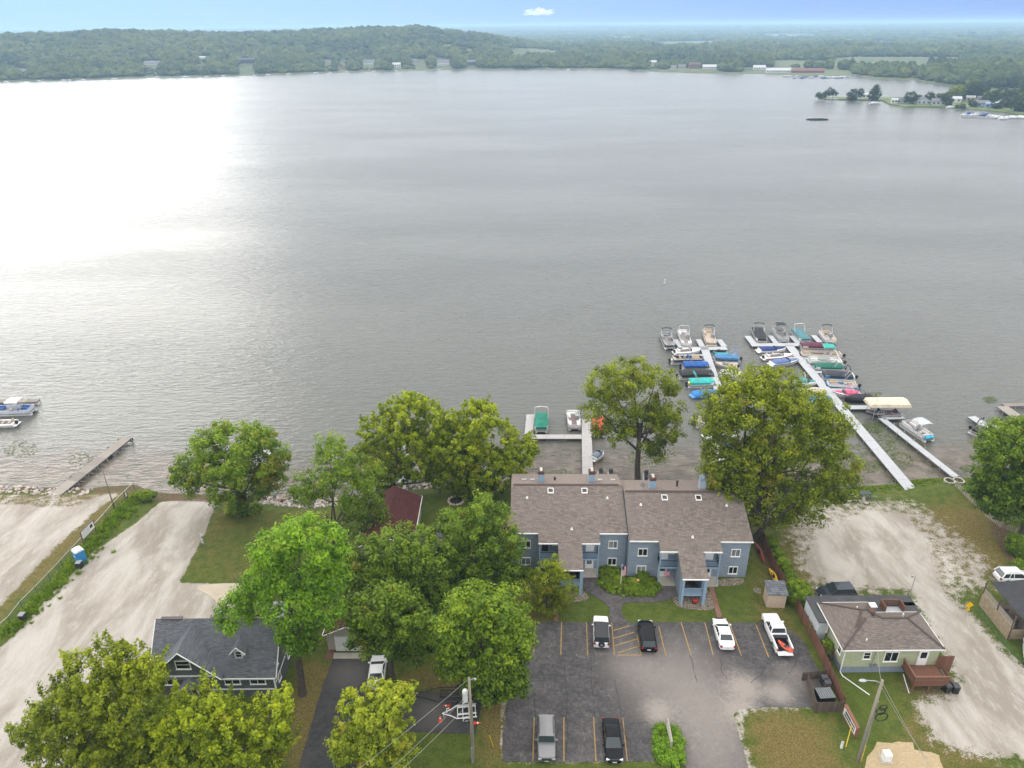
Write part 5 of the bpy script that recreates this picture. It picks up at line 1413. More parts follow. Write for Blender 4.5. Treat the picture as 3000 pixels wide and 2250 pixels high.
shrub('dark shrub under the side window of the green cottage', (2424, 1915), 0.95, 2.1, ML_DARK, 37)
shrub('big leafy bush under the willow at the right edge', (2975, 1622), 1.7, 3.0, ML_DARK, 38, rc=0.4, size=0.17)
shrub('rounded bush below the picket fence at the right edge', (2985, 1675), 1.3, 1.8, ML_DARK, 39)
shrub('clipped bush at the left corner of the blue building', (1520, 1682), 1.0, 1.2, ML_DARK, 40)
shrub('low bush below the left window of the blue building', (1552, 1684), 1.0, 1.0, ML_DARK, 41)
shrub('round clipped green bush in the flower bed', (1882, 1695), 0.85, 1.2, ML_DARK, 42)
shrub('spreading green juniper round the sign on the parking island', (1958, 2190), 1.9, 1.0, ML_VIVID, 43, ry=2.9, rc=0.35, size=0.12, nl=60)
shrub('wild bush at the lake end of the chain-link fence', (432, 1462), 1.7, 1.5, ML_GREEN, 44, ry=1.2)
shrub('yellowing weed bush at the foot of the tree by the ramp', (680, 1506), 1.1, 1.4, ML_YELLOW, 45, dens=0.5)
# ================================================================== docks and boats
M_DOCK = simple('white_dock_deck', (0.40, 0.41, 0.425), 0.6, var=0.07, scale=1.5)
M_GDOCK = simple('grey_dock_deck', (0.38, 0.365, 0.36), 0.7, var=0.07, scale=1.5)
M_WDOCK = planks_mat('old_dock_wood', (0.25, 0.22, 0.19))
M_DFRAME = simple('dock_frame', (0.10, 0.10, 0.10), 0.6)
M_ALU = simple('aluminium', (0.55, 0.56, 0.58), 0.35, metal=0.6)
M_HULLW = simple('white_gelcoat', (0.74, 0.74, 0.73), 0.25, var=0.03, coat=0.3)
M_BLACKP = simple('black_plastic', (0.016, 0.016, 0.018), 0.35)
M_VINYLT = simple('tan_vinyl', (0.50, 0.41, 0.32), 0.6)
M_VINYLW = simple('white_vinyl', (0.68, 0.67, 0.65), 0.5)
M_CARPET = simple('grey_carpet', (0.26, 0.24, 0.23), 0.95)
M_BROWNC = simple('brown_carpet', (0.20, 0.11, 0.07), 0.95)
M_LENS = simple('dark_windscreen', (0.03, 0.035, 0.04), 0.1)
_cv = {}
def cloth(c):
    k = tuple(c)
    if k not in _cv:
        t = NT('canvas_%d_%d_%d' % tuple(int(v * 255) for v in c)); p = t.pos(); n = t.noise(p, 1.4, 4, 0.6)
        t.color(t.mix(t.ramp(n, 0.3, 0.7), tuple(v * 0.8 for v in c), tuple(v * 1.15 for v in c))).rough(0.8); t.bump(n, 0.6, 0.12)
        _cv[k] = t.mat
    return _cv[k]

def dock(label, a, b, w, mat=None, seg=3.0, z=0.55, posts=True, name='dock', group='docks of the marina', plank=False):
    """floating or post dock from pixel a to b: separate deck panels on a frame"""
    A = P(a[0], a[1], z); B = P(b[0], b[1], z); d = B - A; Ln = d.length; yaw = math.atan2(d.y, d.x)
    o = empty(name, (A.x, A.y, 0), yaw, label, 'dock', group); mat = mat or M_DOCK
    n = max(1, round(Ln / seg)); s = Ln / n
    me = MB().box((s / 2, 0, z - 0.07), (s - 0.035, w, 0.07)).mesh('deck_panel', mat)
    for k in range(n):
        p_ = link('deck_panel', me, o); p_.location = (k * s, 0, 0)
    f = MB(); f.bar((0, w / 2 - 0.05, z - 0.17), (Ln, w / 2 - 0.05, z - 0.17), 0.08, 0.18); f.bar((0, -w / 2 + 0.05, z - 0.17), (Ln, -w / 2 + 0.05, z - 0.17), 0.08, 0.18)
    for k in range(n + 1): f.bar((k * s, -w / 2, z - 0.16), (k * s, w / 2, z - 0.16), 0.06, 0.14)
    f.build('frame', M_DFRAME, o)
    if posts:
        pm = MB().tube([(0, 0, -1.5), (0, 0, z + (0.45 if posts == 2 else 0.06))], 0.04, 6).mesh('post', M_ALU)
        for k in range(0, n + 1):
            for sd in (-1, 1):
                p_ = link('post', pm, o); p_.location = (min(max(k * s, 0.1), Ln - 0.1), sd * (w / 2 + 0.05), 0)
    return o

def place(name, label, bow, stern, z, cat='boat', group=None):
    A = P(bow[0], bow[1], z); B = P(stern[0], stern[1], z); d = A - B
    return empty(name, ((A.x + B.x) / 2, (A.y + B.y) / 2, 0), math.atan2(d.y, d.x), label, cat, group), d.length

def outboard(parent, x, h=1.0, col_=None):
    m = MB(); m.loft([[(x + dx * s, dy * s2, h + zz) for dx, dy in ((-0.36, -0.17), (0.10, -0.2), (0.2, 0), (0.10, 0.2), (-0.36, 0.17))] for zz, s, s2 in ((0.0, 0.85, 0.9), (0.25, 1.0, 1.0), (0.5, 0.9, 0.9), (0.62, 0.6, 0.6))])
    o = m.build('outboard_motor', col_ or M_BLACKP, parent)
    MB().box((x - 0.1, 0, -0.3), (0.24, 0.14, h + 0.3)).build('motor_leg', M_BLACKP, o)
    return o

def bimini(parent, x, W, z0, mat, folded=True, L=2.2, frame=None):
    frame = frame or M_ALU
    m = MB(); hz = 1.9
    if folded:
        tip = x - 0.9
        pts = [(x, -W / 2, z0), (tip, -W / 2, z0 + 1.55), (tip, -W * 0.42, z0 + 1.75), (tip, 0, z0 + 1.85), (tip, W * 0.42, z0 + 1.75), (tip, W / 2, z0 + 1.55), (x, W / 2, z0)]
        m.tube(pts, 0.035, 6); m.tube([(x + 0.5, -W / 2, z0), (tip + 0.2, -W / 2, z0 + 1.3)], 0.02, 5); m.tube([(x + 0.5, W / 2, z0), (tip + 0.2, W / 2, z0 + 1.3)], 0.02, 5)
        o = m.build('bimini_frame', frame, parent)
        MB().tube([(tip, -W / 2, z0 + 1.45), (tip - 0.02, -W * 0.42, z0 + 1.76), (tip - 0.02, 0, z0 + 1.87), (tip - 0.02, W * 0.42, z0 + 1.76), (tip, W / 2, z0 + 1.45)], 0.10, 7).build('rolled_canvas', mat, o)
    else:
        for dx in (-L / 2, 0, L / 2):
            m.tube([(x, -W / 2, z0), (x + dx, -W / 2, z0 + hz - 0.12), (x + dx, 0, z0 + hz), (x + dx, W / 2, z0 + hz - 0.12), (x, W / 2, z0)], 0.025, 5)
        o = m.build('bimini_frame', frame, parent)
        rings = []
        for i in range(7):
            xx = x - L / 2 + L * i / 6; sag = -0.05 * math.sin(i / 6 * math.pi * 2) ** 2
            rings.append([(xx, -W / 2 * 1.03 + W * 1.03 * j / 8, z0 + hz + 0.03 - 0.22 * abs(2 * j / 8 - 1) ** 3 + sag - (0.12 if i in (0, 6) else 0)) for j in range(9)])
        vs = [p for r_ in rings for p in r_]; n = len(vs); lo = [(a, b, c - 0.03) for a, b, c in vs]
        fs = []
        for i in range(6):
            for j in range(8):
                q = (i * 9 + j, i * 9 + j + 1, (i + 1) * 9 + j + 1, (i + 1) * 9 + j); fs += [q, tuple(n + k for k in q[::-1])]
        MB().add(vs + lo, fs).build('bimini_canvas', mat, o, smooth=True)
    return o

def bow_shape(L, B, t):
    """half width of a pontoon deck along t in 0..1 (stern to bow)"""
    return B / 2 * (1 if t < 0.86 else math.sqrt(max(0.0, 1 - ((t - 0.86) / 0.14) ** 2 * 0.35)))

def pontoon(label, bow, stern, cover=None, rail=(0.7, 0.7, 0.7), seat=None, bim=None, motor=True, B=2.5, deckm=None, canopy=False, roll=None, group='pontoon boats', second=None, hoop=None, flip=False):
    o, L = place('pontoon_boat', label, bow, stern, 0.6, group=group)
    z = 0.55
    for s in (-1, 1):
        tb = MB().tube([(-L / 2, s * B * 0.34, 0.12), (L / 2 - 0.7, s * B * 0.34, 0.12), (L / 2 - 0.25, s * B * 0.34, 0.2), (L / 2 + 0.1, s * B * 0.34, 0.42)], [0.31, 0.31, 0.27, 0.06], 10)
        tb.build('pontoon_tube', M_ALU, o, smooth=True)
    ol = [(-L / 2 + L * t, bow_shape(L, B, t)) for t in (0, 0.86, 0.93, 1.0)]
    poly = [(x, -y) for x, y in ol] + [(x, y) for x, y in ol[::-1]]
    MB().prism(ccw(poly), z - 0.1, z).build('deck', deckm or M_CARPET, o)
    # fence round the deck
    x0, x1 = -L / 2 + 0.55, L / 2 - 0.35; rw = B / 2 - 0.1
    ring = [(x0, -rw), (x1 - 0.4, -rw), (x1, -rw * 0.7), (x1, rw * 0.7), (x1 - 0.4, rw), (x0, rw)]
    rm = MB()
    for i in range(len(ring)):
        a, b = ring[i], ring[(i + 1) % len(ring)]
        rm.bar((*a, z + 0.35), (*b, z + 0.35), 0.035, 0.5); rm.m(1).bar((*a, z + 0.66), (*b, z + 0.66), 0.05, 0.05).m(0)
        rm.m(1).bar((*a, z), (*a, z + 0.66), 0.04).m(0)
    rm.build('rail', [simple('rail_panel_%d%d%d' % tuple(int(v * 99) for v in rail), rail, 0.4), M_ALU], o)
    if cover:
        cm = cloth(cover); rings = []
        for t in (0.0, 0.05, 0.2, 0.4, 0.6, 0.8, 0.94, 1.0):
            x = x0 - 0.06 + (x1 - x0 + 0.12) * t; w_ = (rw + 0.06) * (1 if t < 0.9 else 0.78); top = z + 0.72 + (0.34 * math.sin(math.pi * min(1, max(0, t))) ** 0.6 + 0.06 * math.sin(t * 19) if 0 < t < 1 else 0.02)
            rings.append([(x, -w_, z + 0.28), (x, -w_, z + 0.70), (x, -w_ * 0.55, (z + 0.72 + top) / 2 + 0.05), (x, 0, top), (x, w_ * 0.55, (z + 0.72 + top) / 2 + 0.05), (x, w_, z + 0.70), (x, w_, z + 0.28)])
        MB().loft(rings).build('boat_cover', cm, o, smooth=False)
        if second:
            rings2 = [[(p[0] * 1.0, p[1] * 1.02, p[2] + 0.03) for p in r_] for r_ in rings[:4]]
            MB().loft(rings2).build('motor_cover', cloth(second), o)
    else:
        sm = seat or M_VINYLT
        def bench(x, y, lx, ly, back):
            b_ = MB().box((x, y, z), (lx, ly, 0.42)); s_ = b_.build('bench_seat', sm, o, bevel=0.05)
            bx = {'x-': (x - lx / 2 + 0.09, y, 0.18, ly), 'x+': (x + lx / 2 - 0.09, y, 0.18, ly), 'y-': (x, y - ly / 2 + 0.09, lx, 0.18), 'y+': (x, y + ly / 2 - 0.09, lx, 0.18)}[back]
            MB().box((bx[0], bx[1], z + 0.421), (bx[2], bx[3], 0.32)).build('backrest', sm, s_, bevel=0.05)
        bench(x1 - 1.25, -rw + 0.36, 1.7, 0.6, 'y-'); bench(x1 - 1.25, rw - 0.36, 1.7, 0.6, 'y+')
        bench(x0 + 0.4, 0.0, 0.65, rw * 1.7, 'x-'); bench(x0 + 1.5, -rw + 0.36, 1.4, 0.6, 'y-')
        cn = MB().box((-L * 0.06, rw - 0.45, z), (0.6, 0.75, 0.85), taper=0.85); c_ = cn.build('console', simple('console_grey', (0.30, 0.30, 0.31), 0.5), o)
        MB().tube([(-L * 0.06 - 0.32, rw - 0.45 + 0.17 * math.cos(a), z + 0.8 + 0.17 * math.sin(a)) for a in [k * math.pi / 4 for k in range(9)]], 0.02, 5).build('steering_wheel', M_BLACKP, c_)
        ch = MB().box((-L * 0.06 - 0.95, rw - 0.45, z), (0.5, 0.55, 0.5)).box((-L * 0.06 - 1.2, rw - 0.45, z + 0.5), (0.12, 0.55, 0.45)); ch.build('captain_chair', sm, o, bevel=0.05)
    if bim is not None:
        bimini(o, -L * 0.12, B - 0.15, z + 0.66, cloth(bim), folded=not canopy, L=2.4)
    if motor: outboard(o, -L / 2 - 0.12, 0.55)
    if roll:
        for k, c in enumerate(roll): MB().tube([(-L / 2 + 0.25, -0.75 + 0.75 * k, z + 0.35), (-L / 2 + 0.25, -0.05 + 0.75 * k, z + 0.35)], 0.27, 12).build('rolled_mat', simple('mat_%d%d%d' % tuple(int(v * 99) for v in c), c, 0.7), o)
    return o

def hull_rings(L, B, sheer=0.75, n=9):
    rings = []
    for i in range(n):
        t = i / (n - 1); x = -L / 2 + L * t
        w = B / 2 * (0.92 + 0.08 * math.sin(min(1, t * 2) * math.pi / 2)) * (1 if t < 0.45 else max(0.02, 1 - ((t - 0.45) / 0.55) ** 2.1))
        zt = sheer + 0.22 * t ** 2; keel = -0.25 + 0.55 * max(0, (t - 0.6) / 0.4) ** 2
        rings.append([(x, -w, zt), (x, -w * 0.94, (zt * 0.45 + 0.1)), (x, -w * 0.6, keel + 0.12), (x, 0, keel), (x, w * 0.6, keel + 0.12), (x, w * 0.94, (zt * 0.45 + 0.1)), (x, w, zt), (x, w * 0.8, zt + 0.05), (x, 0, zt + 0.09), (x, -w * 0.8, zt + 0.05)])
    return rings

def runabout(label, bow, stern, hullc=(0.74, 0.74, 0.73), cover=None, bowcover=None, B=2.3, motor=False, seat=None, tower=None, stripe=None, z=0.5, group='runabouts', name='motorboat', lift=0.0, full=False):
    o, L = place(name, label, bow, stern, z + lift, group=group); o.location.z = lift
    rings = hull_rings(L, B)
    hm = simple('hull_%d%d%d' % tuple(int(v * 99) for v in hullc), hullc, 0.25, var=0.03, coat=0.3)
    MB().loft(rings).build('hull', hm, o, smooth=False)
    if stripe:
        st = MB()
        for s in (0, 6):
            q = [Vector(r_[s]) for r_ in rings]; k_ = 1 if s else -1
            for a, b in zip(q[:-1], q[1:]): st.bar(a + Vector((0, k_ * 0.012, -0.12)), b + Vector((0, k_ * 0.012, -0.12)), 0.03, 0.13)
        st.build('stripe', simple('stripe_%d%d%d' % tuple(int(v * 99) for v in stripe), stripe, 0.4), o)
    zt = 0.85
    def deck_patch(name_, t0, t1, mat, h, ww=0.8):
        rs = []
        for k in range(7):
            t = t0 + (t1 - t0) * k / 6; i = t * (len(rings) - 1); a = rings[int(i)]; b = rings[min(int(i) + 1, len(rings) - 1)]; f = i - int(i)
            w = (a[6][1] * (1 - f) + b[6][1] * f) * ww; x = a[0][0] * (1 - f) + b[0][0] * f; zz = a[8][2] * (1 - f) + b[8][2] * f; hh = h * math.sin(math.pi * min(max((k + 0.5) / 7, 0), 1)) ** 0.5
            rs.append([(x, -w, zz - 0.09), (x, -w * 0.7, zz + hh * 0.75), (x, 0, zz + hh), (x, w * 0.7, zz + hh * 0.75), (x, w, zz - 0.09)])
        return MB().loft(rs).build(name_, mat, o)
    if cover:
        deck_patch('boat_cover', 0.06 if not full else 0.0, 0.62 if not full else 0.96, cloth(cover), 0.42, 0.97 if not full else 1.06)
        if not full: deck_patch('bow_cover', 0.66, 0.95, cloth(bowcover or cover), 0.12, 0.8)
    else:
        deck_patch('cockpit', 0.08, 0.58, simple('cockpit_floor', (0.14, 0.12, 0.11), 0.8), 0.02, 0.78)
        sm = seat or M_VINYLW
        for t, w_ in ((0.14, 1.3), (0.36, 0.5)):
            x = -L / 2 + L * t; b_ = MB().box((x, 0 if w_ > 1 else 0.45, zt - 0.02), (0.45, w_, 0.25)).build('seat', sm, o, bevel=0.04)
            MB().box((x - 0.22, 0 if w_ > 1 else 0.45, zt + 0.1), (0.12, w_, 0.4)).build('backrest', sm, b_, bevel=0.04)
        deck_patch('bow_cockpit', 0.68, 0.9, sm, 0.03, 0.6)
    xs = -L / 2 + L * 0.62
    if not full: MB().add([(xs, -B * 0.40, zt + 0.08), (xs + 0.45, 0, zt + 0.12), (xs, B * 0.40, zt + 0.08), (xs - 0.35, -B * 0.37, zt + 0.5), (xs + 0.05, 0, zt + 0.55), (xs - 0.35, B * 0.37, zt + 0.5), (xs - 0.39, -B * 0.37, zt + 0.5), (xs + 0.01, 0, zt + 0.55), (xs - 0.39, B * 0.37, zt + 0.5), (xs - 0.04, -B * 0.40, zt + 0.08), (xs + 0.41, 0, zt + 0.12), (xs - 0.04, B * 0.40, zt + 0.08)],
         [(0, 1, 4, 3), (1, 2, 5, 4), (6, 7, 10, 9), (7, 8, 11, 10), (3, 4, 7, 6), (4, 5, 8, 7), (0, 3, 6, 9), (2, 11, 8, 5)]).build('windscreen', M_LENS, o)
    MB().box((-L / 2 - 0.25, 0, 0.28), (0.55, B * 0.8, 0.1)).build('swim_platform', hm, o, bevel=0.03)
    if tower:
        m = MB(); xt = -L / 2 + L * 0.42
        for s in (-1, 1): m.tube([(xt + 0.5, s * B * 0.46, zt), (xt - 0.1, s * B * 0.40, zt + 1.5), (xt - 0.1, 0, zt + 1.6)], 0.045, 6); m.tube([(xt - 0.4, s * B * 0.46, zt), (xt - 0.1, s * B * 0.40, zt + 1.5)], 0.035, 6)
        m.build('tower', simple('tower_%d%d%d' % tuple(int(v * 99) for v in tower), tower, 0.4), o)
    if motor: outboard(o, -L / 2 - 0.1, 0.5)
    return o

def jetski(label, bow, stern, c, cover=False, z=0.4, lift=0.0):
    o, L = place('jet_ski', label, bow, stern, z + lift, 'jet ski', 'jet skis'); o.location.z = lift
    B = 1.15; rings = []
    for t in (0, 0.15, 0.4, 0.65, 0.85, 1.0):
        x = -L / 2 + L * t; w = B / 2 * (1 if t < 0.6 else max(0.12, 1 - ((t - 0.6) / 0.4) ** 2 * 0.9)); k = -0.15 + 0.4 * max(0, (t - 0.6) / 0.4) ** 2
        rings.append([(x, -w, 0.35), (x, -w * 0.7, k), (x, w * 0.7, k), (x, w, 0.35), (x, w * 0.6, 0.5), (x, -w * 0.6, 0.5)])
    mt = simple('ski_%d%d%d' % tuple(int(v * 99) for v in c), c, 0.3, coat=0.2)
    MB().loft(rings).build('hull', mt, o)
    hd = [[(x, -w, 0.48), (x, -w * 0.7, h), (x, w * 0.7, h), (x, w, 0.48)] for x, w, h in ((-L * 0.40, 0.22, 0.8), (-L * 0.1, 0.24, 0.85), (L * 0.05, 0.3, 1.0), (L * 0.22, 0.34, 1.0), (L * 0.42, 0.12, 0.62))]
    MB().loft(hd).build('seat', cloth((0.02, 0.02, 0.022)) if not cover else cloth(c), o)
    MB().tube([(L * 0.06, -0.4, 1.08), (L * 0.1, 0, 1.12), (L * 0.06, 0.4, 1.08)], 0.04, 6).build('handlebar', M_BLACKP, o)
    return o

# ---- west dock of the marina
dock('main walkway of the west marina dock reaching in from the shore', (2062, 1014), (2200, 1425), 1.75)
dock('crossing head of the west marina dock', (2000, 1021), (2130, 1020), 1.7)
dock('short finger dock between the black and the beige pontoon boat', (1978, 994), (1996, 1018), 1.2)
dock('finger dock left of the tan pontoon boat', (2046, 994), (2058, 1015), 1.3)
dock('finger dock right of the tan pontoon boat', (2106, 994), (2122, 1015), 1.3)
dock('finger dock below the steel-blue covered pontoon', (2096, 1063), (2162, 1065), 1.0)
dock('finger dock left of the navy pontoon boat', (1990, 1041), (2060, 1040), 0.7)
pontoon('grey and black open pontoon boat at the far left of the west dock', (1964, 1020), (1946, 978), rail=(0.05, 0.05, 0.055), seat=simple('grey_vinyl', (0.30, 0.31, 0.33), 0.5), bim=(0.02, 0.02, 0.02), motor=False)
pontoon('beige open pontoon boat with white hoop at the west dock head', (2013, 1015), (1998, 970), rail=(0.6, 0.58, 0.54), seat=M_VINYLW, bim=(0.5, 0.5, 0.5), motor=False, deckm=M_CARPET)
pontoon('tan open pontoon boat with black rolled top at the west dock head', (2085, 1013), (2072, 968), rail=(0.30, 0.25, 0.2), seat=M_VINYLT, bim=(0.02, 0.02, 0.02), motor=False, deckm=M_VINYLT)
runabout('white open motorboat just below the west dock head', (2050, 1029), (1978, 1032), motor=True)
pontoon('navy and tan pontoon boat with cream rolled mat at its stern', (2062, 1054), (1964, 1056), rail=(0.03, 0.04, 0.08), seat=M_VINYLT, roll=[(0.55, 0.58, 0.42)])
pontoon('pontoon boat under a royal blue cover at the west dock', (2078, 1072), (1996, 1073), cover=(0.012, 0.09, 0.34), rail=(0.05, 0.05, 0.06), bim=(0.02, 0.10, 0.36))
pontoon('long pontoon boat under a black cover at the west dock', (2090, 1096), (1986, 1100), cover=(0.020, 0.020, 0.022), rail=(0.02, 0.02, 0.025), B=2.6)
pontoon('pontoon boat under a turquoise cover with yellow rolled mat', (2094, 1121), (2014, 1124), cover=(0.03, 0.40, 0.36), rail=(0.7, 0.7, 0.7), bim=(0.03, 0.40, 0.36), roll=[(0.62, 0.58, 0.2)])
runabout('small boat under a bright blue cover beside the cottonwood', (2098, 1151), (2030, 1158), cover=(0.02, 0.19, 0.55), full=True, B=2.2, hullc=(0.1, 0.3, 0.6))
jetski('turquoise jet ski at the west dock', (2090, 1031), (2131, 1033), (0.02, 0.42, 0.40))
pontoon('pontoon boat under a steel blue cover on the right side of the west dock', (2090, 1049), (2168, 1052), cover=(0.06, 0.19, 0.38), rail=(0.04, 0.06, 0.1), bim=(0.08, 0.22, 0.45))
runabout('open grey fishing boat with bench seats at the west dock', (2095, 1068), (2160, 1076), hullc=(0.40, 0.38, 0.34), seat=M_VINYLT, B=2.0, motor=True)
pontoon('white pontoon boat half hidden behind the top of the cottonwood', (2106, 1096), (2180, 1100), rail=(0.7, 0.7, 0.7), seat=M_VINYLW)
pontoon('tan pontoon boat with black motor showing left of the cottonwood', (2112, 1236), (2036, 1240), rail=(0.6, 0.58, 0.55), seat=M_VINYLT)
runabout('white motorboat with black outboard poking out left of the cottonwood', (2132, 1272), (2068, 1278), motor=True)
runabout('boat under a blue cover glimpsed through the cottonwood', (2165, 1300), (2104, 1304), cover=(0.01, 0.10, 0.55), full=True)
runabout('white motorboat nearest the shore left of the cottonwood', (2152, 1338), (2086, 1343), motor=True)
# ---- east dock of the marina
dock('long white main walkway of the east marina dock running to the grass', (2671, 1436), (2311, 1011), 1.9)
dock('crossing head of the east marina dock', (2200, 1010), (2345, 1009), 1.7)
dock('outer left finger of the east dock head', (2190, 984), (2208, 1006), 1.5)
dock('finger dock between the black-covered and the black-topped pontoon', (2257, 983), (2274, 1005), 1.2)
dock('finger dock left of the teal-covered pontoon', (2319, 983), (2338, 1004), 1.3)
dock('finger dock right of the teal-covered pontoon', (2383, 982), (2404, 1004), 1.3)
dock('finger dock above the green-covered pontoon', (2352, 1049), (2440, 1052), 0.9)
dock('finger dock above the navy-covered pontoon', (2392, 1090), (2480, 1092), 1.0)
dock('finger dock above the pink speedboat', (2436, 1142), (2505, 1142), 1.2)
dock('finger dock left of the east walkway between two motorboats', (2250, 1049), (2330, 1048), 0.9)
dock('short cross dock leading to the canopy boat lift', (2486, 1193), (2546, 1193), 1.5)
pontoon('white pontoon boat under a black cover at the east dock head', (2233, 1003), (2216, 964), cover=(0.022, 0.022, 0.025), rail=(0.7, 0.7, 0.7), bim=(0.02, 0.02, 0.02), motor=False)
pontoon('grey pontoon boat shaded by a black canopy at the east dock head', (2299, 1001), (2275, 963), rail=(0.4, 0.4, 0.42), seat=simple('grey_vinyl', (0.30, 0.31, 0.33), 0.5), bim=(0.025, 0.025, 0.028), canopy=True, motor=False)
pontoon('pontoon boat under a dusty teal cover at the east dock head', (2361, 1002), (2330, 968), cover=(0.07, 0.19, 0.22), rail=(0.6, 0.62, 0.62), bim=(0.6, 0.6, 0.6), motor=False)
pontoon('white pontoon boat with tan seats at the right end of the east dock head', (2438, 1005), (2411, 972), rail=(0.7, 0.7, 0.68), seat=M_VINYLT, bim=(0.02, 0.03, 0.03), motor=False)
pontoon('pontoon boat under a maroon cover with black stern cover', (2343, 1015), (2447, 1018), cover=(0.11, 0.022, 0.045), second=(0.02, 0.02, 0.022), rail=(0.6, 0.55, 0.55), bim=(0.5, 0.5, 0.5), motor=False)
pontoon('cream pontoon boat with turquoise canopy and brown deck', (2343, 1038), (2470, 1043), rail=(0.62, 0.58, 0.54), seat=M_VINYLT, bim=(0.03, 0.36, 0.29), canopy=True, deckm=M_BROWNC)
pontoon('white pontoon boat with pale green trim at the east dock', (2363, 1058), (2472, 1063), rail=(0.60, 0.68, 0.64), seat=M_VINYLW, bim=(0.6, 0.6, 0.6))
pontoon('pontoon boat under a dark green cover at the east dock', (2380, 1076), (2473, 1079), cover=(0.008, 0.12, 0.08), rail=(0.6, 0.62, 0.6), bim=(0.5, 0.5, 0.5))
pontoon('pontoon boat with navy cover, blue rail and big black outboard', (2406, 1101), (2506, 1106), cover=(0.028, 0.032, 0.045), rail=(0.02, 0.20, 0.42), bim=(0.03, 0.03, 0.035))
pontoon('white pontoon boat with blue floor and tan captain chairs', (2419, 1125), (2515, 1131), rail=(0.65, 0.67, 0.68), seat=M_VINYLT, deckm=simple('blue_carpet', (0.04, 0.13, 0.26), 0.9), bim=(0.6, 0.6, 0.6))
runabout('pink and white speedboat with a pink tower', (2438, 1152), (2520, 1157), cover=(0.58, 0.10, 0.20), tower=(0.65, 0.22, 0.36), stripe=(0.10, 0.06, 0.08))
runabout('motorboat wrapped in a black cover beside the pink speedboat', (2474, 1172), (2554, 1166), cover=(0.016, 0.016, 0.018), full=True, hullc=(0.02, 0.02, 0.025), tower=(0.03, 0.03, 0.03))
runabout('white motorboat with dark navy covers below the east dock head', (2301, 1025), (2223, 1027), cover=(0.012, 0.03, 0.16))
runabout('white bowrider with cream seats and red stern', (2323, 1042), (2238, 1048), motor=True, seat=M_VINYLW, stripe=(0.3, 0.03, 0.04))
runabout('navy-striped motorboat with faded blue covers', (2340, 1057), (2259, 1066), cover=(0.10, 0.16, 0.34), stripe=(0.01, 0.015, 0.03), hullc=(0.7, 0.7, 0.7))
runabout('white motorboat with teal covers behind the cottonwood top', (2392, 1124), (2328, 1117), cover=(0.04, 0.24, 0.22), tower=(0.6, 0.6, 0.6))
runabout('boat under a beige cover left of the east walkway', (2422, 1150), (2352, 1148), cover=(0.52, 0.46, 0.38), full=True, hullc=(0.55, 0.52, 0.48))
runabout('boat under a sky blue cover left of the east walkway', (2436, 1172), (2368, 1171), cover=(0.09, 0.33, 0.55), full=True, hullc=(0.3, 0.4, 0.5))
# ---- boat lift with beige canopy
lf = P(2592, 1212, 0.4)
lift = empty('boat_lift', (lf.x, lf.y, 0), R(-1), 'boat lift with a long beige canopy and a silver hand wheel', 'boat lift')
CL, CW, CZ = 7.6, 3.3, 3.0
m_ = MB()
for x in (-2.8, 2.8):
    for y in (-1.45, 1.45): m_.tube([(x, y, -1.2), (x, y, CZ - 0.1)], 0.05, 6)
m_.tube([(-2.8, -1.45, 1.1), (2.8, -1.45, 1.1)], 0.04, 6); m_.tube([(-2.8, 1.45, 1.1), (2.8, 1.45, 1.1)], 0.04, 6); m_.build('lift_frame', M_ALU, lift)
rings = []
for t in (0, 0.04, 0.2, 0.5, 0.8, 0.96, 1):
    x = -CL / 2 + CL * t; e_ = -0.35 if t in (0, 1) else 0; w_ = CW / 2 * (0.9 if t in (0, 1) else 1)
    rings.append([(x, -w_, CZ - 0.45 + e_ * 0.3), (x, -w_ * 0.9, CZ + 0.1 + e_), (x, 0, CZ + 0.42 + e_), (x, w_ * 0.9, CZ + 0.1 + e_), (x, w_, CZ - 0.45 + e_ * 0.3)])
MB().loft(rings).build('canopy', cloth((0.62, 0.54, 0.42)), lift)
m_ = MB(); a_ = [k * math.pi / 8 for k in range(17)]; m_.tube([(-1.6 + 0.62 * math.cos(a), -1.6, 1.25 + 0.62 * math.sin(a)) for a in a_], 0.04, 5)
for k in range(4): m_.tube([(-1.6, -1.6, 1.25), (-1.6 + 0.62 * math.cos(k * 1.571), -1.6, 1.25 + 0.62 * math.sin(k * 1.571))], 0.03, 5)
m_.build('lift_wheel', M_ALU, lift)
runabout('dark speedboat hanging on the lift beneath the beige canopy', (2536, 1209), (2634, 1212), hullc=(0.10, 0.07, 0.075), seat=simple('maroon_vinyl', (0.08, 0.04, 0.045), 0.6), lift=0.3, stripe=(0.4, 0.4, 0.4))
GR = 'private docks'
dock('long pale dock ending at the picket fence', (2800, 1396), (2582, 1224), 1.25, z=0.7, posts=2, group=GR)
dock('short end piece of the dock by the grey-topped pontoon', (2586, 1223), (2648, 1221), 1.4, z=0.7, group=GR)
pontoon('small pontoon boat with pale grey canopy and bright blue rolled mats', (2648, 1236), (2724, 1288), rail=(0.6, 0.6, 0.6), seat=M_VINYLW, bim=(0.50, 0.52, 0.53), canopy=True, roll=[(0.03, 0.42, 0.62), (0.03, 0.42, 0.62)], motor=False, B=2.4)
dock('short white dock near the right edge with a jet ski beside it', (2846, 1220), (2896, 1252), 1.6, z=0.7, group=GR)
pontoon('pontoon boat under a black cover behind the willow at the right', (2935, 1290), (2846, 1256), cover=(0.03, 0.03, 0.033), rail=(0.5, 0.46, 0.4), bim=(0.03, 0.03, 0.03))
jetski('white and navy jet ski beside the short right dock', (2902, 1236), (2932, 1254), (0.55, 0.58, 0.62))
dock('weathered grey wooden dock cut by the right picture edge', (2936, 1190), (3040, 1262), 2.2, M_WDOCK, 2.0, 0.7, group=GR)
dock('crosspiece of the weathered dock at the right edge', (2940, 1186), (3060, 1184), 1.2, M_WDOCK, 2.0, 0.7, group=GR)
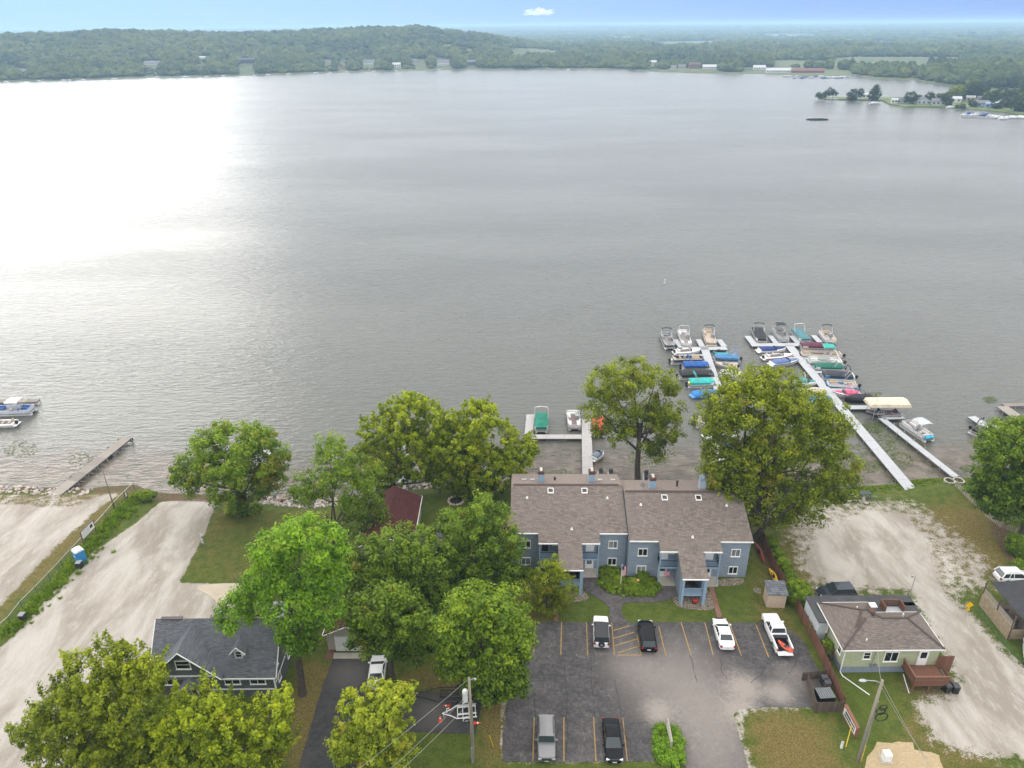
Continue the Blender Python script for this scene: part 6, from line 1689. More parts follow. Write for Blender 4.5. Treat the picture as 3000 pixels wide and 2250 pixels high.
# ---- the blue building's own dock
dock('grey panelled dock leading out behind the blue building', (1722, 1404), (1718, 1226), 1.75, M_GDOCK, 3.1, 0.6, group=GR)
dock('grey cross dock left of the blue building dock', (1704, 1279), (1552, 1279), 1.45, M_GDOCK, 3.1, 0.6, group=GR)
dock('grey finger dock beside the green-covered boat', (1549, 1272), (1554, 1214), 1.5, M_GDOCK, 2.2, 0.6, group=GR)
pontoon('boat on a lift under a dark green cover with tall white hoop', (1586, 1264), (1586, 1214), cover=(0.006, 0.17, 0.11), rail=(0.5, 0.5, 0.5), bim=(0.7, 0.7, 0.7), motor=False, B=2.6)
pontoon('white open pontoon boat with brown floor beside the grey dock', (1684, 1256), (1677, 1206), rail=(0.7, 0.7, 0.7), seat=M_VINYLW, deckm=simple('dusk_carpet', (0.20, 0.15, 0.14), 0.9), motor=False, bim=None)
pontoon('boat under a bright red cover half behind the tall cottonwood', (1754, 1276), (1754, 1226), cover=(0.62, 0.05, 0.06), rail=(0.7, 0.6, 0.55), motor=False, B=2.5)
runabout('small white sport boat tied to the grey dock', (1768, 1326), (1738, 1344), B=1.6, cover=(0.16, 0.19, 0.24))
jetski('black covered jet ski on a lift right of the grey dock', (1760, 1372), (1760, 1402), (0.018, 0.018, 0.02), True, lift=0.5)
jetski('second black covered jet ski nearest the tall cottonwood trunk', (1790, 1374), (1790, 1404), (0.018, 0.018, 0.02), True, lift=0.5)
jetski('black covered jet ski behind the third chimney', (1893, 1378), (1893, 1408), (0.018, 0.018, 0.02), True, lift=0.7)
# ---- left shore
od = dock('long weathered wooden dock beside the boat ramp with old tyres', (152, 1456), (372, 1281), 1.9, M_WDOCK, 2.4, 0.75, posts=1, group=GR)
_l = (P(372, 1281, 0.75) - P(152, 1456, 0.75)).length
for x, s in ((_l * 0.3, 1), (_l * 0.68, -1), (_l * 0.8, 1), (_l * 0.95, 1), (_l * 0.985, -1)):
    m_ = MB().tube([(x + 0.3 * math.cos(a), s * 1.05, 0.45 + 0.3 * math.sin(a)) for a in [k2 * math.pi / 6 for k2 in range(13)]], 0.11, 6, cap=False); m_.build('tyre', M_BLACKP, od)
pontoon('pontoon boat with white canopy at the left picture edge', (-30, 1206), (100, 1202), rail=(0.50, 0.56, 0.66), seat=simple('blue_vinyl', (0.06, 0.14, 0.36), 0.5), bim=(0.72, 0.73, 0.74), canopy=True, motor=False, B=2.6)
runabout('white open motorboat cut by the left picture edge', (-40, 1244), (46, 1240), seat=M_VINYLT, motor=True)
dock('low wooden dock at the left picture edge', (-60, 1176), (112, 1174), 1.2, M_WDOCK, 2.4, 0.6, posts=2, group=GR)
dock('white dock glimpsed behind the red-roofed house', (1176, 1432), (1192, 1300), 1.3, M_DOCK, 3.0, 0.6, group=GR)
runabout('white boat with black outboard peeping out behind the ramp tree', (760, 1306), (794, 1322), motor=True, B=1.9)
# ---- mooring buoy out on the lake
q = P(1947, 830, 0); bu = empty('buoy', q, 0, 'small white mooring buoy alone on the open lake', 'buoy')
MB().cyl((0, 0, -0.2), 0.22, 0.5, 10).cyl((0, 0, 0.3), 0.13, 0.9, 10).build('float', M_HULLW, bu); MB().cyl((0, 0, 0.62), 0.14, 0.2, 10).build('band', simple('orange_band', (0.6, 0.16, 0.03), 0.5), bu)
# ================================================================== cars
M_TYRE = simple('tyre_rubber', (0.012, 0.012, 0.012), 0.85)
M_RIM = simple('alloy_rim', (0.35, 0.35, 0.36), 0.35, metal=0.7)
M_CARGLASS = NT('car_glass'); M_CARGLASS.color((0.030, 0.040, 0.044)).rough(0.04); M_CARGLASS = M_CARGLASS.mat
M_HEAD = simple('headlight_glass', (0.6, 0.62, 0.64), 0.1)
M_TAIL = simple('tail_light', (0.30, 0.008, 0.008), 0.2)
M_PLATE = simple('number_plate', (0.55, 0.58, 0.60), 0.5)
def paint(c, metal=0.0, rough=0.28):
    k = max(c) < 0.05
    return simple('car_paint_%d%d%d' % tuple(int(v * 99) for v in c), c, 0.16 if k else rough, metal, var=0.03, coat=0.0 if k else 0.25, spec=0.18 if k else 0.5)
KIND = {  # L, W, H, belt, hood, trunk, greenhouse base (rear, front), roof (rear, front), hood front drop
    'sedan': dict(L=4.75, W=1.82, H=1.45, belt=0.95, hood=0.92, trunk=1.05, gb=(-1.75, 1.15), rf=(-0.95, 0.20)),
    'suv': dict(L=4.65, W=1.90, H=1.72, belt=1.08, hood=1.05, trunk=1.10, gb=(-2.22, 1.05), rf=(-1.85, 0.25)),
    'boxy': dict(L=4.45, W=1.86, H=1.80, belt=1.12, hood=1.14, trunk=1.14, gb=(-2.1, 0.70), rf=(-2.0, 0.38)),
    'pickup': dict(L=5.7, W=1.98, H=1.85, belt=1.18, hood=1.16, trunk=1.18, gb=(-0.55, 1.40), rf=(-0.40, 0.62))}
def car(label, center, front, kind, pc, group='parked cars', name=None, roofc=None, z=None, spare=False, rails=False):
    z = ZA if z is None else z
    c = P(center[0], center[1], z); f = P(front[0], front[1], z); d = f - c
    k = KIND[kind]; L, W, H = k['L'], k['W'], k['H']
    o = empty(name or {'sedan': 'sedan', 'suv': 'suv', 'boxy': 'suv', 'pickup': 'pickup_truck'}[kind], c, math.atan2(d.y, d.x), label, {'pickup': 'truck'}.get(kind, 'car'), group)
    pm = pc if not isinstance(pc, tuple) else paint(pc)
    h = L / 2; belt, hood, trunk = k['belt'], k['hood'], k['trunk']; r0, r1 = k['gb']
    st = [(-h, 0.70, 0.42, 0.72, trunk * 0.84), (-h + 0.14, 0.90, 0.28, 0.75, trunk * 0.96), (-h + 0.5, 0.985, 0.22, 0.8, trunk), (r0, 1, 0.2, 0.82, max(belt, trunk)), (0, 1, 0.2, 0.82, belt), (r1, 1, 0.2, 0.8, hood), (h - 0.75, 0.97, 0.22, 0.76, hood * 0.94), (h - 0.3, 0.86, 0.26, 0.68, hood * 0.82), (h - 0.08, 0.70, 0.3, 0.62, hood * 0.7), (h, 0.52, 0.36, 0.58, hood * 0.62)]
    if kind in ('boxy', 'pickup'): st[-4] = (h - 0.7, 0.99, 0.3, 0.8, hood * 0.99); st[-3] = (h - 0.25, 0.96, 0.32, 0.76, hood * 0.96); st[-2] = (h - 0.08, 0.91, 0.36, 0.73, hood * 0.9); st[-1] = (h, 0.82, 0.4, 0.7, hood * 0.8)
    def ring(x, w, zb, zm, zt):
        w = W / 2 * w
        return [(x, -w * 0.86, zb), (x, -w, zb + 0.14), (x, -w, zm), (x, -w * 0.955, zt - 0.05), (x, -w * 0.86, zt), (x, w * 0.86, zt), (x, w * 0.955, zt - 0.05), (x, w, zm), (x, w, zb + 0.14), (x, w * 0.86, zb)]
    if kind == 'pickup':
        body = MB().loft([ring(*s) for s in [(-0.78, 1, 0.3, 0.85, belt), (0, 1, 0.3, 0.82, belt)] + st[5:]])
    else: body = MB().loft([ring(*s) for s in st])
    b_ = body.build('body', pm, o, bevel=0.06)
    if kind == 'pickup':
        bd = MB(); bx0, bx1 = -h, -0.80
        for s in (-1, 1): bd.box(((bx0 + bx1) / 2, s * (W / 2 - 0.09), 0.45), (bx1 - bx0, 0.16, 0.80))
        bd.box((bx1 - 0.06, 0, 0.45), (0.12, W - 0.36, 0.80)); bd.build('bed_side', pm, o, bevel=0.03)
        MB().box(((bx0 + bx1) / 2, 0, 0.42), (bx1 - bx0 - 0.02, W - 0.34, 0.2)).build('bed_floor', M_BLACKP, o)
        MB().box((bx0 - 0.30, 0, 0.60), (0.55, W - 0.3, 0.09)).build('tailgate', pm, o)
        MB().box((bx0 + 0.02, 0, 0.35), (0.16, W - 0.1, 0.18)).build('bumper', M_STEEL, o)
        MB().box((-1.15, 0, 1.02), (0.5, W - 0.3, 0.26)).build('tool_box', M_BLACKP, o)
    # glass house
    q0, q1 = k['rf']; wr, wb = W / 2 * 0.74, W / 2 * 0.90
    if kind in ('boxy',): wr = W / 2 * 0.84
    g = MB(); g.add([(r0, -wb, belt - 0.04), (r1, -wb, belt - 0.04), (r1, wb, belt - 0.04), (r0, wb, belt - 0.04), (q0, -wr, H - 0.05), (q1, -wr, H - 0.05), (q1, wr, H - 0.05), (q0, wr, H - 0.05)], [(3, 2, 1, 0), (4, 5, 6, 7), (0, 1, 5, 4), (1, 2, 6, 5), (2, 3, 7, 6), (3, 0, 4, 7)])
    gl = g.build('glass', M_CARGLASS, o)
    rp = MB(); rp.loft([[(x, -w, H - 0.06), (x, -w * 0.9, H - 0.005 + e), (x, 0, H + 0.02 + e), (x, w * 0.9, H - 0.005 + e), (x, w, H - 0.06)] for x, w, e in ((q0 - 0.05, wr + 0.02, -0.02), (q0 + 0.25, wr + 0.03, 0), (q1 - 0.25, wr + 0.03, 0), (q1 + 0.06, wr + 0.02, -0.02))])
    ro = rp.build('roof', roofc or pm, o)
    pl = MB()
    for s in (-1, 1):
        pl.bar((r1, s * (wb + 0.005), belt - 0.03), (q1, s * (wr + 0.005), H - 0.05), 0.08, 0.07); pl.bar((r0, s * (wb + 0.005), belt - 0.03), (q0, s * (wr + 0.005), H - 0.05), 0.13 if kind != 'boxy' else 0.1, 0.08)
        xm = (r0 + r1) / 2 - 0.1; pl.bar((xm, s * (wb + 0.008), belt - 0.03), (xm - 0.05, s * (wr + 0.008), H - 0.05), 0.08, 0.04)
        if kind in ('suv', 'boxy'): pl.bar((r0 + 0.9, s * (wb + 0.008), belt - 0.03), (q0 + 0.75, s * (wr + 0.008), H - 0.05), 0.09, 0.04)
    pl.build('pillar', pm if kind != 'boxy' or roofc is None else roofc, o)
    # wheels
    R_ = 0.33 if kind == 'sedan' else 0.38
    tm = MB().tube([(0, -0.11, 0), (0, 0.11, 0)], R_, 16).mesh('tyre', M_TYRE); rm = MB().tube([(0, -0.118, 0), (0, 0.118, 0)], R_ * 0.62, 12).mesh('rim', M_RIM)
    for x in (-h * 0.60, h * 0.62):
        for s in (-1, 1):
            w_ = link('wheel', tm, o); w_.location = (x, s * (W / 2 - 0.10), R_); link('rim', rm, w_)
            MB().tube([(x, s * (W / 2 - 0.24), R_ + 0.03), (x, s * (W / 2 + 0.004), R_ + 0.03)], R_ * 1.16, 14).build('wheel_arch', M_BLACKP, o)
    for s in (-1, 1):
        MB().box((h - 0.2 if kind in ('sedan', 'suv') else h - 0.08, s * W * 0.36, hood * 0.62), (0.2, 0.32, 0.14)).build('headlight', M_HEAD, o)
        MB().box((-h + 0.06, s * W * 0.405, trunk * 0.72), (0.14, 0.24, 0.2)).build('tail_light', M_TAIL, o)
        MB().box((r1 - 0.25, s * (W / 2 + 0.07), belt + 0.0), (0.14, 0.2, 0.15)).build('mirror', pm, o)
    MB().box((-h - 0.005, 0, 0.62), (0.03, 0.42, 0.14)).build('plate', M_PLATE, o); MB().box((h + 0.005, 0, 0.42), (0.03, 0.42, 0.13)).build('plate', M_PLATE, o)
    MB().box((h - 0.03 if kind in ('boxy', 'pickup') else h - 0.10, 0, 0.55), (0.12, W * 0.5, 0.2)).build('grille', M_BLACKP, o)
    if spare:
        sp = MB().tube([(-h - 0.22, 0, 0.98), (-h - 0.02, 0, 0.98)], 0.37, 16).build('spare_wheel', M_TYRE, o); MB().tube([(-h - 0.235, 0, 0.98), (-h - 0.1, 0, 0.98)], 0.2, 12).build('rim', M_RIM, sp)
    if rails:
        m = MB(); [m.bar((q0 + 0.2, s * wr * 0.9, H + 0.06), (q1 - 0.2, s * wr * 0.9, H + 0.06), 0.05, 0.05) for s in (-1, 1)]; m.build('roof_rail', M_STEEL if rails == 1 else M_BLACKP, ro)
    return o
BLK = (0.006, 0.006, 0.007); WHT = (0.78, 0.78, 0.78)
jp = car('white off-road car with black hard top and spare wheel on its back', (1760, 1862), (1758, 1800), 'boxy', WHT, roofc=simple('black_hardtop', (0.022, 0.022, 0.025), 0.5), spare=True)
for s in (-1, 1):
    for x in (-1.35, 1.4): MB().box((x, s * 0.93, 0.72), (1.0, 0.24, 0.09)).build('fender_flare', M_BLACKP, jp)
car('black compact car parked beside the yellow hatched bay', (1894, 1872), (1886, 1816), 'suv', BLK)
car('white sedan parked facing the blue building', (2117, 1866), (2098, 1802), 'sedan', WHT)
pk = car('white pickup truck with an orange kayak sticking out of its bed', (2272, 1866), (2240, 1790), 'pickup', WHT)
car('grey boxy car parked nose to the lawn in the near row', (1600, 2180), (1602, 2260), 'boxy', paint((0.20, 0.20, 0.205), 0.5), rails=2)
car('black sedan parked nose to the lawn in the near row', (1793, 2180), (1802, 2260), 'sedan', BLK)
car('white sedan on the driveway under the trees', (1107, 1978), (1116, 1905), 'sedan', WHT)
car('dark blue-grey car parked behind the green cottage', (2446, 1746), (2386, 1748), 'suv', paint((0.035, 0.045, 0.06), 0.4), z=GZ + 0.07)
car('white sport utility car on the grass at the right edge', (2968, 1700), (3030, 1700), 'suv', WHT, z=GZ + 0.07, rails=1)
car('white car cut by the right edge below the shade-roofed bar', (3022, 1925), (3030, 2010), 'sedan', WHT, z=GZ + 0.07)

# kayaks
def kayak(label, a, b, c, z=None, tilt=0.0, L=3.1, za=0.2, zb=0.2):
    A = P(a[0], a[1], GZ + za); B = P(b[0], b[1], GZ + zb); d = B - A
    o = empty('kayak', (A + B) / 2, math.atan2(d.y, d.x), label, 'kayak', 'kayaks'); o.rotation_euler = (tilt, -math.asin(max(-1, min(1, (zb - za) / d.length))), math.atan2(d.y, d.x)); L = d.length
    rs = []
    for i in range(9):
        t = i / 8; w = 0.36 * math.sin(math.pi * min(max(t, 0.02), 0.98)) ** 0.7; x = -L / 2 + L * t; e = 0.12 * (2 * t - 1) ** 2
        rs.append([(x, -w, 0.16 + e), (x, -w * 0.6, e), (x, w * 0.6, e), (x, w, 0.16 + e), (x, w * 0.5, 0.25 + e), (x, -w * 0.5, 0.25 + e)])
    MB().loft(rs).build('hull', simple('kayak_%d%d%d' % tuple(int(v * 99) for v in c), c, 0.35), o)
    MB().loft([[(0.5 * math.cos(a_) * k - 0.1, 0.24 * math.sin(a_) * k, z_) for a_ in [j * 0.524 for j in range(12)]] for k, z_ in ((1.0, 0.24), (1.05, 0.285), (0.8, 0.285), (0.75, 0.255))]).build('cockpit', M_BLACKP, o)
    return o
kayak('orange kayak lying in the bed of the white pickup', (2278, 1880), (2322, 1914), (0.70, 0.07, 0.02), za=1.1, zb=0.85)
kayak('faded red kayak stood against the red fence', (2215, 1590), (2244, 1648), (0.32, 0.06, 0.07), tilt=1.1, za=0.5, zb=0.5)
kayak('yellow kayak leaning on the red fence behind the tan shed', (2258, 1668), (2282, 1712), (0.62, 0.40, 0.02), tilt=0.9, za=0.6, zb=0.5)
kayak('yellow kayak floating by the grey cross dock', (1556, 1294), (1590, 1286), (0.55, 0.42, 0.10), za=-0.95, zb=-0.95)
# boat trailers and cones on the side pad
def trailer(label, a, b, mat, W=1.9):
    A = P(a[0], a[1], ZA); B = P(b[0], b[1], ZA); d = B - A; L = d.length
    o = empty('boat_trailer', A, math.atan2(d.y, d.x), label, 'trailer', 'boat trailers')
    m = MB(); h = 0.5
    for s in (-1, 1): m.tube([(0, 0, h), (L * 0.25, s * W * 0.2, h), (L * 0.42, s * W * 0.42, h), (L, s * W * 0.42, h)], 0.06, 6)
    for x in (0.45, 0.6, 0.78, 0.97): m.bar((L * x, -W * 0.42, h), (L * x, W * 0.42, h), 0.08, 0.08)
    m.build('frame', mat, o)
    for s in (-1, 1): MB().bar((L * 0.45, s * 0.45, h + 0.16), (L * 0.99, s * 0.45, h + 0.16), 0.16, 0.08).build('bunk', mat, o)
    for s in (-1, 1):
        w_ = MB().tube([(L * 0.7, s * W * 0.5 - 0.1, 0.3), (L * 0.7, s * W * 0.5 + 0.1, 0.3)], 0.3, 14).build('wheel', M_TYRE, o); MB().tube([(L * 0.7, s * W * 0.5 - 0.105, 0.3), (L * 0.7, s * W * 0.5 + 0.105, 0.3)], 0.17, 10).build('rim', M_RIM, w_)
        MB().loft([[(L * 0.7 + 0.42 * math.cos(a_), s * W * 0.5 + y_, 0.32 + 0.4 * math.sin(a_)) for a_ in (0, 0.6, 1.2, 1.57, 1.94, 2.54, 3.14)] for y_ in (-0.13, 0.13)], caps=False).build('mudguard', mat, o)
    MB().tube([(0.5, 0, h), (0.5, 0, 1.15), (0.75, 0, 1.2)], 0.05, 6).build('winch_post', mat, o); MB().tube([(0.15, 0, -0.05 + 0.05), (0.15, 0, 0.6)], 0.045, 6).build('jack', mat, o)
    return o
trailer('long black boat trailer on the side pad under the tree', (1196, 2046), (1408, 2042), M_BLACKP, 2.2)
trailer('white boat trailer near the utility pole', (1296, 2100), (1396, 2090), M_HULLW, 1.9)
M_CONE = simple('cone_orange', (0.75, 0.07, 0.02), 0.5)
def cone(label, px, lie=None):
    o = empty('traffic_cone', P(px[0], px[1], ZA), 0 if lie is None else lie, label, 'cone', 'traffic cones')
    if lie is not None: o.rotation_euler = (0, math.pi / 2, lie); o.location.z += 0.16
    MB().box((0, 0, 0), (0.4, 0.4, 0.04)).build('base', M_CONE, o); MB().cyl((0, 0, 0.041), 0.16, 0.68, 12, 0.04).build('body', M_CONE, o); MB().cyl((0, 0, 0.36), 0.118, 0.12, 12, 0.10).build('band', M_WHITE, o)
cone('orange cone at the tongue of the black trailer', (1201, 2050)); cone('orange cone lying above the white trailer', (1318, 2072), R(170)); cone('upright orange cone at the end of the white trailer', (1290, 2111)); cone('orange cone lying beside the utility pole', (1388, 2121), R(0))
# ================================================================== fences, poles, yard things
def board_fence(name, label, px, h, mat, bw=0.14, gap=0.012, thick=0.025, cat='fence', post_step=2.4, part='board', top=None, z=GZ):
    """a fence of separate upright boards along pixel points on the ground"""
    pts = PP(px, z); o = empty(name, pts[0], 0, label, cat); base = pts[0]
    me = MB().box((0, 0, 0.04), (bw, thick, h)).mesh(part, mat)
    if top == 'point': me = MB().prism([(-bw / 2, -thick / 2), (bw / 2, -thick / 2), (bw / 2, thick / 2), (-bw / 2, thick / 2)], 0.05, h - 0.08).add([(-bw / 2, -thick / 2, h - 0.08), (bw / 2, -thick / 2, h - 0.08), (bw / 2, thick / 2, h - 0.08), (-bw / 2, thick / 2, h - 0.08), (0, -thick / 2, h), (0, thick / 2, h)], [(0, 1, 4), (2, 3, 5), (1, 2, 5, 4), (3, 0, 4, 5)]).mesh(part, mat)
    rl = MB(); pm = MB().box((0, 0, 0), (0.1, 0.1, h + 0.06)).mesh('post', mat)
    for a, b in zip(pts[:-1], pts[1:]):
        d = b - a; L = d.length; yaw = math.atan2(d.y, d.x); n = max(1, int(L / (bw + gap))); nv = Vector((-d.y, d.x, 0)).normalized()
        for k in range(n):
            q = a + d * ((k + 0.5) / n) - base; w = link(part, me, o); w.location = (q.x, q.y, random.uniform(-0.02, 0.02)); w.rotation_euler = (0, 0, yaw)
        for zz in (0.35, h - 0.3): rl.bar(a - base + nv * 0.04 + Vector((0, 0, zz)), b - base + nv * 0.04 + Vector((0, 0, zz)), 0.04, 0.09)
        np_ = max(1, round(L / post_step))
        for k in range(np_ + 1):
            q = a + d * (k / np_) - base + nv * 0.1; w = link('post', pm, o); w.location = (q.x, q.y, 0); w.rotation_euler = (0, 0, yaw)
    rl.build('rail', mat, o)
    return o
board_fence('board_fence', 'long red-brown board fence running from the lake to the parking lot', [(2222, 1562), (2262, 1668), (2336, 1796), (2402, 1928), (2466, 2076)], 1.75, M_REDWOOD)
board_fence('trash_enclosure', 'weathered brown board enclosure round the dumpster beside the parking lot', [(2362, 2002), (2386, 2088), (2464, 2086)], 1.5, M_BROWNWOOD, cat='enclosure')
board_fence('enclosure_gate', 'open weathered gate at the top of the dumpster enclosure', [(2350, 1996), (2418, 1986)], 1.3, M_BROWNWOOD, cat='gate')
board_fence('board_fence', 'short dark red fence panel between the cottage and the long fence', [(2402, 1922), (2440, 1932)], 1.6, M_REDWOOD)
board_fence('picket_fence', 'grey picket fence with gaps running down to the lake at right', [(2797, 1424), (2848, 1476), (2874, 1500)], 1.05, M_GREYWOOD, 0.11, 0.13, top='point', part='picket')
board_fence('picket_fence', 'leaning end of the picket fence beneath the willow', [(2884, 1512), (2930, 1546), (2975, 1566)], 1.05, M_GREYWOOD, 0.11, 0.13, top='point', part='picket')
# dumpster and bins
q = P(2412, 2052); o = empty('dumpster', q, R(4), 'black dumpster with ribbed lid inside the board enclosure', 'dumpster')
MB().box((0, 0, 0), (1.7, 1.3, 1.1)).build('body', M_BLACKP, o)
for k in range(8): MB().box((-0.75 + k * 0.215, 0, 1.105), (0.15, 1.35, 0.07)).build('lid_rib', simple('lid_grey', (0.16, 0.17, 0.18), 0.5), o)
def bin_(label, px, c=(0.018, 0.018, 0.02), lid=None, s=1.0, name='trash_bin', rz=0.0):
    o = empty(name, P(px[0], px[1]), rz, label, 'bin', 'wheeled bins')
    MB().box((0, 0, 0.06), (0.55 * s, 0.6 * s, 0.95 * s), taper=1.15).build('body', simple('bin_%d%d%d' % tuple(int(v * 99) for v in c), c, 0.5), o)
    MB().box((0, 0, 1.012 * s + 0.01), (0.70 * s, 0.76 * s, 0.08), taper=0.92).build('lid', lid or simple('bin_lid', (0.05, 0.05, 0.055), 0.5), o)
    for sx in (-1, 1): MB().tube([(sx * 0.3 * s - 0.03, 0.28 * s, 0.12), (sx * 0.3 * s + 0.03, 0.28 * s, 0.12)], 0.12, 8).build('wheel', M_TYRE, o)
bin_('grey wheeled bin at the back of the dumpster enclosure', (2412, 2004), (0.05, 0.055, 0.06)); bin_('pale-lidded bin behind the dumpster', (2420, 2016), (0.16, 0.13, 0.12))
bin_('left of two black bins beside the red deck', (2770, 2026), rz=0.1); bin_('right of two black bins beside the red deck', (2795, 2028), rz=-0.1)
bin_('black wheeled bin by the chain-link fence at far left', (70, 1818), lid=simple('bin_lid_pale', (0.20, 0.20, 0.21), 0.5)); bin_('black barrel with plastic liner beside the blue portable toilet', (236, 1664), lid=simple('plastic_liner', (0.30, 0.31, 0.33), 0.25))
# portable toilet
q = P(240, 1648); o = empty('portable_toilet', q, R(-38), 'bright blue portable toilet with white domed roof by the chain-link fence', 'toilet')
M_PB = simple('toilet_blue', (0.02, 0.20, 0.46), 0.45)
MB().box((0, 0, 0), (1.15, 1.15, 2.1)).build('cabin', M_PB, o, bevel=0.03); MB().box((0, -0.585, 0.12), (0.75, 0.04, 1.85)).build('door', simple('toilet_blue_light', (0.03, 0.27, 0.55), 0.45), o)
MB().loft([[(x, -0.62, 2.1), (x, -0.5, 2.28), (x, 0, 2.38), (x, 0.5, 2.28), (x, 0.62, 2.1)] for x in (-0.62, -0.3, 0, 0.3, 0.62)]).build('roof', simple('toilet_roof', (0.62, 0.66, 0.68), 0.4), o)
MB().box((-0.59, 0, 1.25), (0.02, 0.55, 0.3)).build('logo_panel', M_WHITE, o); MB().box((0, -0.612, 1.3), (0.4, 0.02, 0.26)).build('logo_panel', M_WHITE, o)
MB().box((-0.604, 0, 1.34), (0.012, 0.42, 0.09)).build('lettering', simple('logo_red', (0.4, 0.06, 0.05), 0.5), o)
# chain-link fence
pts = PP([(-60, 1925), (0, 1852), (31, 1832), (73, 1777), (116, 1736), (157, 1692), (212, 1632), (252, 1588), (302, 1535), (335, 1495), (381, 1448), (395, 1434)])
o = empty('chain_link_fence', pts[0], 0, 'green chain-link fence running down between the two gravel lots', 'fence')
M_GRN = simple('green_post', (0.03, 0.10, 0.05), 0.5)
L_ = [0.0]
for a, b in zip(pts[:-1], pts[1:]): L_.append(L_[-1] + (b - a).length)
def along(s):
    for i in range(len(pts) - 1):
        if s <= L_[i + 1] or i == len(pts) - 2: return pts[i].lerp(pts[i + 1], (s - L_[i]) / (L_[i + 1] - L_[i]))
n = int(L_[-1] / 2.6)
pm = MB().tube([(0, 0, 0), (0, 0, 1.35)], 0.04, 6).mesh('post', M_GRN)
for k in range(n + 1):
    a = along(L_[-1] * k / n) - pts[0]; w = link('post', pm, o); w.location = a
    if k < n:
        b = along(L_[-1] * (k + 1) / n) - pts[0]; d = b - a; ln_ = d.length
        MB().tube([a + Vector((0, 0, 1.3)), b + Vector((0, 0, 1.3))], 0.032, 5).build('top_rail', M_STEEL, o)
        m_ = MB(); nn = int(ln_ / 0.14); hh = 1.25
        for j in range(-9, nn):
            for sg in (1, -1):
                s0, s1 = j * 0.14, j * 0.14 + hh; z0, z1 = 0.03, 0.03 + hh
                c0, c1 = max(0, s0), min(ln_, s1)
                if c1 <= c0: continue
                za, zb = z0 + (c0 - s0), z0 + (c1 - s0)
                if sg < 0: za, zb = hh + 0.06 - za, hh + 0.06 - zb
                u = d.normalized(); m_.add([a + u * c0 + Vector((0, 0, za - 0.006)), a + u * c1 + Vector((0, 0, zb - 0.006)), a + u * c1 + Vector((0, 0, zb + 0.006)), a + u * c0 + Vector((0, 0, za + 0.006))], [(0, 1, 2, 3)])
        link('wire_mesh', m_.mesh('wire_mesh', simple('green_wire', (0.05, 0.12, 0.07), 0.5), fix=False), o)
# utility poles
def pole(label, px, h, r=0.16, wires=(), name='utility_pole'):
    b = P(px[0], px[1]); o = empty(name, b, 0, label, 'pole', 'utility poles')
    MB().tube([(0, 0, -0.3), (0, 0, h * 0.5), (0, 0, h)], [r, r * 0.86, r * 0.7], 10).build('pole', M_POLEWOOD, o, smooth=True)
    return o, b
def cable(parent, a, b, sag=0.6, r=0.014, mat=None):
    a = Vector(a); b = Vector(b)
    MB().tube([a.lerp(b, t) - Vector((0, 0, sag * 4 * t * (1 - t))) for t in [k / 10 for k in range(11)]], r, 4).build('wire', mat or simple('pale_wire', (0.35, 0.36, 0.33), 0.5), parent)
o, b = pole('tall utility pole with street lamp arm and coiled cable at lower right', (2513, 2229), 11.1, 0.19)
MB().tube([(0, 0, 10.7), (-0.6, 0.05, 10.95), (-1.5, 0.1, 11.0)], 0.04, 6).build('lamp_arm', M_STEEL, o); MB().sphere((-1.75, 0.1, 10.95), (0.38, 0.2, 0.13)).build('lamp_head', M_STEEL, o)
MB().tube([(0.17, -0.1, 0), (0.15, -0.1, 8.5)], 0.06, 6).tube([(-0.16, -0.12, 0.0), (-0.15, -0.12, 4.6)], 0.08, 6).build('conduit', M_STEEL, o)
for k, (dz, s) in enumerate(((0, 0.42), (0.5, 0.34), (-0.75, 0.55))):
    MB().tube([(0.55 + 0.12 * k + s * math.cos(a_), -0.25, 7.3 + dz + s * math.sin(a_)) for a_ in [j * math.pi / 8 for j in range(17)]], 0.055, 5).build('cable_coil', M_BLACKP, o)
MB().box((0.22, -0.1, 0), (0.1, 0.1, 2.4)).build('guard', simple('yellow_guard', (0.62, 0.45, 0.02), 0.5), o)
cable(o, (0.1, 0, 10.7), P(2760, 2300, 1.5) - b, 0.3, 0.02); cable(o, (0.1, 0, 10.2), P(2720, 2230, 1.3) - b, 0.3, 0.02); cable(o, (0, 0, 10.8), Vector((39.6, 57.6, 4.9)) - b, 0.4, 0.02)
o, b = pole('utility pole with white transformer can beside the trailers', (1386, 2230), 11.5, 0.17)
MB().cyl((-0.45, 0.0, 8.6), 0.27, 1.15, 12).cyl((-0.45, 0, 9.76), 0.2, 0.14, 12).build('transformer', simple('transformer_grey', (0.55, 0.56, 0.57), 0.4), o)
MB().tube([(0.15, -0.1, 0), (0.15, -0.1, 8.6)], 0.055, 6).build('conduit', M_STEEL, o); MB().box((-0.02, -0.2, 0), (0.24, 0.14, 2.2)).build('guard', M_STEEL, o)
MB().tube([(0.1, 0, 11.2), (0.5, 0.1, 11.35)], 0.03, 5).sphere((0.55, 0.1, 11.2), 0.14).build('insulator', M_STEEL, o)
for tx, ty, z0 in ((1040, 2262, 11.3), (1120, 2275, 9.4), (1140, 2290, 8.2)): cable(o, (-0.1, 0, z0), PD(tx, ty, 38) - b, 0.15, 0.014)
cable(o, (0.1, 0, 10.8), P(1446, 2188, 1.0) - b, 0.05, 0.012, M_DARKMET)
gp = P(1446, 2188, 1.0) - b; gt = Vector((0.1, 0, 10.8)); MB().tube([gp, gp.lerp(gt, 0.2)], 0.04, 6).build('guy_guard', simple('yellow_guard', (0.62, 0.45, 0.02), 0.5), o)
pole('thin leaning wooden pole at the lake end of the chain-link fence', (335, 1490), 7.0, 0.10, name='wooden_pole')
pole('wooden pole with steel guard partly hidden by the olive maple', (812, 2242), 9.0, 0.16)
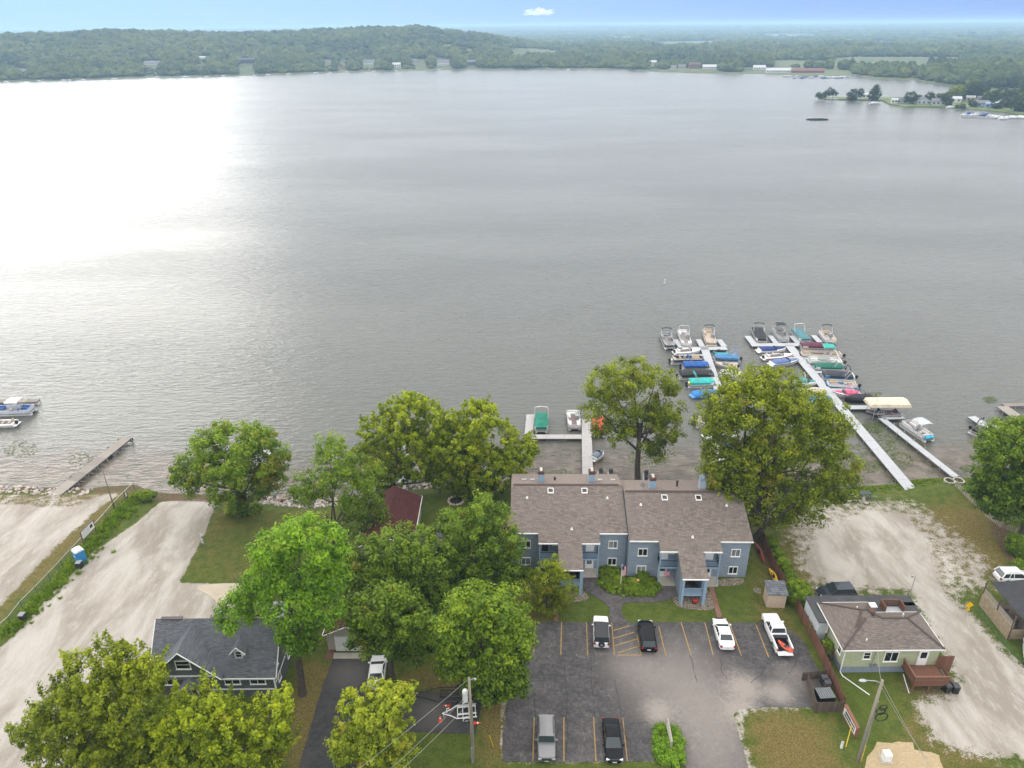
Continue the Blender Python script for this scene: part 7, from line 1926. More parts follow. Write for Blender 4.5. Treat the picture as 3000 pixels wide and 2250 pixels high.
# tan shed
q = P(2266, 1766); o = empty('shed', q, R(-4), 'small tan board shed with flat grey roof on the lawn', 'shed')
MB().add([(-1.1, -0.9, 0), (1.1, -0.9, 0), (1.1, 0.9, 0), (-1.1, 0.9, 0), (-1.1, -0.9, 2.15), (1.1, -0.9, 2.15), (1.1, 0.9, 2.55), (-1.1, 0.9, 2.55)], [(3, 2, 1, 0), (4, 5, 6, 7), (0, 1, 5, 4), (1, 2, 6, 5), (2, 3, 7, 6), (3, 0, 4, 7)]).build('wall', M_TAN, o)
MB().add([(-1.25, -1.1, 2.15), (1.25, -1.1, 2.15), (1.25, 1.05, 2.62), (-1.25, 1.05, 2.62), (-1.25, -1.1, 2.25), (1.25, -1.1, 2.25), (1.25, 1.05, 2.72), (-1.25, 1.05, 2.72)], [(3, 2, 1, 0), (4, 5, 6, 7), (0, 1, 5, 4), (1, 2, 6, 5), (2, 3, 7, 6), (3, 0, 4, 7)]).build('roof', M_ROOFGREY, o)
for k in range(10): MB().box((-1.0 + k * 0.222, -0.912, 0.02), (0.03, 0.03, 2.1)).build('batten', M_TAN, o)
# shade-roofed bar at the right edge
q = P(2950, 1874); q2 = P(2868, 1772); yaw = math.atan2((q2 - q).y, (q2 - q).x)
o = empty('beach_bar', q, yaw, 'open wooden bar with black shade-cloth roof and tan plank wall at the right edge', 'bar')
Lb = (q2 - q).length; Wb = -6.0
MB().box((Lb / 2, 0, 0), (Lb, 0.12, 1.9)).box((0.06, Wb / 2, 0), (0.1, -Wb - 0.15, 1.5)).build('wall', simple('tan_plywood', (0.33, 0.26, 0.17), 0.85, var=0.25), o)
for k in range(4): MB().box((Lb / 2, -0.02, 2.0 + 0.2 * k), (Lb + 0.3, 0.06, 0.1)).build('rail_board', M_GREYWOOD, o)
for x in (0.0, Lb * 0.5, Lb):
    for y in (-0.02, Wb): MB().box((x, y, 0), (0.14, 0.14, 3.6 if y else 3.2)).build('post', M_BROWNWOOD, o)
m_ = MB(); z0, z1 = 3.2, 3.9
for i in range(8):
    pass
vs = []
for i in range(9):
    for j in range(7): u, v = i / 8, j / 6; vs.append((-0.6 + (Lb + 1.1) * u, -0.9 + (Wb - 1.2) * v, z0 + (z1 - z0) * v - 0.10 * math.sin(u * math.pi * 2) ** 2 + 0.05 * math.sin(9 * u + 7 * v)))
fs = [(i * 7 + j, i * 7 + j + 1, (i + 1) * 7 + j + 1, (i + 1) * 7 + j) for i in range(8) for j in range(6)]
n_ = len(vs); MB().add(vs + [(a, b_, c - 0.03) for a, b_, c in vs], fs + [tuple(n_ + k for k in f[::-1]) for f in fs]).build('shade_cloth', cloth((0.035, 0.036, 0.04)), o)
MB().add([(-3.2, -1.0, 2.2), (-0.5, -0.6, 2.6), (-0.5, Wb, 2.8), (-3.2, Wb, 2.4), (-3.2, -1.0, 2.16), (-0.5, -0.6, 2.56), (-0.5, Wb, 2.76), (-3.2, Wb, 2.36)], [(0, 1, 2, 3), (7, 6, 5, 4), (0, 4, 5, 1), (1, 5, 6, 2), (2, 6, 7, 3), (3, 7, 4, 0)]).build('lower_shade', cloth((0.035, 0.036, 0.04)), o)
MB().box((Lb / 2, Wb / 2, 0), (Lb - 0.2, -Wb - 0.2, 0.06)).build('floor', M_BROWNWOOD, o)
for k in range(3): MB().box((0.9 + 1.9 * k, -2.2, 0.06), (1.2, 0.7, 0.75)).build('bar_table', M_BROWNWOOD, o)
tag(slab('grass_verge', [(2850, 1776), (2868, 1778), (2952, 1884), (3010, 1940), (3000, 1948), (2940, 1890)], GZ + 0.085, simple('verge_grass', (0.05, 0.09, 0.015), 0.95, var=0.4, scale=3), wobble=0.2), kind='structure')
# signs
def board_sign(name, label, a, b, h0, h1, face, frame, marks=(), t=0.08, posts=True, cat='sign'):
    A = P(a[0], a[1]); B = P(b[0], b[1]); d = B - A; L = d.length
    o = empty(name, A, math.atan2(d.y, d.x), label, cat)
    MB().box((L / 2, 0, h0), (L, t, h1 - h0)).build('panel', face, o)
    MB().box((L / 2, 0, h1), (L + 0.2, t + 0.1, 0.12)).box((L / 2, 0, h0 - 0.12), (L + 0.2, t + 0.1, 0.12)).box((-0.05, 0, h0), (0.1, t + 0.09, h1 - h0)).box((L + 0.05, 0, h0), (0.1, t + 0.09, h1 - h0)).build('frame', frame, o)
    if posts:
        for x in (-0.04, L + 0.04): MB().box((x, 0.0, 0), (0.12, 0.1, h0 - 0.1)).build('post', frame, o)
    for (u, v, w, h, m_) in marks:
        for s in (-1, 1): MB().box((u * L, s * (t / 2 + 0.004), h0 + v * (h1 - h0)), (w * L, 0.008, h * (h1 - h0))).build('lettering', m_, o)
    return o
M_INK = simple('sign_black', (0.02, 0.02, 0.025), 0.5)
board_sign('business_sign', 'long white roadside sign in a red wooden frame beside the enclosure', (2470, 2100), (2504, 2165), 0.5, 1.6, M_WHITE, M_REDWOOD, [(0.5, 0.15, 0.8, 0.22, M_INK), (0.35, 0.5, 0.45, 0.28, M_INK), (0.75, 0.55, 0.3, 0.2, M_INK)], 0.25)
board_sign('notice_board', 'white lake notice board in a brown frame by the chain-link fence', (250, 1602), (284, 1566), 1.3, 2.5, M_WHITE, M_BROWNWOOD, [(0.78, 0.35, 0.2, 0.4, M_INK)] + [(0.35, 0.15 + 0.12 * k, 0.55 - 0.05 * (k % 3), 0.05, simple('print_grey', (0.35, 0.36, 0.38), 0.6)) for k in range(6)])
board_sign('parking_sign', 'thin white sign board standing in the juniper of the parking island', (1952, 2142), (1964, 2206), 0.9, 1.7, M_WHITE, M_GREYWOOD, [], 0.06)
board_sign('lawn_sign', 'small white notice on posts at the edge of the boat ramp', (594, 1597), (600, 1603), 0.6, 1.9, M_WHITE, M_STEEL, [(0.5, 0.2, 0.7, 0.15, M_INK), (0.5, 0.6, 0.7, 0.2, M_INK)], 0.04)
board_sign('fence_sign', 'small white sign on a post by the lake end of the fence', (372, 1470), (376, 1467), 0.9, 1.7, M_WHITE, M_BROWNWOOD, [], 0.04)
q = P(2828, 1806); o = empty('caution_sign', q, 0, 'yellow diamond caution sign with small plate beneath on the gravel', 'sign')
M_YS = simple('sign_yellow', (0.72, 0.42, 0.0), 0.5)
MB().tube([(0, 0, 0), (0, 0, 2.2)], 0.035, 6).build('post', M_STEEL, o); MB().add([(0, -0.05, 1.35), (0.5, -0.05, 1.85), (0, -0.05, 2.35), (-0.5, -0.05, 1.85), (0, -0.02, 1.35), (0.5, -0.02, 1.85), (0, -0.02, 2.35), (-0.5, -0.02, 1.85)], [(0, 1, 2, 3), (7, 6, 5, 4), (0, 4, 5, 1), (1, 5, 6, 2), (2, 6, 7, 3), (3, 7, 4, 0)]).build('panel', M_YS, o); MB().box((0, -0.04, 0.95), (0.42, 0.03, 0.35)).build('plate', M_YS, o)
# flag in the flower bed
q = P(1818, 1718); o = empty('flagpole', q, 0, 'slim flagpole with a hanging striped flag in the flower bed', 'flag')
MB().tube([(0, 0, 0), (0, 0, 3.6)], 0.04, 6).build('pole', M_WHITE, o)
M_RED = simple('flag_red', (0.42, 0.02, 0.03), 0.7); M_NAVY = simple('flag_navy', (0.015, 0.02, 0.09), 0.7)
for k in range(7): MB().loft([[(0.04 + 0.075 * k, 0.02 * math.sin(k), z_), (0.04 + 0.075 * k + 0.07, 0.02 * math.sin(k + 1), z_), (0.04 + 0.075 * k + 0.07, 0.02 * math.sin(k + 1) + 0.012, z_), (0.04 + 0.075 * k, 0.02 * math.sin(k) + 0.012, z_)] for z_ in (1.7 + 0.03 * k, 2.5, 3.3)]).build('stripe', M_RED if k % 2 == 0 else M_WHITE, o)
MB().box((0.16, -0.02, 2.75), (0.26, 0.05, 0.56)).build('canton', M_NAVY, o)
# flower bed: low cover, hostas, flowers
b = P(1838, 1716); o = empty('flower_bed', b, 0, 'kidney-shaped bed of low green ground cover in front of the blue building', 'garden')
lob = []
for sx, sy in [(1772, 1690), (1772, 1712), (1795, 1700), (1795, 1725), (1820, 1730), (1820, 1705), (1850, 1735), (1850, 1712), (1880, 1735), (1905, 1732), (1905, 1712), (1775, 1670), (1800, 1678), (1915, 1722), (1865, 1722)]:
    w = P(sx, sy) - b; lob.append(((w.x, w.y, 0.25), (1.0, 1.1, 0.36)))
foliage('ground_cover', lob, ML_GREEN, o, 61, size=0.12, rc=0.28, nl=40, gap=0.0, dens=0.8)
MB().prism(ccw([tuple((P(a_, c_) - b))[:2] for a_, c_ in [(1752, 1664), (1756, 1716), (1776, 1737), (1812, 1744), (1884, 1748), (1924, 1741), (1927, 1694), (1836, 1690), (1835, 1664)]]), -0.05, 0.12).build('soil', simple('bed_soil', (0.05, 0.035, 0.022), 0.95), o)
shrub('yellow-green hosta clump beside the flag', (1810, 1702), 0.6, 0.6, ML_YELLOW, 62, name='hosta', size=0.22, rc=0.3, nl=20); shrub('pale variegated hosta clump in the middle of the flower bed', (1852, 1708), 0.6, 0.55, ML_YELLOW, 63, name='hosta', size=0.24, rc=0.3, nl=20, accent=0.3)
q = P(1868, 1712); o = empty('peach_flower', q, 0, 'peach-coloured bloom on a short stem in the flower bed', 'flower'); MB().tube([(0, 0, 0), (0, 0, 0.6)], 0.03, 5).build('stem', M_GRN, o); MB().sphere((0, 0, 0.7), (0.22, 0.2, 0.16)).build('bloom', simple('peach', (0.65, 0.36, 0.10), 0.6), o)
q = P(2034, 1768); o = empty('red_flowers', q, 0, 'pot of red flowers under the right stair tower', 'flowers'); MB().cyl((0, 0, 0), 0.25, 0.35, 10, 0.32).build('pot', M_RUST, o)
for k in range(9): MB().sphere((0.28 * math.cos(k * 2.4) * (k % 3) / 2, 0.22 * math.sin(k * 2.4) * (k % 3) / 2, 0.5 + 0.05 * (k % 2)), 0.13).build('bloom', simple('red_petals', (0.55, 0.015, 0.03), 0.6), o)
# balcony banner and mats
q = P(1951, 1690, 2.9); o = empty('porch_flag', Vector((19.65, 72.2, 2.6)), 0, 'pink and white patterned flag hanging on the right porch', 'flag'); MB().box((0, 0, 0), (0.75, 0.04, 0.6)).build('cloth', simple('pink_print', (0.55, 0.25, 0.28), 0.7, var=0.5, scale=9), o)
# picnic furniture on the shore grass
def picnic(label, px, yaw, mat):
    o = empty('picnic_table', P(px[0], px[1]), yaw, label, 'table', 'picnic tables')
    for k in range(4): MB().box((0, -0.3 + 0.2 * k, 0.72), (1.8, 0.18, 0.05)).build('top_board', mat, o)
    for s in (-1, 1): MB().box((0, s * 0.72, 0.42), (1.8, 0.26, 0.05)).build('bench', mat, o)
    for x in (-0.65, 0.65): MB().bar((x, -0.75, 0), (x, -0.15, 0.7), 0.08).bar((x, 0.75, 0), (x, 0.15, 0.7), 0.08).bar((x, -0.8, 0.4), (x, 0.8, 0.4), 0.06).build('leg', mat, o)
picnic('dark picnic table on the grass at the shore', (2532, 1456), 0.05, simple('dark_table', (0.045, 0.055, 0.07), 0.5)); picnic('weathered picnic table next to the dark one', (2488, 1466), 0.1, M_GREYWOOD)
o = empty('garden_chair', P(2536, 1478), 0.5, 'low weathered wooden chair beside the picnic tables', 'chair')
MB().box((0, 0, 0.3), (0.6, 0.6, 0.06)).build('seat', M_GREYWOOD, o); MB().bar((0, 0.3, 0.3), (0, 0.6, 1.0), 0.6, 0.05).build('backrest', M_GREYWOOD, o)
for s in (-1, 1): MB().box((s * 0.27, -0.25, 0), (0.06, 0.06, 0.3)).build('leg', M_GREYWOOD, o); MB().box((s * 0.27, 0.25, 0), (0.06, 0.06, 0.3)).build('leg', M_GREYWOOD, o)
# concrete culvert rings at the picket fence
for lab, px in (('left concrete culvert ring at the head of the picket fence', (2781, 1412)), ('right concrete culvert ring in the grass by the dock', (2808, 1411))):
    o = empty('culvert_ring', P(px[0], px[1], 0.6), 0, lab, 'culvert', 'culvert rings'); a_ = [k * math.pi / 9 for k in range(19)]
    MB().tube([(0.75 * math.cos(t_), 0.75 * math.sin(t_), 0.25) for t_ in a_], 0.12, 6, cap=False).build('ring', M_CONC, o); MB().loft([[(0.78 * math.cos(t_), 0.78 * math.sin(t_), z_) for t_ in a_[:-1]] for z_ in (-0.1, 0.3)], caps=False).build('wall', M_CONC, o)
# fire pit, white transformer box, post
o = empty('fire_pit', P(1336, 1468), 0, 'round stone fire pit on the lawn among the trees', 'fire pit')
for k in range(14): MB().sphere((1.15 * math.cos(k * 0.449), 1.15 * math.sin(k * 0.449), 0.12), (0.27, 0.22, 0.2), 6, 4).build('stone', simple('pit_stone', (0.40, 0.33, 0.26), 0.9, var=0.3), o)
MB().cyl((0, 0, -0.02), 1.0, 0.08, 14).build('ash', simple('ash', (0.03, 0.03, 0.03), 0.95), o)
o = empty('utility_box', P(2594, 2226), 0, 'white utility box standing on the straw patch', 'box'); MB().box((0, 0, 0.1), (0.75, 0.7, 0.95)).build('cabinet', M_WHITE, o, bevel=0.03); MB().box((0, 0, 0), (1.1, 1.0, 0.12)).build('pad', M_CONC, o); MB().box((0, -0.353, 0.2), (0.6, 0.02, 0.75)).build('door', M_WHITE, o)
o = empty('service_post', P(2464, 2192), 0, 'short white service post on the dry lawn', 'post'); MB().box((0, 0, 0), (0.2, 0.16, 0.85)).build('housing', M_WHITE, o); MB().box((0, 0, 0.85), (0.24, 0.2, 0.07)).build('cap', M_STEEL, o)
o = empty('marker_stake', P(2478, 2188), 0, 'leaning yellow marker pipe below the roadside sign', 'stake'); MB().tube([(0, 0, 0), (0.9, 1.4, 1.5)], 0.045, 6).build('pipe', simple('yellow_guard', (0.62, 0.45, 0.02), 0.5), o)
o = empty('garden_spinner', P(1490, 1690), 0, 'colourful blue and yellow garden ornament by the left building corner', 'ornament'); MB().tube([(0, 0, 0), (0, 0, 3.4)], 0.025, 5).build('stake', M_STEEL, o)
for z_, c_ in ((3.3, (0.7, 0.5, 0.02)), (2.7, (0.1, 0.5, 0.1)), (2.0, (0.05, 0.35, 0.6)), (1.3, (0.05, 0.4, 0.65))): MB().sphere((0, 0, z_), (0.2, 0.12, 0.24)).build('vane', simple('vane_%d%d%d' % tuple(int(v * 99) for v in c_), c_, 0.4), o)
# ------------------------------------------------------------------ shoreline stones, weeds, lily pads
stm = []
for k in range(5):
    bm = bmesh.new(); bmesh.ops.create_icosphere(bm, subdivisions=1, radius=0.5)
    for v in bm.verts: v.co *= 1 + 0.35 * mnoise.noise(v.co * 2.3 + Vector((k * 5, 0, 0))); v.co.z *= 0.6
    me = bpy.data.meshes.new('stone'); bm.to_mesh(me); bm.free(); me.materials.append([simple('pale_stone', (0.46, 0.40, 0.36), 0.9, var=0.3, scale=2), simple('pink_stone', (0.36, 0.29, 0.25), 0.9, var=0.3, scale=2), simple('grey_stone', (0.25, 0.24, 0.23), 0.9, var=0.3, scale=2)][k % 3]); stm.append(me)
def riprap(label, x0, x1, n, d0, d1, s0=0.35, s1=0.75, seed=3):
    g = random.Random(seed); o = empty('riprap', (0, 0, 0), 0, label, 'stones')
    for k in range(n):
        sx = g.uniform(x0, x1); w = P(sx, np.interp(sx, [a for a, _ in SHORE_PX], [b_ for _, b_ in SHORE_PX]), 0.0); y = w.y - g.uniform(d0, d1)
        r = link('stone', stm[k % 5], o); s = g.uniform(s0, s1); r.location = (w.x, y, float(ground_z(np.array([w.x]), np.array([y]))[0]) + 0.1 * s); r.scale = (s, s * g.uniform(0.7, 1.1), s); r.rotation_euler = (g.uniform(-.3, .3), g.uniform(-.3, .3), g.uniform(0, 6))
riprap('bank of pale boulders along the lawn shore where the angler stands', 770, 1010, 230, -0.6, 2.3, seed=4); riprap('pale stones round the foot of the long wooden dock', 0, 275, 150, -0.3, 2.6, 0.3, 0.8, seed=5); riprap('pale stones along the shore behind the maples', 1010, 1400, 110, -0.5, 1.8, seed=6)
pts_, sz_ = [], []
def grass_tuft(k, mat=None):
    g = np.random.default_rng(90 + k); n = 26; v = []
    for _ in range(n):
        a = g.uniform(0, 6.28); r = g.uniform(0, 0.35); h = g.uniform(0.5, 1.0); b_ = np.array([r * math.cos(a), r * math.sin(a), 0]); t_ = b_ + np.array([g.normal(0, .28), g.normal(0, .28), h]); s = np.array([-math.sin(a), math.cos(a), 0]) * 0.07
        v += [b_ - s, b_ + s, t_ + s * 0.5, t_ - s * 0.5]
    me = np_mesh('tuft', np.array(v), np.arange(n * 4).reshape(-1, 4), [mat or ML_GREEN]); add_attr(me, 'tone', np.repeat(g.uniform(0.2, 0.9, n), 4)); add_attr(me, 'accent', np.zeros(n * 4)); return me
tsrc = bpy.data.collections.new('tuft_sources')
for k in range(3): tsrc.objects.link(bpy.data.objects.new('tuft_source.%03d' % k, grass_tuft(k)))
g_ = np.random.default_rng(77)
fl = [(a, b_) for a, b_ in ((0, 1866), (73, 1788), (157, 1704), (212, 1645), (275, 1570), (335, 1506), (395, 1448))]
for k in range(560):
    t_ = g_.random() * (len(fl) - 1); i = int(t_); f_ = t_ - i; sx = fl[i][0] * (1 - f_) + fl[i + 1][0] * f_; sy = fl[i][1] * (1 - f_) + fl[i + 1][1] * f_
    w = P(sx + abs(g_.normal(0, 1)) * 22 + 1, sy + g_.normal(0, 7)); pts_.append((w.x, w.y, w.z + 0.03)); s = g_.uniform(0.2, 0.95); sz_.append((s * 1.2, s * 1.2, s * g_.uniform(0.35, 0.9)))
for k in range(420):
    sx = g_.uniform(2420, 2960); w = P(sx, np.interp(sx, [a for a, _ in SHORE_PX], [b_ for _, b_ in SHORE_PX]), 0.0); y = w.y - abs(g_.normal(0.9, 0.8)); pts_.append((w.x, y, float(ground_z(np.array([w.x]), np.array([y]))[0]))); s = g_.uniform(0.2, 0.5); sz_.append((s, s, s * 0.6))
tag(scatter('tall_weeds', pts_, sz_, tsrc, 3, 5), 'tall green weeds along the chain-link fence and the right shore', 'weeds', kind='stuff')
# lily pads floating by the right docks
lv_, lf_, lt_ = [], [], []
for (cx_, cy_, rx_, ry_, n) in ((2556, 1254, 34, 16, 240), (2600, 1300, 45, 40, 330), (2640, 1350, 40, 25, 160), (2500, 1340, 40, 45, 230), (2550, 1365, 30, 20, 120), (2680, 1300, 25, 18, 70), (2900, 1172, 22, 10, 110), (2560, 1155, 22, 8, 60), (2835, 1372, 25, 10, 70), (2925, 1235, 40, 14, 120), (60, 1316, 50, 26, 110), (240, 1350, 40, 25, 60), (1900, 1340, 60, 30, 200), (1640, 1390, 60, 10, 60), (40, 1238, 18, 5, 30)):
    for _ in range(n):
        a = g_.uniform(0, 6.28); r = math.sqrt(g_.random()); w = P(cx_ + rx_ * r * math.cos(a), cy_ + ry_ * r * math.sin(a), 0.0); s = g_.uniform(0.08, 0.2); b_ = len(lv_); th = g_.uniform(0, 6.28)
        for k in range(6): lv_.append((w.x + s * math.cos(th + k * 1.047), w.y + s * math.sin(th + k * 1.047), 0.02 + 0.01 * (k % 2)))
        lf_.append(tuple(range(b_, b_ + 6))); lt_.append(g_.uniform(0.3, 1.0))
me = np_mesh('lily_pads', np.array(lv_), np.array(lf_), [leaf_mat('lily_leaf', (0.05, 0.08, 0.015), (0.11, 0.15, 0.03), (0.20, 0.24, 0.09))]); add_attr(me, 'tone', np.repeat(lt_, 6)); add_attr(me, 'accent', np.zeros(len(lv_)))
tag(link('lily_pads', me), 'pale green lily pads floating round the docks', 'lily pads', kind='stuff')
# ------------------------------------------------------------------ the angler
b = P(806, 1468, 0.0); b.z = float(ground_z(np.array([b.x]), np.array([b.y]))[0]) + 0.12
o = empty('person', b, R(-20), 'person in pale blue hooded jacket and dark trousers standing on the shore stones', 'person')
J = {'hip': (0, 0, 0.92), 'waist': (0.02, 0, 1.1), 'chest': (0.05, 0, 1.32), 'neck': (0.09, 0, 1.5), 'head': (0.13, 0, 1.62), 'crown': (0.15, 0, 1.74), 'hl': (0, 0.1, 0.88), 'kl': (0.08, 0.13, 0.48), 'al': (0.02, 0.15, 0.07), 'fl': (0.16, 0.16, 0.03), 'hr': (0, -0.1, 0.88), 'kr': (0.02, -0.13, 0.48), 'ar': (-0.1, -0.15, 0.07), 'fr': (0.04, -0.17, 0.03),
     'sl': (0.05, 0.19, 1.42), 'el': (0.14, 0.25, 1.15), 'wl': (0.36, 0.18, 1.1), 'sr': (0.05, -0.19, 1.42), 'er': (0.12, -0.26, 1.14), 'wr': (0.34, -0.16, 1.05)}
E = [('hip', 'waist'), ('waist', 'chest'), ('chest', 'neck'), ('neck', 'head'), ('head', 'crown'), ('hip', 'hl'), ('hl', 'kl'), ('kl', 'al'), ('al', 'fl'), ('hip', 'hr'), ('hr', 'kr'), ('kr', 'ar'), ('ar', 'fr'), ('chest', 'sl'), ('sl', 'el'), ('el', 'wl'), ('chest', 'sr'), ('sr', 'er'), ('er', 'wr')]
RD = {'hip': 0.15, 'waist': 0.15, 'chest': 0.17, 'neck': 0.08, 'head': 0.105, 'crown': 0.08, 'hl': 0.1, 'hr': 0.1, 'kl': 0.075, 'kr': 0.075, 'al': 0.05, 'ar': 0.05, 'fl': 0.045, 'fr': 0.045, 'sl': 0.085, 'sr': 0.085, 'el': 0.06, 'er': 0.06, 'wl': 0.04, 'wr': 0.04}
ks = list(J); me = bpy.data.meshes.new('body'); me.from_pydata([J[k] for k in ks], [(ks.index(a), ks.index(c_)) for a, c_ in E], []); me.update()
bo = link('body', me, o); sk = bo.modifiers.new('skin', 'SKIN'); bo.modifiers.new('sub', 'SUBSURF').levels = 1
for i, k in enumerate(ks): me.skin_vertices[0].data[i].radius = (RD[k], RD[k]); me.skin_vertices[0].data[i].use_root = (k == 'hip')
t = NT('clothes'); sx_ = t.node('ShaderNodeSeparateXYZ'); t.ln(t.obj(), sx_.inputs[0]); t.color(t.mix(t.ramp(sx_.outputs['Z'], 0.93, 0.96), (0.02, 0.03, 0.05), (0.48, 0.56, 0.62))).rough(0.85); me.materials.append(t.mat)
MB().sphere((0.12, 0, 1.63), (0.135, 0.13, 0.15)).build('hood', simple('pale_blue_cloth', (0.48, 0.56, 0.62), 0.85), o); MB().sphere((0.2, 0, 1.63), (0.07, 0.08, 0.1)).build('face', simple('skin', (0.42, 0.26, 0.19), 0.6), o)
for s in (-1, 1):
    h_ = MB().sphere((0.39, s * 0.16, 1.08), (0.06, 0.04, 0.03), 6, 4)
    for k in range(5): h_.tube([(0.41, s * 0.16 + (k - 2) * 0.014, 1.08), (0.46, s * 0.15 + (k - 2) * 0.014, 1.07), (0.45, s * 0.15 + (k - 2) * 0.014, 1.04)], 0.008, 4)
    h_.build('hand', simple('skin', (0.42, 0.26, 0.19), 0.6), o)
ro = empty('fishing_rod', b + Vector((0.30, -0.1, 1.05)), R(10), 'thin dark fishing rod held out by the angler', 'rod'); MB().tube([(0, 0, 0), (1.2, 0.4, 0.5), (2.0, 0.7, 0.6)], [0.018, 0.01, 0.006], 5).build('rod', M_BLACKP, ro); MB().tube([(0.2, 0.07, 0.03), (0.2, 0.07, -0.06)], 0.04, 6).build('reel', M_BLACKP, ro)
q = P(826, 1466, 0.3); o = empty('bucket', q, 0, 'small orange-brown bucket on the stones beside the angler', 'bucket'); MB().cyl((0, 0, 0), 0.16, 0.35, 10, 0.2).build('pail', simple('bucket_orange', (0.35, 0.10, 0.05), 0.6), o); MB().tube([(-0.19, 0, 0.33), (0, 0, 0.52), (0.19, 0, 0.33)], 0.012, 5).build('handle', M_STEEL, o)
# ================================================================== far shore: cottages, boats, single trees
def far_point(sx, sy):
    v = ray(sx, sy); d = np.arange(600.0, 9000.0, 2.0); k = d / math.hypot(v[0], v[1]); zz = CAM_H + v[2] * k; az = math.atan2(v[0], v[1])
    g = far_z(np.full(d.shape, az), d); hit = np.nonzero((zz <= g) & (g > 0.5))[0]; i = hit[0] if len(hit) else len(d) - 1
    return Vector((v[0] * k[i], v[1] * k[i], float(g[i])))
CW = (0.62, 0.62, 0.60); CG = (0.36, 0.38, 0.40); CT = (0.45, 0.38, 0.30); CB = (0.05, 0.06, 0.09); CBL = (0.24, 0.33, 0.42); RG = (0.16, 0.16, 0.17); RB = (0.13, 0.08, 0.065); RW = (0.5, 0.5, 0.5)
def far_house(label, sx, sy, w, wall=CW, roof=RG, storeys=1, z=None, depth=0.75, yaw=0.0, cat='house', side=False, group=None):
    b = far_point(sx, sy) if z is None else P(sx, sy, z); dist = (b - Vector((0, 0, CAM_H))).length; W = w * dist / F; D = min(W * depth, 11.0); H = 2.8 * storeys + 0.2; rz = min(0.28 * (D if not side else W), 3.0)
    o = empty('cottage', b, yaw - math.atan2(b.x, b.y) * 0.6, label, cat, group)
    wm = simple('wall_%d%d%d' % tuple(int(v * 99) for v in wall), wall, 0.7); rm = simple('roof_%d%d%d' % tuple(int(v * 99) for v in roof), roof, 0.85)
    if side:
        MB().extr([(-W / 2, -1.5), (W / 2, -1.5), (W / 2, H), (0, H + rz * 0.95), (-W / 2, H)], 'y', 0, D).build('wall', wm, o)
        m = MB(); [m.extr([(0, H + rz), (s * (W / 2 + 0.4), H - 0.1), (s * (W / 2 + 0.4), H + 0.1), (0, H + rz + 0.2)], 'y', -0.4, D + 0.4) for s in (-1, 1)]; m.build('roof', rm, o)
    else:
        MB().extr([(0, -1.5), (D, -1.5), (D, H), (D / 2, H + rz * 0.95), (0, H)], 'x', -W / 2, W / 2).build('wall', wm, o)
        m = MB(); [m.extr([(D / 2, H + rz), (y, H - 0.1), (y, H + 0.1), (D / 2, H + rz + 0.2)], 'x', -W / 2 - 0.4, W / 2 + 0.4) for y in (-0.4, D + 0.4)]; m.build('roof', rm, o)
    n = max(2, int(W / 3.2)); gm = MB().box((0, -0.03, 0), (1.5, 0.08, 1.3)).mesh('window', M_GLASS)
    for st in range(storeys):
        for k in range(n): q = link('window', gm, o); q.location = (-W / 2 + W * (k + 0.5) / n, 0, 0.9 + 2.8 * st)
    return o
for a in [('long white house half way up the far left hillside', 446, 190, 34, CW, RG, 1), ('white gazebo-like cottage high on the far left shore', 593, 174, 14, CW, RW, 1), ('dark blue house above a lawn on the far left shore', 722, 186, 42, CB, (0.08, 0.09, 0.11), 2), ('small pale cottage at the far left water edge', 66, 215, 20, CG, RG, 1),
          ('small white cottage among the far central trees', 960, 184, 15, CW, RG, 1), ('grey cottage left of the big white far house', 1004, 182, 20, CG, RG, 1), ('big white two-storey house with rows of windows in the middle of the far shore', 1081, 191, 32, CW, RG, 2), ('stone boathouse at the far central shore', 1000, 205, 17, CT, RB, 1),
          ('white lakeside house right of a dark conifer clump', 1162, 200, 21, CW, RW, 2), ('small grey gabled house above a bright lawn on the far shore', 1216, 182, 14, CG, RG, 1), ('large white house with porch at the right end of the far hill', 1298, 192, 32, CW, RG, 2), ('dark timber house right of the large white far house', 1381, 192, 20, CB, RG, 2),
          ('pale house behind the far marina trees', 1911, 188, 22, CG, RW, 1), ('white cottage at the left of the far lakefront row', 1971, 202, 18, CW, RG, 1), ('tan cottage in the far lakefront row', 1998, 201, 20, CT, RG, 1), ('brown steep-roofed house in the far lakefront row', 2035, 201, 28, (0.22, 0.12, 0.09), RB, 2), ('long white house at the right of the far lakefront row', 2083, 202, 42, CW, RW, 1),
          ('white barn with pale roof beside the far marina', 2225, 204, 30, CW, RW, 1), ('long low white boat shed of the far marina', 2290, 213, 75, CW, RW, 1), ('red-brown marina building with two wings', 2345, 214, 42, (0.25, 0.09, 0.06), (0.19, 0.085, 0.06), 1), ('lower red marina wing beside the water', 2392, 214, 36, (0.25, 0.09, 0.06), (0.20, 0.09, 0.07), 1),
          ('white house with steep roof on the far right shore', 2676, 219, 13, CW, RW, 2), ('white farm sheds far behind the lake', 1825, 112, 42, CW, RW, 1), ('pale industrial sheds near the right horizon', 2290, 108, 70, CW, RW, 1), ('small white house in the far right fields', 2180, 134, 10, CW, RW, 1), ('white shed beyond the far right trees', 2290, 140, 18, CW, RW, 1)]:
    far_house(*a, group='far shore houses')
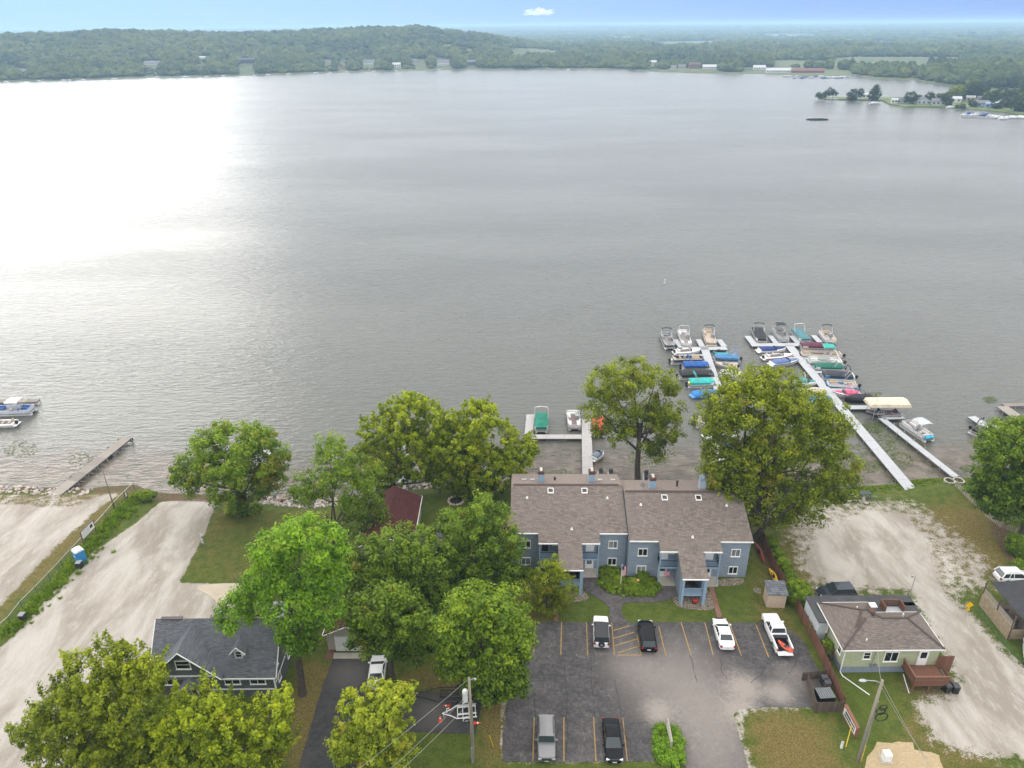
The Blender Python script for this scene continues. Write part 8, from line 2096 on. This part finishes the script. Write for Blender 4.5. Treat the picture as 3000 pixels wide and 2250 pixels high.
for a in [('white trailer home at the neck of the point', 2620, 303, 14, CW, RW), ('grey mobile home on the point left of a round tree', 2641, 303, 26, CG, RG), ('grey-blue cottage on the point right of the round tree', 2706, 306, 30, CG, RG), ('cottage with dark gable in the middle of the point', 2748, 308, 28, CG, RG), ('white cottage behind the dark-gabled one', 2728, 296, 24, CW, RG), ('white cottage behind the upright tree on the point', 2800, 300, 22, CW, RW),
          ('white mobile home right of the yellow tree', 2812, 292, 18, CW, RG), ('beige cottage near the large round tree of the point', 2843, 296, 18, CT, RW), ('white cottage right of the large round tree of the point', 2874, 297, 16, CW, RG), ('pale blue cottage on the grass of the point', 2877, 313, 26, CBL, RG), ('small blue shed-like cottage with gable on the point', 2899, 316, 18, CBL, CBL), ('white two-part cottage near the right edge of the point', 2941, 300, 22, CW, RG), ('white cottage low at the right edge of the point', 2936, 314, 26, CG, RW), ('camper with white roof on the spit', 2536, 287, 16, CW, RW)]:
    far_house(*a, z=0.95, side=len(a[0]) % 3 == 0, group='cottages on the point')
def far_boat(label, sx, sy, w, c=(0.62, 0.62, 0.63), top=None, group='boats moored far across the lake', yaw=0.0):
    b = P(sx, sy, 0.0); dist = (b - Vector((0, 0, CAM_H))).length; L = w * dist / F; o = empty('moored_boat', b, yaw, label, 'boat', group)
    MB().loft([[(r_[i][0], r_[i][1], r_[i][2] * 1.1) for i in range(10)] for r_ in hull_rings(L, L * 0.34, 0.9, 5)]).build('hull', simple('fb_%d%d%d' % tuple(int(v * 99) for v in c), c, 0.4), o)
    MB().box((-L * 0.08, 0, 1.0), (L * 0.42, L * 0.24, 0.9), taper=0.8).build('cabin' if not top else 'canopy', simple('fb_%d%d%d' % tuple(int(v * 99) for v in (top or c)), top or c, 0.5), o)
    return o
g_ = random.Random(5)
for sx, w in ((20, 13), (115, 10), (188, 14), (205, 8), (245, 12), (337, 16), (460, 14), (545, 22), (606, 14), (655, 12), (745, 11), (786, 14), (845, 13), (925, 16), (968, 10), (1015, 14), (1095, 12), (1160, 10), (1288, 16), (1666, 9)):
    sy = np.interp(sx, [a for a, _ in FAR_PX], [b for _, b in FAR_PX]) + g_.uniform(1.0, 2.0)
    far_boat('small white boat moored off the far wooded shore', sx, sy, w)
for k in range(16):
    sx = 2300 + k * 13 + g_.uniform(-3, 3); far_boat('boat in the crowded marina before the red-brown buildings', sx, 226 + g_.uniform(-2, 4), g_.uniform(12, 20), g_.choice([(0.62, 0.62, 0.63), (0.05, 0.10, 0.28), (0.5, 0.5, 0.52)]), g_.choice([None, (0.04, 0.09, 0.25), (0.55, 0.55, 0.55)]), 'boats of the far marina')
far_boat('large white boat at the tip of the far marina pier', 1850, 203, 26, top=(0.6, 0.6, 0.6)); far_boat('white boat right of the large white boat at the pier', 1920, 206, 14)
for k in range(9):
    sx = 2826 + k * 12.5; far_boat('boat in the row moored below the point', sx, 337 + 0.05 * (sx - 2826) + g_.uniform(-3, 4), g_.uniform(16, 28), g_.choice([(0.62, 0.62, 0.63), (0.06, 0.10, 0.3), (0.5, 0.5, 0.52)]), g_.choice([None, (0.06, 0.08, 0.2), (0.6, 0.6, 0.6)]), 'boats below the point')
for k in range(6): far_boat('white boat in the last row at the right edge below the point', 2940 + k * 13, 348 + g_.uniform(-3, 3), 24, group='last boats at the right edge')
far_boat('white pontoon moored beside the spit', 2563, 305, 28, top=(0.55, 0.55, 0.56)); far_boat('white boat at the dock in front of the point', 2786, 317, 22); far_boat('small white boat on the far right bay', 2624, 227, 15); far_boat('white boat in the inner bay near the trees', 2794, 245, 13)
MB_ = [(a, b, c) for a, b, c in ((2296, 2510, 226), (2820, 2935, 341))]
for lab, (a, b, c) in zip(('long pier of the far marina', 'pier with moored boats below the point'), MB_): dock(lab, (a, c), (b, c + (4 if c > 300 else 1)), 2.2, M_GDOCK, 12, 0.8, posts=False, name='pier', group='far piers')
kw = dict(grow=1.0, size=0.55, rc=1.3, nl=40, base_z=0.9, group='trees on the point')
ML_FAR = leaf_mat('bay_leaves', (0.018, 0.035, 0.012), (0.045, 0.070, 0.018), (0.085, 0.115, 0.028), YEL)
tree('point_tree', 'left of two leaning trees at the tip of the spit', (2418, 291), [(2408, 279, 15, 8), (2422, 274, 10, 6)], ML_FAR, 71, 0.3, 4, **kw)
tree('point_tree', 'right of two leaning trees at the tip of the spit', (2440, 290), [(2436, 267, 14, 8), (2446, 272, 8, 8)], ML_FAR, 72, 0.3, 4, gap=0.5, **kw)
tree('point_tree', 'dark rounded tree in the middle of the spit', (2500, 292), [(2499, 274, 14, 12), (2496, 285, 14, 7)], ML_FAR, 73, 0.35, 4, **kw)
tree('point_tree', 'slim tree right of the dark rounded one on the spit', (2522, 291), [(2521, 269, 8, 9), (2522, 279, 6, 6)], ML_FAR, 74, 0.2, 4, **kw)
tree('point_tree', 'tallest tree on the spit with ragged top', (2565, 295), [(2565, 266, 12, 10), (2563, 278, 16, 10), (2568, 256, 7, 7), (2560, 287, 13, 6)], ML_FAR, 75, 0.35, 4, **kw)
tree('point_tree', 'round tree between the mobile homes of the point', (2669, 304), [(2669, 284, 17, 13), (2672, 292, 15, 8)], ML_FAR, 76, 0.35, 4, **kw)
tree('point_tree', 'upright tree in front of the white cottages of the point', (2774, 308), [(2774, 288, 13, 12), (2775, 299, 13, 8)], ML_FAR, 77, 0.35, 4, **kw)
tree('point_tree', 'yellowing tree behind the cottages of the point', (2806, 294), [(2806, 264, 20, 12), (2806, 275, 18, 8)], ML_OLIVE, 78, 0.35, 4, **kw)
tree('point_tree', 'large round green tree among the cottages of the point', (2862, 294), [(2860, 258, 26, 15), (2860, 272, 24, 10)], ML_FAR, 79, 0.4, 4, **kw)
tree('point_tree', 'dense low tree behind the blue cottages', (2915, 305), [(2914, 283, 26, 14), (2920, 294, 22, 9)], ML_FAR, 80, 0.4, 4, **kw)
tree('point_tree', 'dense dark tree near the right edge of the point', (2965, 310), [(2962, 284, 26, 16), (2970, 297, 22, 10)], ML_FAR, 81, 0.4, 4, **kw)
tree('point_tree', 'dark tree cut by the right edge above the last boats', (2990, 326), [(2988, 304, 22, 16), (2998, 314, 18, 10)], ML_FAR, 82, 0.4, 4, **kw)
tree('point_tree', 'bush-like tree at the shore of the point', (2815, 318), [(2815, 312, 14, 6)], ML_FAR, 83, 0.2, 3, **kw)
for k, (sx, sy, r) in enumerate(((2690, 292, 9), (2724, 288, 12), (2756, 290, 11), (2790, 284, 14), (2828, 278, 16), (2842, 284, 14), (2884, 282, 18), (2900, 290, 15), (2936, 284, 18), (2985, 286, 20), (2950, 305, 14), (2994, 298, 18), (2850, 306, 10), (2920, 310, 12), (2884, 300, 10), (3005, 312, 18))):
    tree('point_tree', ['dark', 'mid green', 'bushy', 'pale'][k % 4] + ' tree ' + ['behind the mobile homes', 'between the cottages', 'at the back of the point', 'near the right end of the point'][k // 4] + ' of the far settlement', (sx, sy + r * 0.7), [(sx, sy - r * 0.5, r, r * 0.8), (sx + r * 0.4, sy + r * 0.1, r * 0.8, r * 0.5)], [ML_FAR, ML_FAR, ML_FAR, ML_OLIVE][k % 4], 300 + k, 0.3, 3, **kw)
# reed island
pts_, sz_ = [], []
for k in range(420):
    a = g_.uniform(0, 6.28); r = math.sqrt(g_.random()); w = P(2395 + 31 * r * math.cos(a), 351 + 2.2 * r * math.sin(a), 0.0); pts_.append((w.x, w.y, -0.1)); s = g_.uniform(1.0, 2.0); sz_.append((s, s, s * 0.45))
rsrc = bpy.data.collections.new('reed_sources')
M_REED = leaf_mat('reed_leaves', (0.012, 0.016, 0.008), (0.03, 0.034, 0.016), (0.06, 0.06, 0.03))
for k in range(3): rsrc.objects.link(bpy.data.objects.new('reed_source.%03d' % k, grass_tuft(k, M_REED)))
tag(scatter('reed_island', pts_, sz_, rsrc, 3, 9), 'small dark island of reeds in the open bay', 'reeds', kind='stuff')
# one small white cloud over the horizon, beyond the haze
cl = NT('cloud_vapour'); cl.n.remove(cl.b); pv = cl.node('ShaderNodeVolumePrincipled'); pv.inputs['Color'].default_value = (1, 1, 1, 1); pv.inputs['Anisotropy'].default_value = 0.2
nn = cl.noise(cl.obj(), 0.008, 5, 0.65); cl.ln(cl.math('MULTIPLY', cl.ramp(nn, 0.36, 0.66), 0.014), pv.inputs['Density']); cl.ln(pv.outputs[0], cl.out.inputs['Volume'])
c0 = PD(1582, 40, 16500.0)
bm = bmesh.new(); bmesh.ops.create_icosphere(bm, subdivisions=5, radius=1.0)
for v in bm.verts:
    n = v.co.normalized(); k = 0.55 + 0.75 * abs(mnoise.noise(n * 1.9 + Vector((3.1, 0, 1.2)))) + 0.5 * abs(mnoise.noise(n * 4.5)) + 0.22 * abs(mnoise.noise(n * 10))
    lift_ = 1.0 + 0.9 * max(0, 1 - abs(n.x + 0.1) * 2.2); v.co = Vector((n.x * k * 330, n.y * k * 150, n.z * k * (80 * lift_ if n.z > 0 else 35)))
me = bpy.data.meshes.new('cloud'); bm.to_mesh(me); bm.free(); me.materials.append(cl.mat); o = link('cloud', me); o.location = c0
tag(o, 'one small puffy white cloud low over the far horizon', 'cloud')
